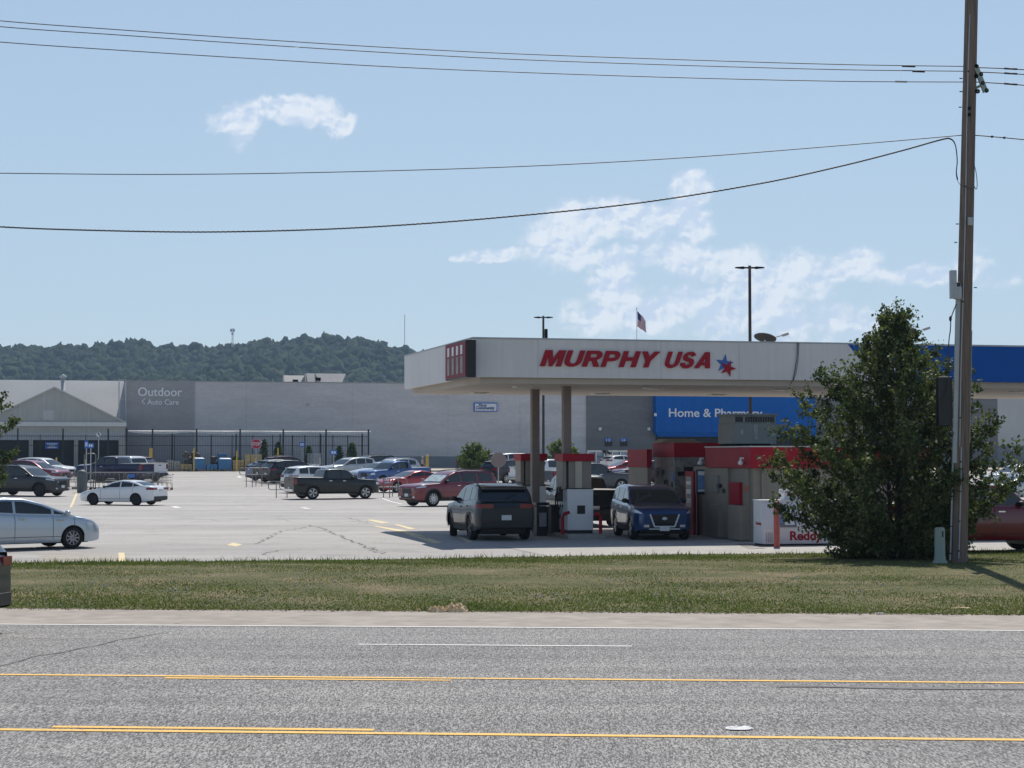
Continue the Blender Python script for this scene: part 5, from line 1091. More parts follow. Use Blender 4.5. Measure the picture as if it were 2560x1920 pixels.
# nested shopping carts
def make_cart(label):
    t = thing('shopping_cart', label, 'shopping cart', (0, 0, 0), 'shopping carts nested in the corral'); b = MB()
    for z in (.45, .62, .8, .95):
        k = (z - .45) / .5; x0, x1, w = -.42 - .05 * k, .42 + .03 * k, .22 + .05 * k
        for a, c in (((x0, -w), (x1, -w)), ((x1, -w), (x1, w)), ((x1, w), (x0, w)), ((x0, w), (x0, -w))): b.bar((*a, z), (*c, z), .014)
    for k in np.linspace(-.4, .4, 7):
        for w in (-1, 1): b.bar((k, w * .22, .45), (k, w * .27, .95), .01)
    b.box(-.4, .4, -.2, .2, .44, .45); obj('basket', b, M['cart_steel'], t, local=True)
    f = MB(); f.bar((-.4, -.2, .45), (-.45, -.22, .12), .025); f.bar((-.4, .2, .45), (-.45, .22, .12), .025); f.bar((-.45, -.22, .14), (.45, -.2, .14), .025); f.bar((-.45, .22, .14), (.45, .2, .14), .025); f.bar((-.5, -.26, 1.0), (-.5, .26, 1.0), .035); obj('frame', f, M['cart_steel'], t, local=True)
    for x in (-.42, .42):
        for y in (-.2, .2): w = MB(); w.lathe([(.001, -.015), (.06, -.015), (.06, .015), (.001, .015)], (x, y, .06), 10, 0, 'y'); obj('wheel', w, M['black'], t, local=True)
    return t
pc = make_cart('nested shopping carts in the corral in front of the navy pickup'); x0 = (232 - CX) / F * 124; pc.location = (x0, 124, gz(x0, 124)); pc.rotation_euler = (0, 0, PI)
for k in range(1, 15):
    x = x0 + k * .30 + (.5 if k > 8 else 0); copy_tree(pc, (x, 124 + .06 * (k % 2), gz(x, 124)), PI)
x1 = (176 - CX) / F * 125
for k in range(4): copy_tree(pc, (x1 + k * .32, 125, gz(x1, 125)), PI, 'nested shopping carts left of the grey trash can')
def trash(px, ytop, D, r, label, m, dome=True):
    X, _, zt = at(px, ytop, D); zb_ = gz(X, D); t = thing('trash_can', label, 'trash can', (X, D, zb_)); h = zt - zb_; b = MB(); b.lathe([(r * .9, 0), (r, h * .05), (r * 1.02, h * .72), (r, h * .74)], (X, D, zb_), 18); obj('body', b, m, t)
    l = MB(); l.lathe([(r * 1.05, h * .74), (r * 1.05, h * .8), (r * .95, h * .9), (r * .5, h * .98), (.001, h)], (X, D, zb_), 18); obj('lid', l, m, t)
trash(205, 1174, 119, .31, 'grey domed trash can left of the white sedan', mat('grey_bin', (.10, .115, .12), .6, var=.08))
# upright gas cylinder cage
a = thing('cylinder_cage', 'pale upright cage in front of the yard fence above the white wagon', 'cage', (*at(785, 1140, 140)[:2], gz(*at(785, 1140, 140)[:2]))); mb = MB(); D = 140; X0, X1 = (769 - CX) / F * D, (799 - CX) / F * D; z0, z1 = gz(X0, D), at(785, 1134, D)[2]
for k in range(9):
    x = X0 + (X1 - X0) * k / 8; mb.bar((x, D, z0), (x, D, z1), .03); mb.bar((x, D + .8, z0), (x, D + .8, z1), .03)
for z in (z0 + .1, (z0 + z1) / 2, z1): mb.bar((X0, D, z), (X1, D, z), .03); mb.bar((X0, D, z), (X0, D + .8, z), .03); mb.bar((X1, D, z), (X1, D + .8, z), .03)
obj('frame', mb, M['conduit'], a); cy_ = MB()
for k in range(5): cy_.lathe([(.001, 0), (.13, .02), (.13, 1.1), (.05, 1.3), (.001, 1.32)], (X0 + .15 + k * (X1 - X0 - .3) / 4, D + .4, z0 + .02), 10)
obj('cylinder', cy_, M['white_metal'], a)
# people
def person(px, yt, yb, D, label, shirt, trouser, heading, seed=0):
    X = (px - CX) / F * D; zb_ = gz(X, D); H_ = (yb - yt) / F * D; s = H_ / 1.75
    root = thing('person', label, 'person', (X, D, zb_)); root.rotation_euler = (0, 0, heading)
    J = dict(pel=(0, 0, .95), sp=(0, .0, 1.15), ch=(.0, 0, 1.38), nk=(.02, 0, 1.50), hd=(.03, 0, 1.60), top=(.03, 0, 1.70))
    V = [J[k] for k in ('pel', 'sp', 'ch', 'nk', 'hd', 'top')]; R = [(.15, .12), (.14, .10), (.17, .11), (.055, .055), (.085, .095), (.06, .07)]; E = [(i, i + 1) for i in range(5)]
    def add(pts, rad, at_):
        last = at_
        for p_, r_ in zip(pts, rad): V.append(p_); R.append((r_, r_)); E.append((last, len(V) - 1)); last = len(V) - 1
        return last
    for sd, sw in ((1, .16), (-1, -.14)):
        add([(0, sd * .10, .90), (sw * .5, sd * .10, .50), (sw * .5 - .10 * (sw < 0), sd * .10, .10), (sw * .5 + .12 - .10 * (sw < 0), sd * .11, .04)], [.095, .065, .045, .04], 0)
        last = add([(0, sd * .20, 1.40), (-sw * .5, sd * .25, 1.12), (-sw * .5 + .14, sd * .24, .92), (-sw * .5 + .19, sd * .235, .86)], [.06, .042, .035, .032], 2)
        for f in range(4): add([(-sw * .5 + .22 + .02 * f, sd * (.215 + .015 * f), .80 - .008 * f), (-sw * .5 + .22 + .02 * f, sd * (.21 + .015 * f), .765)], [.012, .010], last)
        add([(-sw * .5 + .24, sd * .20, .84), (-sw * .5 + .26, sd * .195, .81)], [.013, .011], last)
    me = bpy.data.meshes.new('body'); me.from_pydata(V, E, []); b = bpy.data.objects.new('body', me); COL.objects.link(b)
    md = b.modifiers.new('skin', 'SKIN'); sv = me.skin_vertices[0].data
    for i, (rx, ry) in enumerate(R): sv[i].radius = (rx, ry); sv[i].use_root = (i == 0)
    b.modifiers.new('sub', 'SUBSURF').levels = 2; b.modifiers['sub'].render_levels = 2
    dg = bpy.context.evaluated_depsgraph_get(); me2 = bpy.data.meshes.new_from_object(b.evaluated_get(dg)); b.modifiers.clear(); b.data = me2; bpy.data.meshes.remove(me)
    me2.materials.clear(); [me2.materials.append(x) for x in (M['skin'], shirt, trouser, M['black'])]
    for p_ in me2.polygons:
        z = p_.center.z; p_.use_smooth = True; y_ = abs(p_.center.y)
        p_.material_index = 0 if z > 1.47 else (1 if z > .93 and not (y_ > .2 and z < 1.2) else (0 if y_ > .19 else (2 if z > .42 else (0 if z > .1 else 3))))
    b.parent = root; hr = MB(); hr.ball((.015, 0, 1.685), .105, .098, .09, 10); obj('hair', hr, mat('grey_hair', (.50, .48, .45), .9, var=.1), root, local=True)
    fc = MB()
    for y in (-.032, .032): fc.ball((.115, y, 1.64), .008, .012, .008, 4)
    fc.ball((.128, 0, 1.605), .018, .013, .02, 4, 1); fc.box(.112, .118, -.025, .025, 1.562, 1.570, 1); obj('face', fc, [M['black'], M['skin']], root, local=True)
    bg = MB(); bg.ball((-.1, .34, .95), .10, .06, .15, 7); obj('bag', bg, M['black'], root, local=True)
    root.scale = (s, s, s); return root
person(1056, 1129.5, 1171, 172, 'pale haired person in light pink top walking before the store wall', mat('pink_top', (.50, .36, .33), .8, var=.12), mat('dark_shorts', (.03, .03, .035), .8), 0)
# kerb and pale walk in front of the wall
kb = MB(); A_ = np.linspace(aw(1050, 176), 110, 20)
kb.grid([[(*S(a, q)[:2], gz(*S(a, q)[:2]) + z) for a in A_] for q, z in ((174, .0), (174, .14), (186.9, .16))], 0, False); tag(obj('sidewalk', kb, mat('pale_walk', (.46, .41, .34), .9, var=.08), local=True), kind='structure')
# corral of carts / display by dark panel
dsp = thing('cart_bay', 'row of merchandise racks with a pale rail before the charcoal wall', 'rack', S(aw(1510, 180), 180, gz(*S(aw(1510, 180), 180)[:2]))); mb = MB(); a0, a1 = aw(1470, 180), aw(1572, 180); z0 = gz(*S(a0, 180)[:2]); z1 = zw(1500, 1126, 180)
mb.sbox(a0, a1, 180, 180.1, z1 - .12, z1, 0); mb.sbox(a0, a1, 180, 181.1, z0, z0 + .1, 0)
for k in range(6): a = a0 + (a1 - a0) * k / 5; mb.sbox(a - .04, a + .04, 180, 180.08, z0, z1, 0)
obj('frame', mb, M['trim_white'], dsp); it = MB()
for k in range(5):
    for z in (z0 + .12, z0 + .75, z0 + 1.35): a = a0 + (a1 - a0) * (k + .1) / 5; it.sbox(a, a + (a1 - a0) * .15, 180.2, 181, z, z + .5)
obj('goods', it, mat('blue_goods', (.10, .20, .32), .6, vscale=4, col2=(.35, .36, .38)), dsp)
# ---------------------------------------------------------------- fuel station canopy
QC0, QC1 = 57.05, 68.2; ZC0, ZC1, ZS = 4.86, 6.03, 4.68
AC0 = to_site(-1.19, 58.5)[0]; AC1 = 45.0
can = thing('station_canopy', 'long white fuel station canopy with red lettering and a blue right end', 'canopy', S(AC0 + 8, 62, -.15))
f = MB(); th = .12; AB = pq(2185, 900, QC0)[0]
f.sbox(AC0, AB, QC0, QC0 + th, ZC0, ZC1, 0); f.sbox(AC0, AC0 + th, QC0 + th, QC1, ZC0, ZC1, 0); f.sbox(AC0 + th, AC1, QC1 - th, QC1, ZC0, ZC1, 0)
f.sbox(AC0 - .015, AC1, QC0 - .02, QC0 + .10, ZC1, ZC1 + .05, 1); f.sbox(AC0 - .02, AC0 + .10, QC0 + .10, QC1, ZC1, ZC1 + .05, 1)
fo = obj('fascia', f, [M['fascia'], M['conduit']], can)
j = MB()
for px in (1345, 1652, 1848): a = pq(px, 900, QC0)[0]; j.sbox(a - .008, a + .008, QC0 - .004, QC0, ZC0, ZC1)
obj('panel_joint', j, mat('joint_grey', (.5, .49, .48), .6), fo)
# blue end with white slanted stripes
bl = MB(); bl.sbox(AB, AC1, QC0, QC0 + th, ZC0, ZC1, 0); a = AB
def slash(a, w, m): bl.hexa([S(a + .62, QC0 - .012, ZC0 + .01), S(a + w + .62, QC0 - .012, ZC0 + .01), S(a + w + .62, QC0, ZC0 + .01), S(a + .62, QC0, ZC0 + .01), S(a - .35, QC0 - .012, ZC1 - .002), S(a - .35 + w, QC0 - .012, ZC1 - .002), S(a - .35 + w, QC0, ZC1 - .002), S(a - .35, QC0, ZC1 - .002)], m)
slash(AB - .55, .35, 0); slash(AB - .2, .30, 1); slash(AB + .38, .22, 1)
obj('blue_panel', bl, [M['blue_fascia'], M['letter']], can)
s = MB(); s.sbox(AC0 + .28, AC1, QC0 + .22, QC1 - .22, ZS, ZC1 - .1, 0); so2 = obj('soffit', s, M['soffit'], can)
s = MB(); s.sbox(AC0 + th, AC1, QC0 + th, QC1 - th, ZC0 + .02, ZC0 + .06, 0); obj('roof_deck', s, M['soffit'], can)
for aa in np.arange(AC0 + 2.2, AC0 + 24, 4.4):
    for qq in (59.6, 65.6):
        l = MB(); l.sbox(aa - .28, aa + .28, qq - .28, qq + .28, ZS - .035, ZS, 0); l.sbox(aa - .2, aa + .2, qq - .2, qq + .2, ZS - .05, ZS - .035, 1); obj('canopy_light', l, [M['trim_white'], mat('lens_off', (.35, .35, .33), .3)] , can)
def arc(cx, cy, rx, ry, a0, a1, n=7): return [(cx + rx * math.cos(math.radians(a0 + (a1 - a0) * k / n)), cy + ry * math.sin(math.radians(a0 + (a1 - a0) * k / n))) for k in range(n + 1)]
GL = {'M': (1.22, [[(0, 0), (0, 1), (.34, 1), (.5, .46), (.66, 1), (1, 1), (1, 0), (.76, 0), (.76, .66), (.58, 0), (.42, 0), (.24, .66), (.24, 0)]]),
 'U': (1.0, [[(0, 1), (.29, 1), (.29, .36)] + arc(.5, .36, .21, .18, 180, 360) + [(.71, 1), (1, 1), (1, .36)] + arc(.5, .36, .5, .38, 0, -180)]),
 'R': (1.0, [[(0, 0), (0, 1), (.6, 1)] + arc(.62, .70, .36, .30, 90, -70) + [(1.02, 0), (.68, 0), (.48, .36), (.29, .36), (.29, 0)], [(.29, .59), (.56, .59)] + arc(.58, .69, .12, .10, -90, 90) + [(.29, .79)]]),
 'P': (.95, [[(0, 0), (0, 1), (.6, 1)] + arc(.62, .68, .36, .32, 90, -90) + [(.29, .36), (.29, 0)], [(.29, .57), (.56, .57)] + arc(.58, .68, .12, .11, -90, 90) + [(.29, .79)]]),
 'H': (1.0, [[(0, 0), (0, 1), (.29, 1), (.29, .62), (.71, .62), (.71, 1), (1, 1), (1, 0), (.71, 0), (.71, .40), (.29, .40), (.29, 0)]]),
 'Y': (1.0, [[(-.02, 1), (.30, 1), (.5, .66), (.72, 1), (1.06, 1), (.645, .40), (.645, 0), (.355, 0), (.355, .40)]]),
 'S': (.95, [arc(.5, .70, .46, .32, 15, 180) + [(.04, .66), (.14, .50), (.36, .43), (.60, .375), (.67, .31), (.64, .23), (.5, .19), (.36, .22), (.30, .33), (0, .31)] + arc(.5, .31, .5, .34, 190, 330) + [(.97, .30), (.95, .42), (.84, .54), (.62, .61), (.39, .67), (.34, .73), (.38, .80), (.5, .83), (.62, .80), (.68, .70)]]),
 'A': (1.12, [[(0, 0), (.37, 1), (.66, 1), (1, 0), (.71, 0), (.66, .18), (.36, .18), (.30, 0)], [(.42, .38), (.60, .38), (.51, .70)]])}
def logo(mb, word, px0, px1, yt, yb, q, m=0, slant=.36, gap=.12, depth=.035):
    a0, zt = pq(px0, yt, q); a1, zb_ = pq(px1, yb, q); hgt = zt - zb_; total = sum(GL[c][0] for c in word) + gap * (len(word) - 1); k = (a1 - a0 - slant * hgt) / total; x = a0
    for c in word:
        w, loops = GL[c]; cu = bpy.data.curves.new('g', 'CURVE'); cu.dimensions = '2D'; cu.fill_mode = 'BOTH'; cu.extrude = depth
        for lp in loops:
            sp = cu.splines.new('POLY'); sp.points.add(len(lp) - 1); sp.use_cyclic_u = True
            for i, (u_, v_) in enumerate(lp): sp.points[i].co = (x + u_ * w * k + v_ * hgt * slant, v_ * hgt, 0, 1)
        o = bpy.data.objects.new('g', cu); COL.objects.link(o); dg = bpy.context.evaluated_depsgraph_get(); dg.update(); me = o.evaluated_get(dg).to_mesh(); b = len(mb.v)
        mb.v += [S(p_.co.x, q - p_.co.z - depth, zb_ + p_.co.y) for p_ in me.vertices]
        for pl_ in me.polygons: mb.f.append(tuple(b + i for i in pl_.vertices)); mb.m.append(m); mb.sm.append(False)
        o.evaluated_get(dg).to_mesh_clear(); bpy.data.objects.remove(o); bpy.data.curves.remove(cu); x += (w + gap) * k
tx = MB(); logo(tx, 'MURPHY', 1349, 1648, 875, 919, QC0); logo(tx, 'USA', 1657, 1787, 879, 921, QC0)
obj('lettering', tx, M['logo_red'], can)
def star(mb, pxc, pyc, R_, rot, m, squash, q):
    a, z = pq(pxc, pyc, q); pts = []
    for k in range(10):
        t = rot + k * PI / 5; r = R_ if k % 2 == 0 else R_ * .40; pts.append((a + r * math.sin(t), z + r * math.cos(t) * squash))
    c = S(a, q - .02, z); b = len(mb.v)
    for k in range(10): p, n_ = pts[k], pts[(k + 1) % 10]; mb.poly([c, S(p[0], q - .02, p[1]), S(n_[0], q - .02, n_[1])], m); mb.poly([S(p[0], q - .02, p[1]), S(n_[0], q - .02, n_[1]), S(n_[0], q, n_[1]), S(p[0], q, p[1])], m)
st = MB(); star(st, 1811, 910, .31, .12, 0, 1.0, QC0 - .002); star(st, 1820, 921, .27, .35, 1, 1.0, QC0 - .024); obj('star_emblem', st, [M['logo_blue'], M['logo_red']], can)
# price sign wrapped round the corner
ps = MB(); q1, zt = pa(1120.5, 857, AC0 - .28); zb_ = pa(1120.5, 943, AC0 - .28)[1]
ps.sbox(AC0 - .30, AC0 + .0, QC0 - .42, QC0 + 2.6, 4.83, 5.98, 0); pso = obj('price_sign', ps, M['black'], can, bevel=.01)
M['price_red'] = mat('price_red', (.22, .03, .045), .5, var=.2, vscale=6, spec=.15)
pf = MB(); pf.sbox(AC0 - .32, AC0 - .30, QC0 - .36, QC0 + 2.55, 4.87, 5.94, 0); obj('price_face', pf, M['price_red'], pso)
for i, q_ in enumerate((QC0 + .0, QC0 + .62, QC0 + 1.25, QC0 + 1.9)):
    dg_ = MB(); dg_.sbox(AC0 - .33, AC0 - .32, q_, q_ + .30, 4.98, 5.50, 0); dg_.sbox(AC0 - .335, AC0 - .32, q_ + .02, q_ + .28, 5.56, 5.84, 1)
    obj('price_panel', dg_, [M['bag_grey'], M['white_metal']], pso)
cb = MB(); p0 = S(pq(1993, 900, QC0)[0], QC0 - .03, 0); aa = pq(1990, 900, QC0)[0]
cb.tube([S(aa + .04, QC0 - .03, ZC1 + .03), S(aa + .02, QC0 - .05, 5.6), S(aa - .05, QC0 - .04, 5.2), S(aa - .12, QC0 - .03, ZC0), S(aa - .18, QC0 + .1, 4.7)], .012, 5); cb.tube([S(aa + .09, QC0 - .03, ZC1 + .03), S(aa + .05, QC0 - .05, 5.5), S(aa - .02, QC0 - .04, 5.1), S(aa - .10, QC0 - .03, ZC0)], .010, 5); obj('loose_cable', cb, M['wire'], can)
for px, q_ in ((1337.5, 62.3), (1416, 59.4)):
    a, z = pq(px, 1000, q_); X, Y, _ = S(a, q_); zb_ = gz(X, Y); c = MB(); c.sbox(a - .13, a + .13, q_ - .13, q_ + .13, zb_, ZS); obj('column', c, M['column'], can, bevel=.012)
for a in (AC0 + 16.5, AC0 + 24): c = MB(); c.sbox(a - .13, a + .13, 63, 63.26, -.2, ZS); obj('column', c, M['column'], can, bevel=.012)
# dishes on the canopy roof
for px, py, r, lb in ((1912, 850, .38, 'grey mesh dish on the canopy roof left of the tree'), (2266, 835, .42, 'dish showing above the canopy through the tree top')):
    q_ = 60.0; a, z = pq(px, py, q_); t = thing('satellite_dish', lb, 'satellite dish', S(a, q_, ZC0 + .5), 'dishes on the canopy roof'); d = MB(); c = Vector(S(a, q_, z)); rows = []
    ax_ = Vector((.20, .33, .92)).normalized(); e1 = ax_.cross(Vector((1, 0, 0))).normalized(); e2 = ax_.cross(e1)
    for k in range(7):
        rr = r * 1.0 * k / 6; dd = .22 * (rr / r) ** 2 * r; rows.append([c + ax_ * dd + (e1 * math.cos(2 * PI * m_ / 22) + e2 * math.sin(2 * PI * m_ / 22)) * rr for m_ in range(22)])
    d.grid(rows, 0, True, close=True); obj('reflector', d, mat('dish_grey', (.075, .08, .08), .9, spec=.1, var=.25, vscale=30), t)
    ar_ = MB(); e_ = c + Vector((.62 if r < .45 else .8, -.1, .16)); ar_.tube([c, e_], .018, 6); ar_.tube([e_ - Vector((.05, 0, .015)), e_ + Vector((.16, 0, .05))], .05, 8); ar_.tube([c, (c.x, c.y, ZC0 + .06)], .03, 6); obj('feed_arm', ar_, M['conduit'], t)

# ---------------------------------------------------------------- pumps
def pump(label, pxl, pxr, ytop, q, ybase):
    a0, zt = pq(pxl, ytop, q); a1 = pq(pxr, ytop, q)[0]; X, Y, _ = S(a0, q); zb_ = gz(X, Y) + .15; dd = .95
    t = thing('fuel_pump', label, 'fuel pump', S((a0 + a1) / 2, q, zb_), 'fuel pumps'); w = a1 - a0
    c = MB(); c.sbox(a0 - .02, a1 + .02, q - .04, q + dd + .04, zt - .24, zt, 0); obj('valance', c, M['red'], t, bevel=.008)
    m = MB(); zm = zb_ + (zt - zb_) * .555
    m.sbox(a0 + w * .20, a0 + w * .40, q + .05, q + dd - .05, zm, zt - .24, 0); m.sbox(a0 + w * .40, a0 + w * .62, q + .0, q + dd, zm, zt - .24, 1); m.sbox(a0 + w * .62, a1 - w * .06, q + .05, q + dd - .05, zm, zt - .24, 0); m.sbox(a0 + .005, a0 + w * .13, q + .1, q + dd - .1, zm, zt - .24, 0)
    obj('spreader', m, [M['beige'], mat('beige_light', (.50, .45, .36), .6)], t)
    b = MB(); b.sbox(a0 + w * .13, a1 - w * .02, q - .02, q + dd, zb_ + .1, zm, 0); bo = obj('cabinet', b, M['white_metal'], t, bevel=.012)
    k = MB(); k.sbox(a0 + w * .13 + w * .32, a0 + w * .13 + w * .58, q - .032, q - .02, zb_ + (zm - zb_) * .44, zb_ + (zm - zb_) * .63, 0); obj('window', k, M['black'], bo)
    g = MB(); g.sbox(a0 + w * .11, a1, q - .03, q + dd + .01, zm, zm + .03, 0); g.sbox(a0 + w * .15, a1 - w * .04, q, q + dd - .02, zb_, zb_ + .1, 0); obj('trim', g, M['trim'], t)
    h = MB(); ax_ = a0 + w * .02
    for dq in (.3, .55): h.tube([S(ax_, q + dq, zb_ + 1.5), S(ax_ - .12, q + dq, zb_ + 1.2), S(ax_ - .14, q + dq - .05, zb_ + .7), S(ax_ - .05, q + dq, zb_ + .5), S(ax_ + .05, q + dq, zb_ + .9)], .022, 6)
    obj('hose', h, M['black'], t)
    for dq in (.28, .5): n = MB(); n.sbox(ax_ - .1, ax_ + .05, q + dq, q + dq + .08, zb_ + 1.0, zb_ + 1.45, 0); obj('nozzle', n, M['black'], t)
    return a0, a1, zb_
pa0, pa1, pzb = pump('nearest fuel pump with white cabinet and red top beside the blue suv', 1408, 1484, 1134, 58.6, 1326)
pump('farther fuel pump whose red top shows behind the first station column', 1303, 1366, 1134, 64.5, 1320)
isl = MB(); a0, a1 = pq(1362, 1340, 57.9)[0] + .85, pq(1516, 1340, 57.9)[0]; zz = gz(*S(a0, 58)[:2]); isl.sbox(a0 - .1, a1, 57.9, 66.6, zz - .05, zz + .15); tag(obj('pump_island', isl, M['concrete'], bevel=.03), kind='structure')
for k, aa in enumerate((pa0 - .12, pa1 + .12)):
    u = MB(); q_ = 58.25; u.tube([S(aa, q_, pzb - .02), S(aa, q_, pzb + .5), S(aa + (.05 if k == 0 else -.05), q_, pzb + .62), S(aa + (.22 if k == 0 else -.22), q_, pzb + .68 if k == 0 else pzb + .6)], .055, 8)
    tag(obj('pump_guard', u, M['red']), ('red bent guard pipe left of the nearest fuel pump', 'red guard pipe right of the nearest fuel pump')[k], 'guard', 'red pump guards')
tb = thing('trash_bin', 'dark bin with window washer between the column and the nearest fuel pump', 'bin', S(*((lambda a: (a, 60.4))(pq(1362, 1300, 60.4)[0])), -.1)); a0, a1 = pq(1342, 1300, 60.4)[0], pq(1372, 1300, 60.4)[0]; zg_ = gz(*S(a0, 60)[:2]) + .0
b = MB(); b.sbox(a0, a1, 60.4, 60.85, zg_, zg_ + .95, 0); obj('body', b, M['bin'], tb, bevel=.02); b = MB(); b.sbox(a0 - .02, a1 + .02, 60.38, 60.87, zg_ + .98, zg_ + 1.08, 0); b.sbox(a0 + .08, a1 - .08, 60.385, 60.4, zg_ + .3, zg_ + .75, 1); obj('lid', b, [M['black'], M['conduit']], tb)
tb = thing('trash_bin', 'plain black bin right against the nearest fuel pump', 'bin', S(pq(1390, 1300, 59.6)[0], 59.6, -.05)); a0, a1 = pq(1378, 1300, 59.6)[0], pq(1402, 1300, 59.6)[0]
b = MB(); b.sbox(a0, a1, 59.6, 60.0, zg_ + .12, zg_ + .98, 0); obj('body', b, M['black'], tb, bevel=.02); b = MB(); b.sbox(a0 - .02, a1 + .02, 59.58, 60.02, zg_ + .99, zg_ + 1.03, 0); obj('lid', b, M['bin'], tb)

# ---------------------------------------------------------------- kiosk
aK = to_site(7.35, 58.5)[0]; QK = 55.0; QK1 = 60.4; ZK = 2.72; zk0 = -.25
k_ = thing('kiosk', 'low beige station kiosk with a red roof band behind the tree', 'kiosk', S(aK + 3, QK + 2, zk0))
b = MB(); b.sbox(aK, aK + 5.7, QK, QK1, zk0, ZK - .62); obj('wall', b, M['beige'], k_)
b = MB(); b.sbox(aK - .14, aK + 5.8, QK - .14, QK1 - 1.5, ZK - .64, ZK); obj('roof_band', b, M['red'], k_, bevel=.01)
b = MB(); b.sbox(aK - .17, aK + 5.82, QK - .17, QK1 - 1.5, ZK + .002, ZK + .035); obj('roof_cap', b, M['trim_white'], k_)
def side_box(nm, p0, p1, y0, y1, proud, m, label=None, parent=k_):
    q_a, zt = pa(p0, y0, aK); q_b, zb_ = pa(p1, y1, aK); mb = MB(); mb.sbox(aK - proud, aK, min(q_a, q_b), max(q_a, q_b), zb_, zt); o = obj(nm, mb, m, parent, bevel=.006)
    if label: o['label'] = label
    return o
side_box('fire_cabinet', 1836, 1861, 1205, 1262, .18, M['red'], 'red cabinet on the side wall')
side_box('pilaster', 1791, 1827, 1170, 1346, .10, M['beige']); side_box('pilaster', 1850, 1876, 1170, 1350, .06, M['beige'])
side_box('base_box', 1843, 1872, 1262, 1351, .30, M['beige']); side_box('base_box', 1793, 1815, 1260, 1344, .25, M['beige'])
side_box('electric_panel', 1792, 1806, 1188, 1232, .16, M['hvac']); side_box('call_button', 1815, 1820, 1222, 1232, .14, M['black']); side_box('call_button', 1806, 1812, 1210, 1219, .2, M['black'])
side_box('notice', 1869, 1875, 1214, 1229, .075, mat('orange_notice', (.55, .12, .04), .5)); side_box('door', 1766, 1790, 1172, 1340, .03, M['beige'])
for px in (1870, 1768):
    q_, z_ = pa(px, 1157, aK); cm = MB(); c = S(aK - .24, q_, z_); cm.ball(c, .09, .09, .08, 8); cm.bar(S(aK - .24, q_, z_ + .06), S(aK - .24, q_, z_ + .14), .06); cm.bar(S(aK - .26, q_, z_ + .14), S(aK - .13, q_, z_ + .14), .07, .06); obj('security_camera', cm, M['white_metal'], k_)
dp = MB(); a_ = pq(1905, 1200, QK)[0]; dp.sbox(a_ - .04, a_ + .05, QK - .09, QK - .001, zk0, ZK - .70); dp.sbox(a_ - .04, a_ + .05, QK - .2, QK - .09, ZK - .78, ZK - .66); obj('downpipe', dp, M['beige'], k_)
# inner bays of the station building
k2 = thing('kiosk_bay', 'red topped glazed bay plastered with posters behind the blue suv', 'kiosk', S(pq(1700, 1200, 61.5)[0], 61.5, -.2)); QB = 61.5
aB0, zB = pq(1685, 1107, QB); aB1 = pq(1790, 1107, QB)[0] + .6; zb_ = -.2; zr_ = zB - .48
b = MB(); b.sbox(aB0, aB1, QB, QB + 2.3, zr_, zB); obj('roof_band', b, M['red'], k2, bevel=.01)
b = MB(); b.sbox(aB0 + .05, aB1, QB + .05, QB + 2.25, zb_, zr_); obj('wall', b, M['posters'], k2)
rg = np.random.default_rng(3); PM = [M['posters'], M['bag_grey'], M['poster_blue'], M['black']]
for i in range(16):
    a, z = rg.uniform(aB0 + .1, aB1 - .5), rg.uniform(1.0, zr_ - .3); w, h = rg.uniform(.12, .35), rg.uniform(.12, .35); pr = MB(); pr.sbox(a, a + w, QB + .02 - .001 * i, QB + .05, z, z + h); obj('poster', pr, PM[i % 4], k2)
for i in range(12):
    q_, z = rg.uniform(QB + .15, QB + 1.9), rg.uniform(1.0, zr_ - .3); w, h = rg.uniform(.12, .35), rg.uniform(.12, .35); pr = MB(); pr.sbox(aB0 + .03 - .001 * i, aB0 + .05, q_, q_ + w, z, z + h); obj('poster', pr, PM[i % 4], k2)
b = MB(); a, z = pq(1652, 1098, QB + 1); b.hexa([S(a, QB + 1, zB), S(a + 1.5, QB + 1, zB), S(a + 1.5, QB + 2, zB), S(a, QB + 2, zB), S(a + .2, QB + 1.1, zB + .14), S(a + 1.2, QB + 1.1, zB + .14), S(a + 1.2, QB + 1.9, zB + .14), S(a + .2, QB + 1.9, zB + .14)]); obj('roof_vent', b, M['beige'], k2)
k3 = thing('pump_screen', 'narrow red topped beige enclosure left of the poster covered bay', 'enclosure', S(pq(1617, 1200, 62.5)[0], 62.5, -.2)); QA = 62.5; aA0, zA = pq(1617, 1123, QA); aA1 = pq(1630, 1123, QA)[0]
b = MB(); b.sbox(aA0, aA1, QA, QA + 2.2, zA - .62, zA); obj('roof_band', b, M['red'], k3, bevel=.01); b = MB(); b.sbox(aA0 + .03, aA1 - .02, QA + .03, QA + 2.17, -.2, zA - .62); obj('wall', b, M['beige'], k3)
# vending machine and poster stand in front of the bays
vm = thing('vending_machine', 'tall red vending machine right of the blue suv', 'vending machine', S(pq(1722, 1300, 59.9)[0], 59.9, -.2)); a0, zt = pq(1733, 1178, 59.9); a1 = pq(1753, 1178, 59.9)[0]
b = MB(); b.sbox(a0, a1, 59.9, 60.75, -.16, zt); obj('body', b, M['red'], vm, bevel=.02); b = MB(); b.sbox(a0 - .012, a0, 60.05, 60.6, .75, zt - .18, 0); b.sbox(a0 - .02, a0 - .012, 60.1, 60.55, .9, 1.05, 1); b.sbox(a0 - .02, a0 - .012, 60.1, 60.55, 1.2, 1.35, 1); b.sbox(a0 - .02, a0 - .012, 60.1, 60.55, 1.5, 1.62, 1); obj('product_window', b, [M['posters'], M['letter']], vm)
ps_ = thing('poster_stand', 'framed pale blue poster beside the red vending machine', 'poster', S(pq(1758, 1300, 59.4)[0], 59.4, -.2)); a0, zt = pq(1741, 1174, 59.4); a1, zb_ = pq(1776, 1236, 59.4)
b = MB(); b.sbox(a0, a1, 59.4, 59.5, zb_, zt, 0); obj('frame', b, M['black'], ps_)
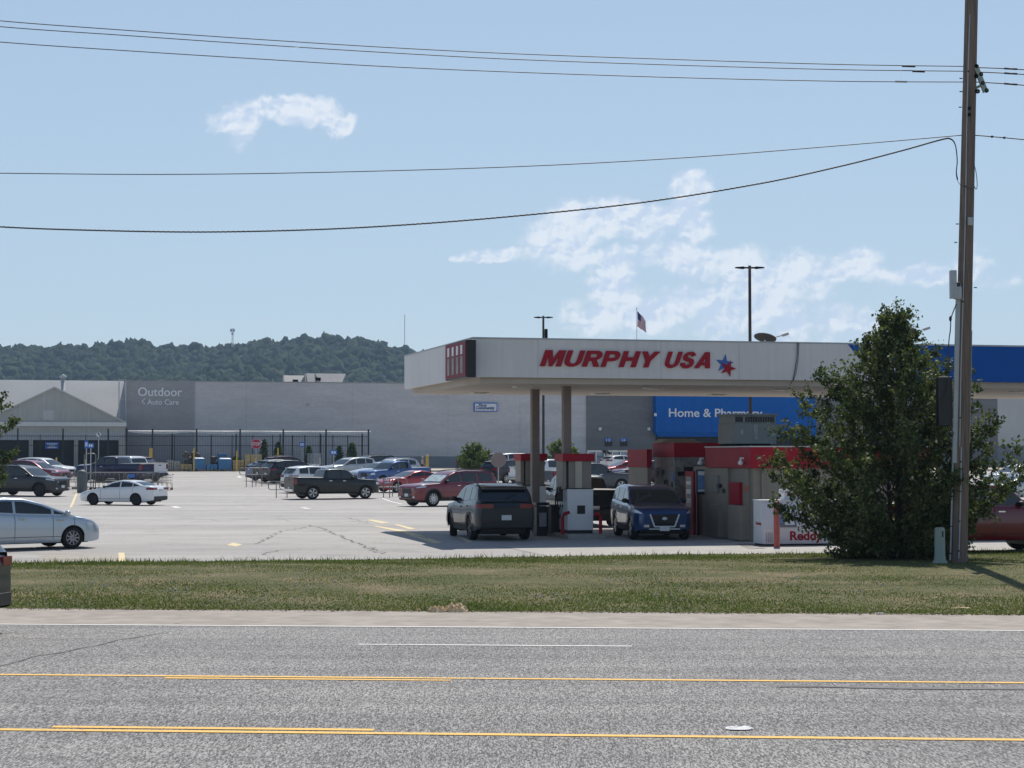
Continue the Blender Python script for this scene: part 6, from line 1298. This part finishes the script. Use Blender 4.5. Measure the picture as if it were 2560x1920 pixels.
for a_ in (a0 + .02, a1 - .08): b = MB(); b.sbox(a_, a_ + .06, 59.41, 59.49, -.2, zb_, 0); obj('leg', b, M['black'], ps_)
b = MB(); b.sbox(a0 + .04, a1 - .04, 59.385, 59.4, zb_ + .08, zt - .03, 0); b.sbox(a0 + .05, a1 - .05, 59.378, 59.385, zt - .18, zt - .06, 1); b.sbox(a0 + .05, a1 - .05, 59.378, 59.385, zb_ + .1, zb_ + .16, 1); obj('poster_sheet', b, [M['poster_blue'], M['letter']], ps_)
# air handler on the kiosk roof
h = thing('air_conditioner', 'big grey green air handler standing on the kiosk roof', 'air conditioner', S(pq(1890, 1110, 57.5)[0], 57.5, ZK)); QH = 57.2; a0, zt = pq(1836, 1034, QH); a1 = pq(1941, 1034, QH)[0]; zm = pq(1836, 1058, QH)[1]
b = MB(); b.sbox(a0, a1, QH, QH + 1.5, ZK + .12, zm); b.sbox(a0 + .02, a1 - .01, QH + .02, QH + 1.48, zm, zt - .05); obj('housing', b, M['hvac'], h, bevel=.01)
b = MB(); n = 12
for k in range(n): a = a0 + .38 + (a1 - a0 - .42) * k / n; b.sbox(a, a + .05, QH + .0, QH + .02, zm + .04, zt - .1)
obj('louvre', b, M['black'], h); b = MB(); b.sbox(a0 + .04, a0 + .28, QH + .0, QH + .02, zm + .04, zt - .1); obj('fan_opening', b, M['black'], h)
b = MB(); b.sbox(a0 - .04, a1 + .04, QH - .04, QH + 1.54, zt - .05, zt); obj('lid', b, M['hvac'], h); b = MB(); b.sbox(a0 + .05, a1 - .2, QH + .05, QH + 1.4, ZK + .036, ZK + .12); obj('curb', b, M['dark_steel'], h)
b = MB(); b.hexa([S(a1, QH + .1, zm - .42), S(a1 + .02, QH + .1, zm - .42), S(a1 + .02, QH + 1.3, zm - .42), S(a1, QH + 1.3, zm - .42), S(a1, QH + .1, zm - .02), S(a1 + .42, QH + .1, zm - .02), S(a1 + .42, QH + 1.3, zm - .02), S(a1, QH + 1.3, zm - .02)]); obj('intake_hood', b, M['hvac'], h)
b = MB(); b.sbox(a0 + .66, a0 + .78, QH - .008, QH, zm - .5, zm - .04); b.sbox(a0 + .2, a0 + .3, QH - .008, QH, zm - .35, zm - .2); obj('data_label', b, M['bag_grey'], h)
# ice chest
QI = 52.6; a0 = pq(1910, 1362, QI)[0]; a1 = pq(2112, 1362, QI)[0]; zg_ = gz(*S(a0, QI)[:2]); zt = pq(1910, 1252, QI + .5)[1]
ic = thing('ice_chest', 'white slant front ice chest with red lettering beside the kiosk wall', 'ice chest', S((a0 + a1) / 2, QI + .4, zg_))
b = MB(); zmid = zg_ + .52; b.sbox(a0, a1, QI, QI + .85, zg_ + .06, zmid); b.hexa([S(a0, QI, zmid), S(a1, QI, zmid), S(a1, QI + .85, zmid), S(a0, QI + .85, zmid), S(a0, QI + .30, zt), S(a1, QI + .30, zt), S(a1, QI + .85, zt), S(a0, QI + .85, zt)]); obj('body', b, M['white_metal'], ic, bevel=.012)
b = MB(); b.sbox(a0 + .03, a1 - .03, QI + .05, QI + .8, zg_, zg_ + .06); obj('base', b, M['black'], ic)
b = MB(); b.sbox(a0 - .01, a1 + .01, QI + .27, QI + .87, zt, zt + .03); obj('lid_edge', b, M['letter'], ic)
def slant(mb, pxl, pxr, t0, t1, off, m):
    A0, A1 = pq(pxl, 1300, QI)[0], pq(pxr, 1300, QI)[0]; P_ = lambda t, o: (QI + .30 * t - o, zmid + (zt - zmid) * t)
    (qa, za), (qb, zb__) = P_(t0, off), P_(t1, off); (qc, zc_), (qd, zd) = P_(t0, 0), P_(t1, 0)
    mb.hexa([S(A0, qa, za), S(A1, qa, za), S(A1, qc, zc_), S(A0, qc, zc_), S(A0, qb, zb__), S(A1, qb, zb__), S(A1, qd, zd), S(A0, qd, zd)], m)
dr = MB(); slant(dr, 1914, 2008, .06, .94, .02, 0); dro = obj('door', dr, M['white_metal'], ic); dr = MB(); slant(dr, 2014, 2108, .06, .94, .02, 0); obj('door', dr, M['white_metal'], ic)
ad = MB(); slant(ad, 1950, 1992, .04, .80, .026, 0); slant(ad, 1963, 1987, .12, .72, .032, 1); slant(ad, 1952, 1958, .2, .5, .032, 2); obj('door_poster', ad, [mat('poster_frame', (.20, .21, .23), .5), M['letter'], M['poster_blue']], dro)
vb = MB()
for k in range(4): A0 = pq(1915 + k * 4.6, 1340, QI)[0]; vb.sbox(A0, A0 + .03, QI - .008, QI, zg_ + .12, zg_ + .40)
obj('vent', vb, M['conduit'], ic)
tx = MB(); text_on_q(tx, 'Reddy', 1975, 2056, 1328, 1357, QI, fat=.03, depth=.005); obj('lettering', tx, M['logo_red'], ic)
tx = MB(); text_on_q(tx, 'Ice', 2060, 2094, 1328, 1351, QI, fat=.03, depth=.005); obj('lettering', tx, mat('ice_blue', (.06, .22, .45), .5), ic)
tx = MB(); q0_ = QI + .12; u_ = Vector(S(0, 1, 0)); qx = QI + .62; org = S(a0, qx, zg_ + .58); text_flat(tx, 'Reddy', org, Vector(S(0, -1, 0)), .42, .12, fat=.02, out=Vector(S(-1, 0, 0))); obj('lettering', tx, M['logo_red'], ic)
tp = thing('ice_sign', 'small white ice sign box standing on top of the ice chest', 'sign', S(pq(1990, 1240, QI + .6)[0], QI + .6, zt + .03)); A0, z1 = pq(1961, 1223, QI + .4); A1 = pq(2040, 1223, QI + .4)[0]
b = MB(); b.sbox(A0, A1, QI + .4, QI + .75, zt + .031, z1); b.sbox(A0 - .12, A0, QI + .45, QI + .55, z1 - .12, z1); obj('box', b, M['white_metal'], tp, bevel=.008)
tx = MB(); text_on_q(tx, 'Reddy', 1968, 2002, 1229, 1243, QI + .4, fat=.02, depth=.004); obj('lettering', tx, M['logo_red'], tp)
tx = MB(); text_on_q(tx, 'Ice', 2006, 2024, 1229, 1241, QI + .4, fat=.02, depth=.004); obj('lettering', tx, M['logo_blue'], tp)
p = gnd(1942, 1369); mb = MB(); zt_ = at(1942, 1254, p[1])[2]; mb.lathe([(.088, 0), (.088, zt_ - p[2] - .03), (.07, zt_ - p[2]), (.001, zt_ - p[2] + .005)], p, 18, 0); mb.lathe([(.1, 0), (.1, .04)], p, 14, 0)
tag(obj('bollard', mb, M['faded_red']), 'faded red bollard standing before the ice chest', 'bollard')
# access covers and scraps by the kiosk
ground_poly('pavement_patch', [(1845, 1361), (1880, 1360), (1905, 1366), (1855, 1367)], M['crack'], .012)
ground_poly('pavement_patch', [(1860, 1368), (1890, 1367), (1915, 1372), (1870, 1372)], M['concrete'], .016)

# ---------------------------------------------------------------- utility pole, wires, pedestal
p = gnd(2397, 1409); PB = Vector((p[0], p[1], gz(p[0], p[1]))); PT = Vector(at(2430, -60, PB.y)); PDIR = (PT - PB)
up_ = thing('utility_pole', 'leaning weathered wooden utility pole at the right of the verge', 'utility pole', PB)
def pp(t, r=0.0, ang=0.0): c = PB + PDIR * t; return c + Vector((math.cos(ang) * r, math.sin(ang) * r, 0))
m_ = MB(); m_.tube([pp(t) for t in np.linspace(-.01, 1.15, 14)], [.195 - .045 * t for t in np.linspace(0, 1.1, 14)], 20); obj('pole', m_, M['wood'], up_)
def ty(py): return (PB.y * 0 + (1409 - py) / (1409 + 60.0))
def prad(t): return .195 - .045 * t
# flat side board in paler grey on the left side and cable cover
b = MB(); t0, t1 = ty(1160), ty(715); b.bar(pp(t0, prad(t0) + .015, PI * 1.15), pp(t1, prad(t1) + .03, PI * 1.15), .10, .09); obj('cable_cover', b, M['conduit'], up_)
for ang, y0, y1, r, off in ((PI * 1.08, 1400, 1150, .022, .03), (PI * 1.42, 1395, 1120, .016, .015), (PI * 1.36, 1120, 40, .014, .012), (PI * 1.98, 1110, 830, .008, .01)):
    b = MB(); ts_ = np.linspace(ty(y0), ty(y1), 16); b.tube([pp(t, prad(t) + off, ang + .05 * math.sin(t * 14)) for t in ts_], r, 6); obj('conduit', b, M['conduit'], up_)
    if r > .01:
        for t in ts_[1::4]: k = MB(); c = pp(t, prad(t) + off, ang); k.ball(c, r * 1.6, r * 1.6, .02, 5); obj('strap', k, M['dark_steel'], up_)
bx = MB(); t = ty(1000); c = pp(t, .0); z0, z1 = at(2360, 1065, PB.y)[2], at(2360, 942, PB.y)[2]; X0, X1 = (2346 - CX) / F * PB.y, (2380 - CX) / F * PB.y; bx.box(X0, X1, PB.y - .05, PB.y + .28, z0, z1); obj('meter_box', bx, M['black'], up_, bevel=.015)
bx = MB(); z0, z1 = at(2380, 748, PB.y)[2], at(2380, 678, PB.y)[2]; X0, X1 = (2373 - CX) / F * PB.y, (2388 - CX) / F * PB.y; bx.box(X0, X1, PB.y - .30, PB.y - .12, z0, z1); bx.box(X0 + .10, X1 + .12, PB.y - .28, PB.y - .16, z0 - .02, z0 + .28); obj('junction_box', bx, M['conduit'], up_, bevel=.01)
bx = MB(); z0, z1 = at(2390, 740, PB.y)[2], at(2390, 708, PB.y)[2]; X0, X1 = (2383 - CX) / F * PB.y, (2397 - CX) / F * PB.y; bx.box(X0, X1, PB.y - .27, PB.y - .14, z0, z1); obj('splice_case', bx, M['black'], up_, bevel=.01)
bx = MB(); z0, z1 = at(2425, 566, PB.y)[2], at(2425, 546, PB.y)[2]; X0, X1 = (2419 - CX) / F * PB.y, (2431 - CX) / F * PB.y; bx.box(X0, X1, PB.y - .24, PB.y - .16, z0, z1); obj('tag_plate', bx, M['conduit'], up_, bevel=.005)
# riser pipe with weatherhead on the right side
b = MB(); Xr = lambda px: (px - CX) / F * PB.y; D = PB.y
b.tube([(Xr(2428), D - .05, at(2428, 620, D)[2]), (Xr(2434), D - .05, at(2434, 470, D)[2])], .028, 8); b.ball((Xr(2435), D - .05, at(2435, 466, D)[2]), .045, .05, .05, 6); obj('riser_pipe', b, M['dark_steel'], up_)
def px_curve(pts, D0, D1=None):
    n = len(pts); return [Vector(at(px, py, D0 if D1 is None else D0 + (D1 - D0) * i / (n - 1))) for i, (px, py) in enumerate(pts)]
def spl(pts, n=12):
    out = []
    for i in range(len(pts) - 1):
        p0, p1, p2, p3 = pts[max(i - 1, 0)], pts[i], pts[i + 1], pts[min(i + 2, len(pts) - 1)]
        for k in range(n):
            t = k / n; out.append(.5 * ((2 * p1) + (p2 - p0) * t + (2 * p0 - 5 * p1 + 4 * p2 - p3) * t * t + (3 * p1 - p0 - 3 * p2 + p3) * t ** 3))
    out.append(pts[-1]); return out
b = MB(); b.tube(spl(px_curve([(2432, 400), (2440, 430), (2443, 462), (2440, 473), (2436, 466)], D - .1), 6), .009, 5); b.tube(spl(px_curve([(2390, 432), (2393, 450), (2405, 465), (2435, 474)], D - .25), 6), .006, 5); obj('drop_wire', b, M['wire'], up_)
b = MB(); b.tube(spl(px_curve([(2391, 760), (2385, 775), (2378, 795), (2376, 825), (2372, 862), (2372, 960), (2360, 1002)], D - .18), 6), .014, 5); b.ball(at(2376, 797, D - .18), .035, .035, .07, 6); b.tube(spl(px_curve([(2384, 1080), (2378, 1100), (2368, 1118), (2364, 1140)], D - .2), 6), .012, 5); obj('drop_wire', b, M['wire'], up_)
# steps and bolts
b = MB()
for px, py in ((2440, 719), (2395, 560), (2391, 606), (2402, 268), (2404, 229), (2404, 196)): c = at(px, py, D); b.bar((c[0] - .05, D, c[2]), (c[0] + .02, D, c[2]), .022)
for px, py in ((2424, 270), (2424, 286)): c = at(px, py, D - .2); b.box(c[0] - .03, c[0] + .03, c[1], c[1] + .05, c[2] - .035, c[2] + .035)
obj('bolt', b, M['dark_steel'], up_)
# cross bracket with insulators on the right
ib = MB(); A_, B_ = Vector(at(2440, 168, D - .1)), Vector(at(2464, 230, D - .1)); ib.bar(A_, B_, .11, .10); ib.bar(Vector(at(2434, 222, D)), Vector(at(2450, 215, D)), .06); ib.bar(Vector(at(2434, 178, D)), Vector(at(2444, 182, D)), .06); obj('bracket', ib, M['ped_green'], up_)
for px, py in ((2441, 166), (2452, 186), (2456, 208), (2466, 226), (2444, 228), (2440, 190)):
    n_ = MB(); c = at(px, py, D - .12); n_.lathe([(.02, -.05), (.05, -.03), (.03, 0), (.05, .03), (.02, .05)], c, 10, 0, 'y'); n_.tube([(c[0] + .05 * math.cos(t), c[1], c[2] + .05 * math.sin(t)) for t in np.linspace(0, 6.2, 10)], .012, 5); obj('insulator', n_, M['dark_steel'], up_)
def wire(name, label, lpts, r, D0=46.2, D1=None, tw=0.0):
    pts = spl(px_curve(lpts, D0, D if D1 is None else D1), 14); mb = MB(); mb.tube(pts, r, 6)
    if tw:
        for ph in (0, 2.1, 4.2): mb.tube([p_ + Vector((0, math.cos(i * 1.05 + ph) * tw, math.sin(i * 1.05 + ph) * tw)) for i, p_ in enumerate(spl(pts[::2], 6))], r * .8, 5)
    return tag(obj(name, mb, M['wire']), label, 'cable', 'overhead cables on the pole')
wire('overhead_cable', 'topmost overhead cable left of the pole', [(-300, 20), (0, 52), (320, 76), (640, 98), (960, 118), (1280, 134), (1700, 149), (2100, 161), (2420, 166)], .011)
wire('overhead_cable', 'second overhead cable from the top left of the pole', [(-300, 34), (0, 66.5), (320, 89), (640, 111), (960, 131), (1280, 148), (1700, 163), (2100, 174), (2415, 178)], .011)
wire('overhead_cable', 'third overhead cable from the top left of the pole', [(-300, 76), (0, 105), (320, 127), (640, 147), (960, 166), (1280, 180), (1700, 194), (2100, 203), (2412, 205)], .011)
wire('overhead_cable', 'thin straight overhead cable running to the middle of the pole', [(-300, 430), (0, 433), (400, 436), (800, 431), (1280, 417), (1700, 395), (2100, 364), (2404, 338)], .011)
wire('twisted_cable', 'sagging twisted service cable, lowest of the overhead cables', [(-300, 545), (0, 567), (240, 576), (500, 580), (760, 575), (1000, 563), (1280, 541), (1600, 507), (1900, 459), (2100, 416), (2250, 378), (2350, 350), (2375, 347), (2388, 362), (2393, 400), (2391, 430), (2394, 448)], .013, tw=.012)
for y0, y1, y2, lb in ((168, 174, 190, 'topmost cable right of the pole'), (179, 186, 205, 'second cable right of the pole'), (204, 213, 235, 'third cable right of the pole'), (337, 349, 372, 'lowest cable right of the pole')):
    mb = MB(); P_ = spl([Vector(at(2425, y0, D)), Vector(at(2560, y1, D - .4)), Vector(at(2760, y2, D - 1.2)), Vector(at(3700, y2 + 95, D - 4))], 10); mb.tube(P_, .013, 6)
    if y0 == 337:
        for k in (5, 7): mb.ball(P_[k], .04, .03, .03, 5)
    else: mb.tube(P_[7:10], .022, 6)
    tag(obj('overhead_cable', mb, M['wire']), lb, 'cable', 'overhead cables on the pole')
for (a_, b_, lb) in (((2255, 165.5), (2288, 166.5), 'dark splice sleeve on the topmost cable left of the pole'), ((2281, 178.5), (2312, 179.5), 'dark splice sleeve on the second cable left of the pole'), ((2238, 204), (2268, 204.5), 'dark splice sleeve on the third cable left of the pole')):
    sp_ = MB(); sp_.tube([Vector(at(*a_, D + .12)), Vector(at(*b_, D + .12))], .02, 6); tag(obj('cable_splice', sp_, M['wire']), lb, 'splice', 'splice sleeves on the cables')
pe = gnd(2350, 1411); X, Y, z0 = pe; z0 = gz(X, Y); t = thing('cable_pedestal', 'pale green cable pedestal at the foot of the utility pole', 'pedestal', (X, Y, z0)); b = MB(); r = .125; hh = at(2350, 1318, Y)[2] - z0
b.lathe([(r * 1.45, 0), (r * 1.45, .05), (r * 1.25, .09), (r * 1.08, .11), (r * 1.08, .19), (r, .20), (r * .97, hh * .93), (r * .9, hh * .98), (r * .5, hh), (.001, hh)], (X, Y, z0), 24); obj('body', b, M['ped_green'], t)
b = MB(); b.box(X + .03, X + .06, Y - r - .004, Y - r + .03, z0 + hh * .74, z0 + hh * .9); obj('marking', b, M['black'], t)
# ---------------------------------------------------------------- lamp posts, flag
def lamp(px, yhead, D, label, span):
    X = (px - CX) / F * D; zb_ = gz(X, D); zh = at(px, yhead, D)[2]; t = thing('lamp_post', label, 'lamp post', (X, D, zb_), 'double headed lot lamps'); b = MB(); b.lathe([(.28, 0), (.28, .6), (.001, .6)], (X, D, zb_), 14, 1); b.tube([(X, D, zb_ + .6), (X, D, zh + .12)], [.10, .075], 10, 0); obj('pole', b, [M['dark_steel'], M['concrete']], t)
    for sd in (-1, 1):
        h_ = MB(); w = span / F * D / 2; h_.box(*sorted((X + sd * .08, X + sd * w * .45)), D - .05, D + .05, zh - .03, zh + .05); h_.hexa([(X + sd * w * .4, D - .18, zh - .05), (X + sd * w, D - .15, zh + .0), (X + sd * w, D + .15, zh + .0), (X + sd * w * .4, D + .18, zh - .05), (X + sd * w * .4, D - .16, zh + .07), (X + sd * w, D - .12, zh + .04), (X + sd * w, D + .12, zh + .04), (X + sd * w * .4, D + .16, zh + .07)]); obj('lamp_head', h_, M['dark_steel'], t)
    return X
lamp(1876, 670, 97, 'tall double headed lamp post right of the station lettering, near', 73)
X = lamp(1358.5, 794, 132, 'smaller double headed lamp post behind the left part of the canopy', 48)
b = MB(); z_ = at(1362, 835, 132)[2]; b.box(X + .08, X + .30, 131.9, 132.1, z_ - .4, z_ + .35); tag(obj('loudspeaker', b, M['dark_steel'], bevel=.03), 'small grey box mounted on the smaller lamp post', 'device box')
D = 246.0; X = (1592.5 - CX) / F * D; ft = at(1592.5, 772, D)[2]; t = thing('flagpole', 'slim flagpole rising behind the canopy', 'flagpole', (X, D, gz(X, D))); b = MB(); b.tube([(X, D, gz(X, D)), (X, D, ft)], [.07, .04], 8); b.ball((X, D, ft + .06), .08, .08, .08, 6); obj('pole', b, M['conduit'], t)
fl = MB(); rows = []; nx, nz = 18, 13; fl_top = at(1593, 778, D)[2]; FS = 246 / 158; wL, hL = 1.55 * FS, 1.25 * FS
for k in range(nz + 1):
    row = []
    for i in range(nx + 1):
        u_ = i / nx; v_ = k / nz; x = X + .05 + u_ * .72 * FS + .05 * math.sin(v_ * 3 + u_ * 4); y = D - .1 + .16 * math.sin(u_ * 9 + v_ * 1.5); z = fl_top - v_ * hL * (1 - .25 * u_) - u_ * .75 * FS - .1 * u_ * u_ + .04 * math.sin(u_ * 12); row.append((x, y, z))
    rows.append(row)
fl.grid(rows, lambda k, i: 2 if (k < 7 and i < 7) else (0 if k % 2 == 0 else 1), True)
tag(obj('flag', fl, [mat('flag_red', (.34, .02, .05), .8), mat('flag_white', (.66, .64, .66), .8), mat('flag_blue', (.03, .04, .16), .8)]), 'drooping striped american flag on the flagpole', 'flag')
# ---------------------------------------------------------------- litter
def crumple(nm, label, px, py, w, d, h, m, seed, cat='litter', group=None):
    rg = np.random.default_rng(seed); p = gnd(px, py); mb = MB(); n = 12; rows = []
    for i in range(n + 1):
        row = []
        for k in range(7):
            u_, v_ = i / n * 2 - 1, k / 6 * 2 - 1; e = math.sqrt(max(0, 1 - u_ * u_ * .9)); row.append((p[0] + u_ * w / 2 + rg.normal(0, w * .015), p[1] + v_ * d / 2 * e, p[2] + .01 + h * max(0, (1 - v_ * v_)) * e * rg.uniform(.35, 1)))
        rows.append(row)
    mb.grid(rows, 0, False); return tag(obj(nm, mb, m), label, cat, group)
crumple('paper_scrap', 'white flattened paper lying in the near turn lane', 1848, 1824, .25, .16, .03, M['paper'], 1)
crumple('paper_scrap', 'white scrap on the grass edge left of the pole', 2198, 1536, .16, .07, .03, M['paper'], 2)
M['burlap'] = mat('brown_rag', (.62, .46, .27), .9, var=.35, vscale=9, bump=.6, bscale=20)
crumple('rag', 'larger crumpled tan rag on the grass edge, right piece', 1140, 1532, .40, .26, .20, M['burlap'], 3, 'rag'); crumple('rag', 'smaller crumpled tan rag, left piece', 1093, 1533, .32, .22, .15, M['burlap'], 4, 'rag')
crumple('branch_debris', 'flat dry leaves on the grass at the right', 2400, 1523, .4, .1, .04, M['burlap'], 5, 'debris')
# ---------------------------------------------------------------- air
hb_ = MB(); hb_.box(-2300, 1500, -60, 2400, -8, 210)
if HAZE:
    hm = bpy.data.materials.new('summer_haze'); hm.use_nodes = True; n_ = hm.node_tree.nodes; n_.clear(); o_ = n_.new('ShaderNodeOutputMaterial'); v_ = n_.new('ShaderNodeVolumePrincipled'); v_.inputs['Density'].default_value = HAZE; v_.inputs['Color'].default_value = (.50, .72, 1, 1); v_.inputs['Anisotropy'].default_value = .2; hm.node_tree.links.new(v_.outputs[0], o_.inputs['Volume'])
    tag(obj('haze', hb_, hm, local=True), kind='stuff')
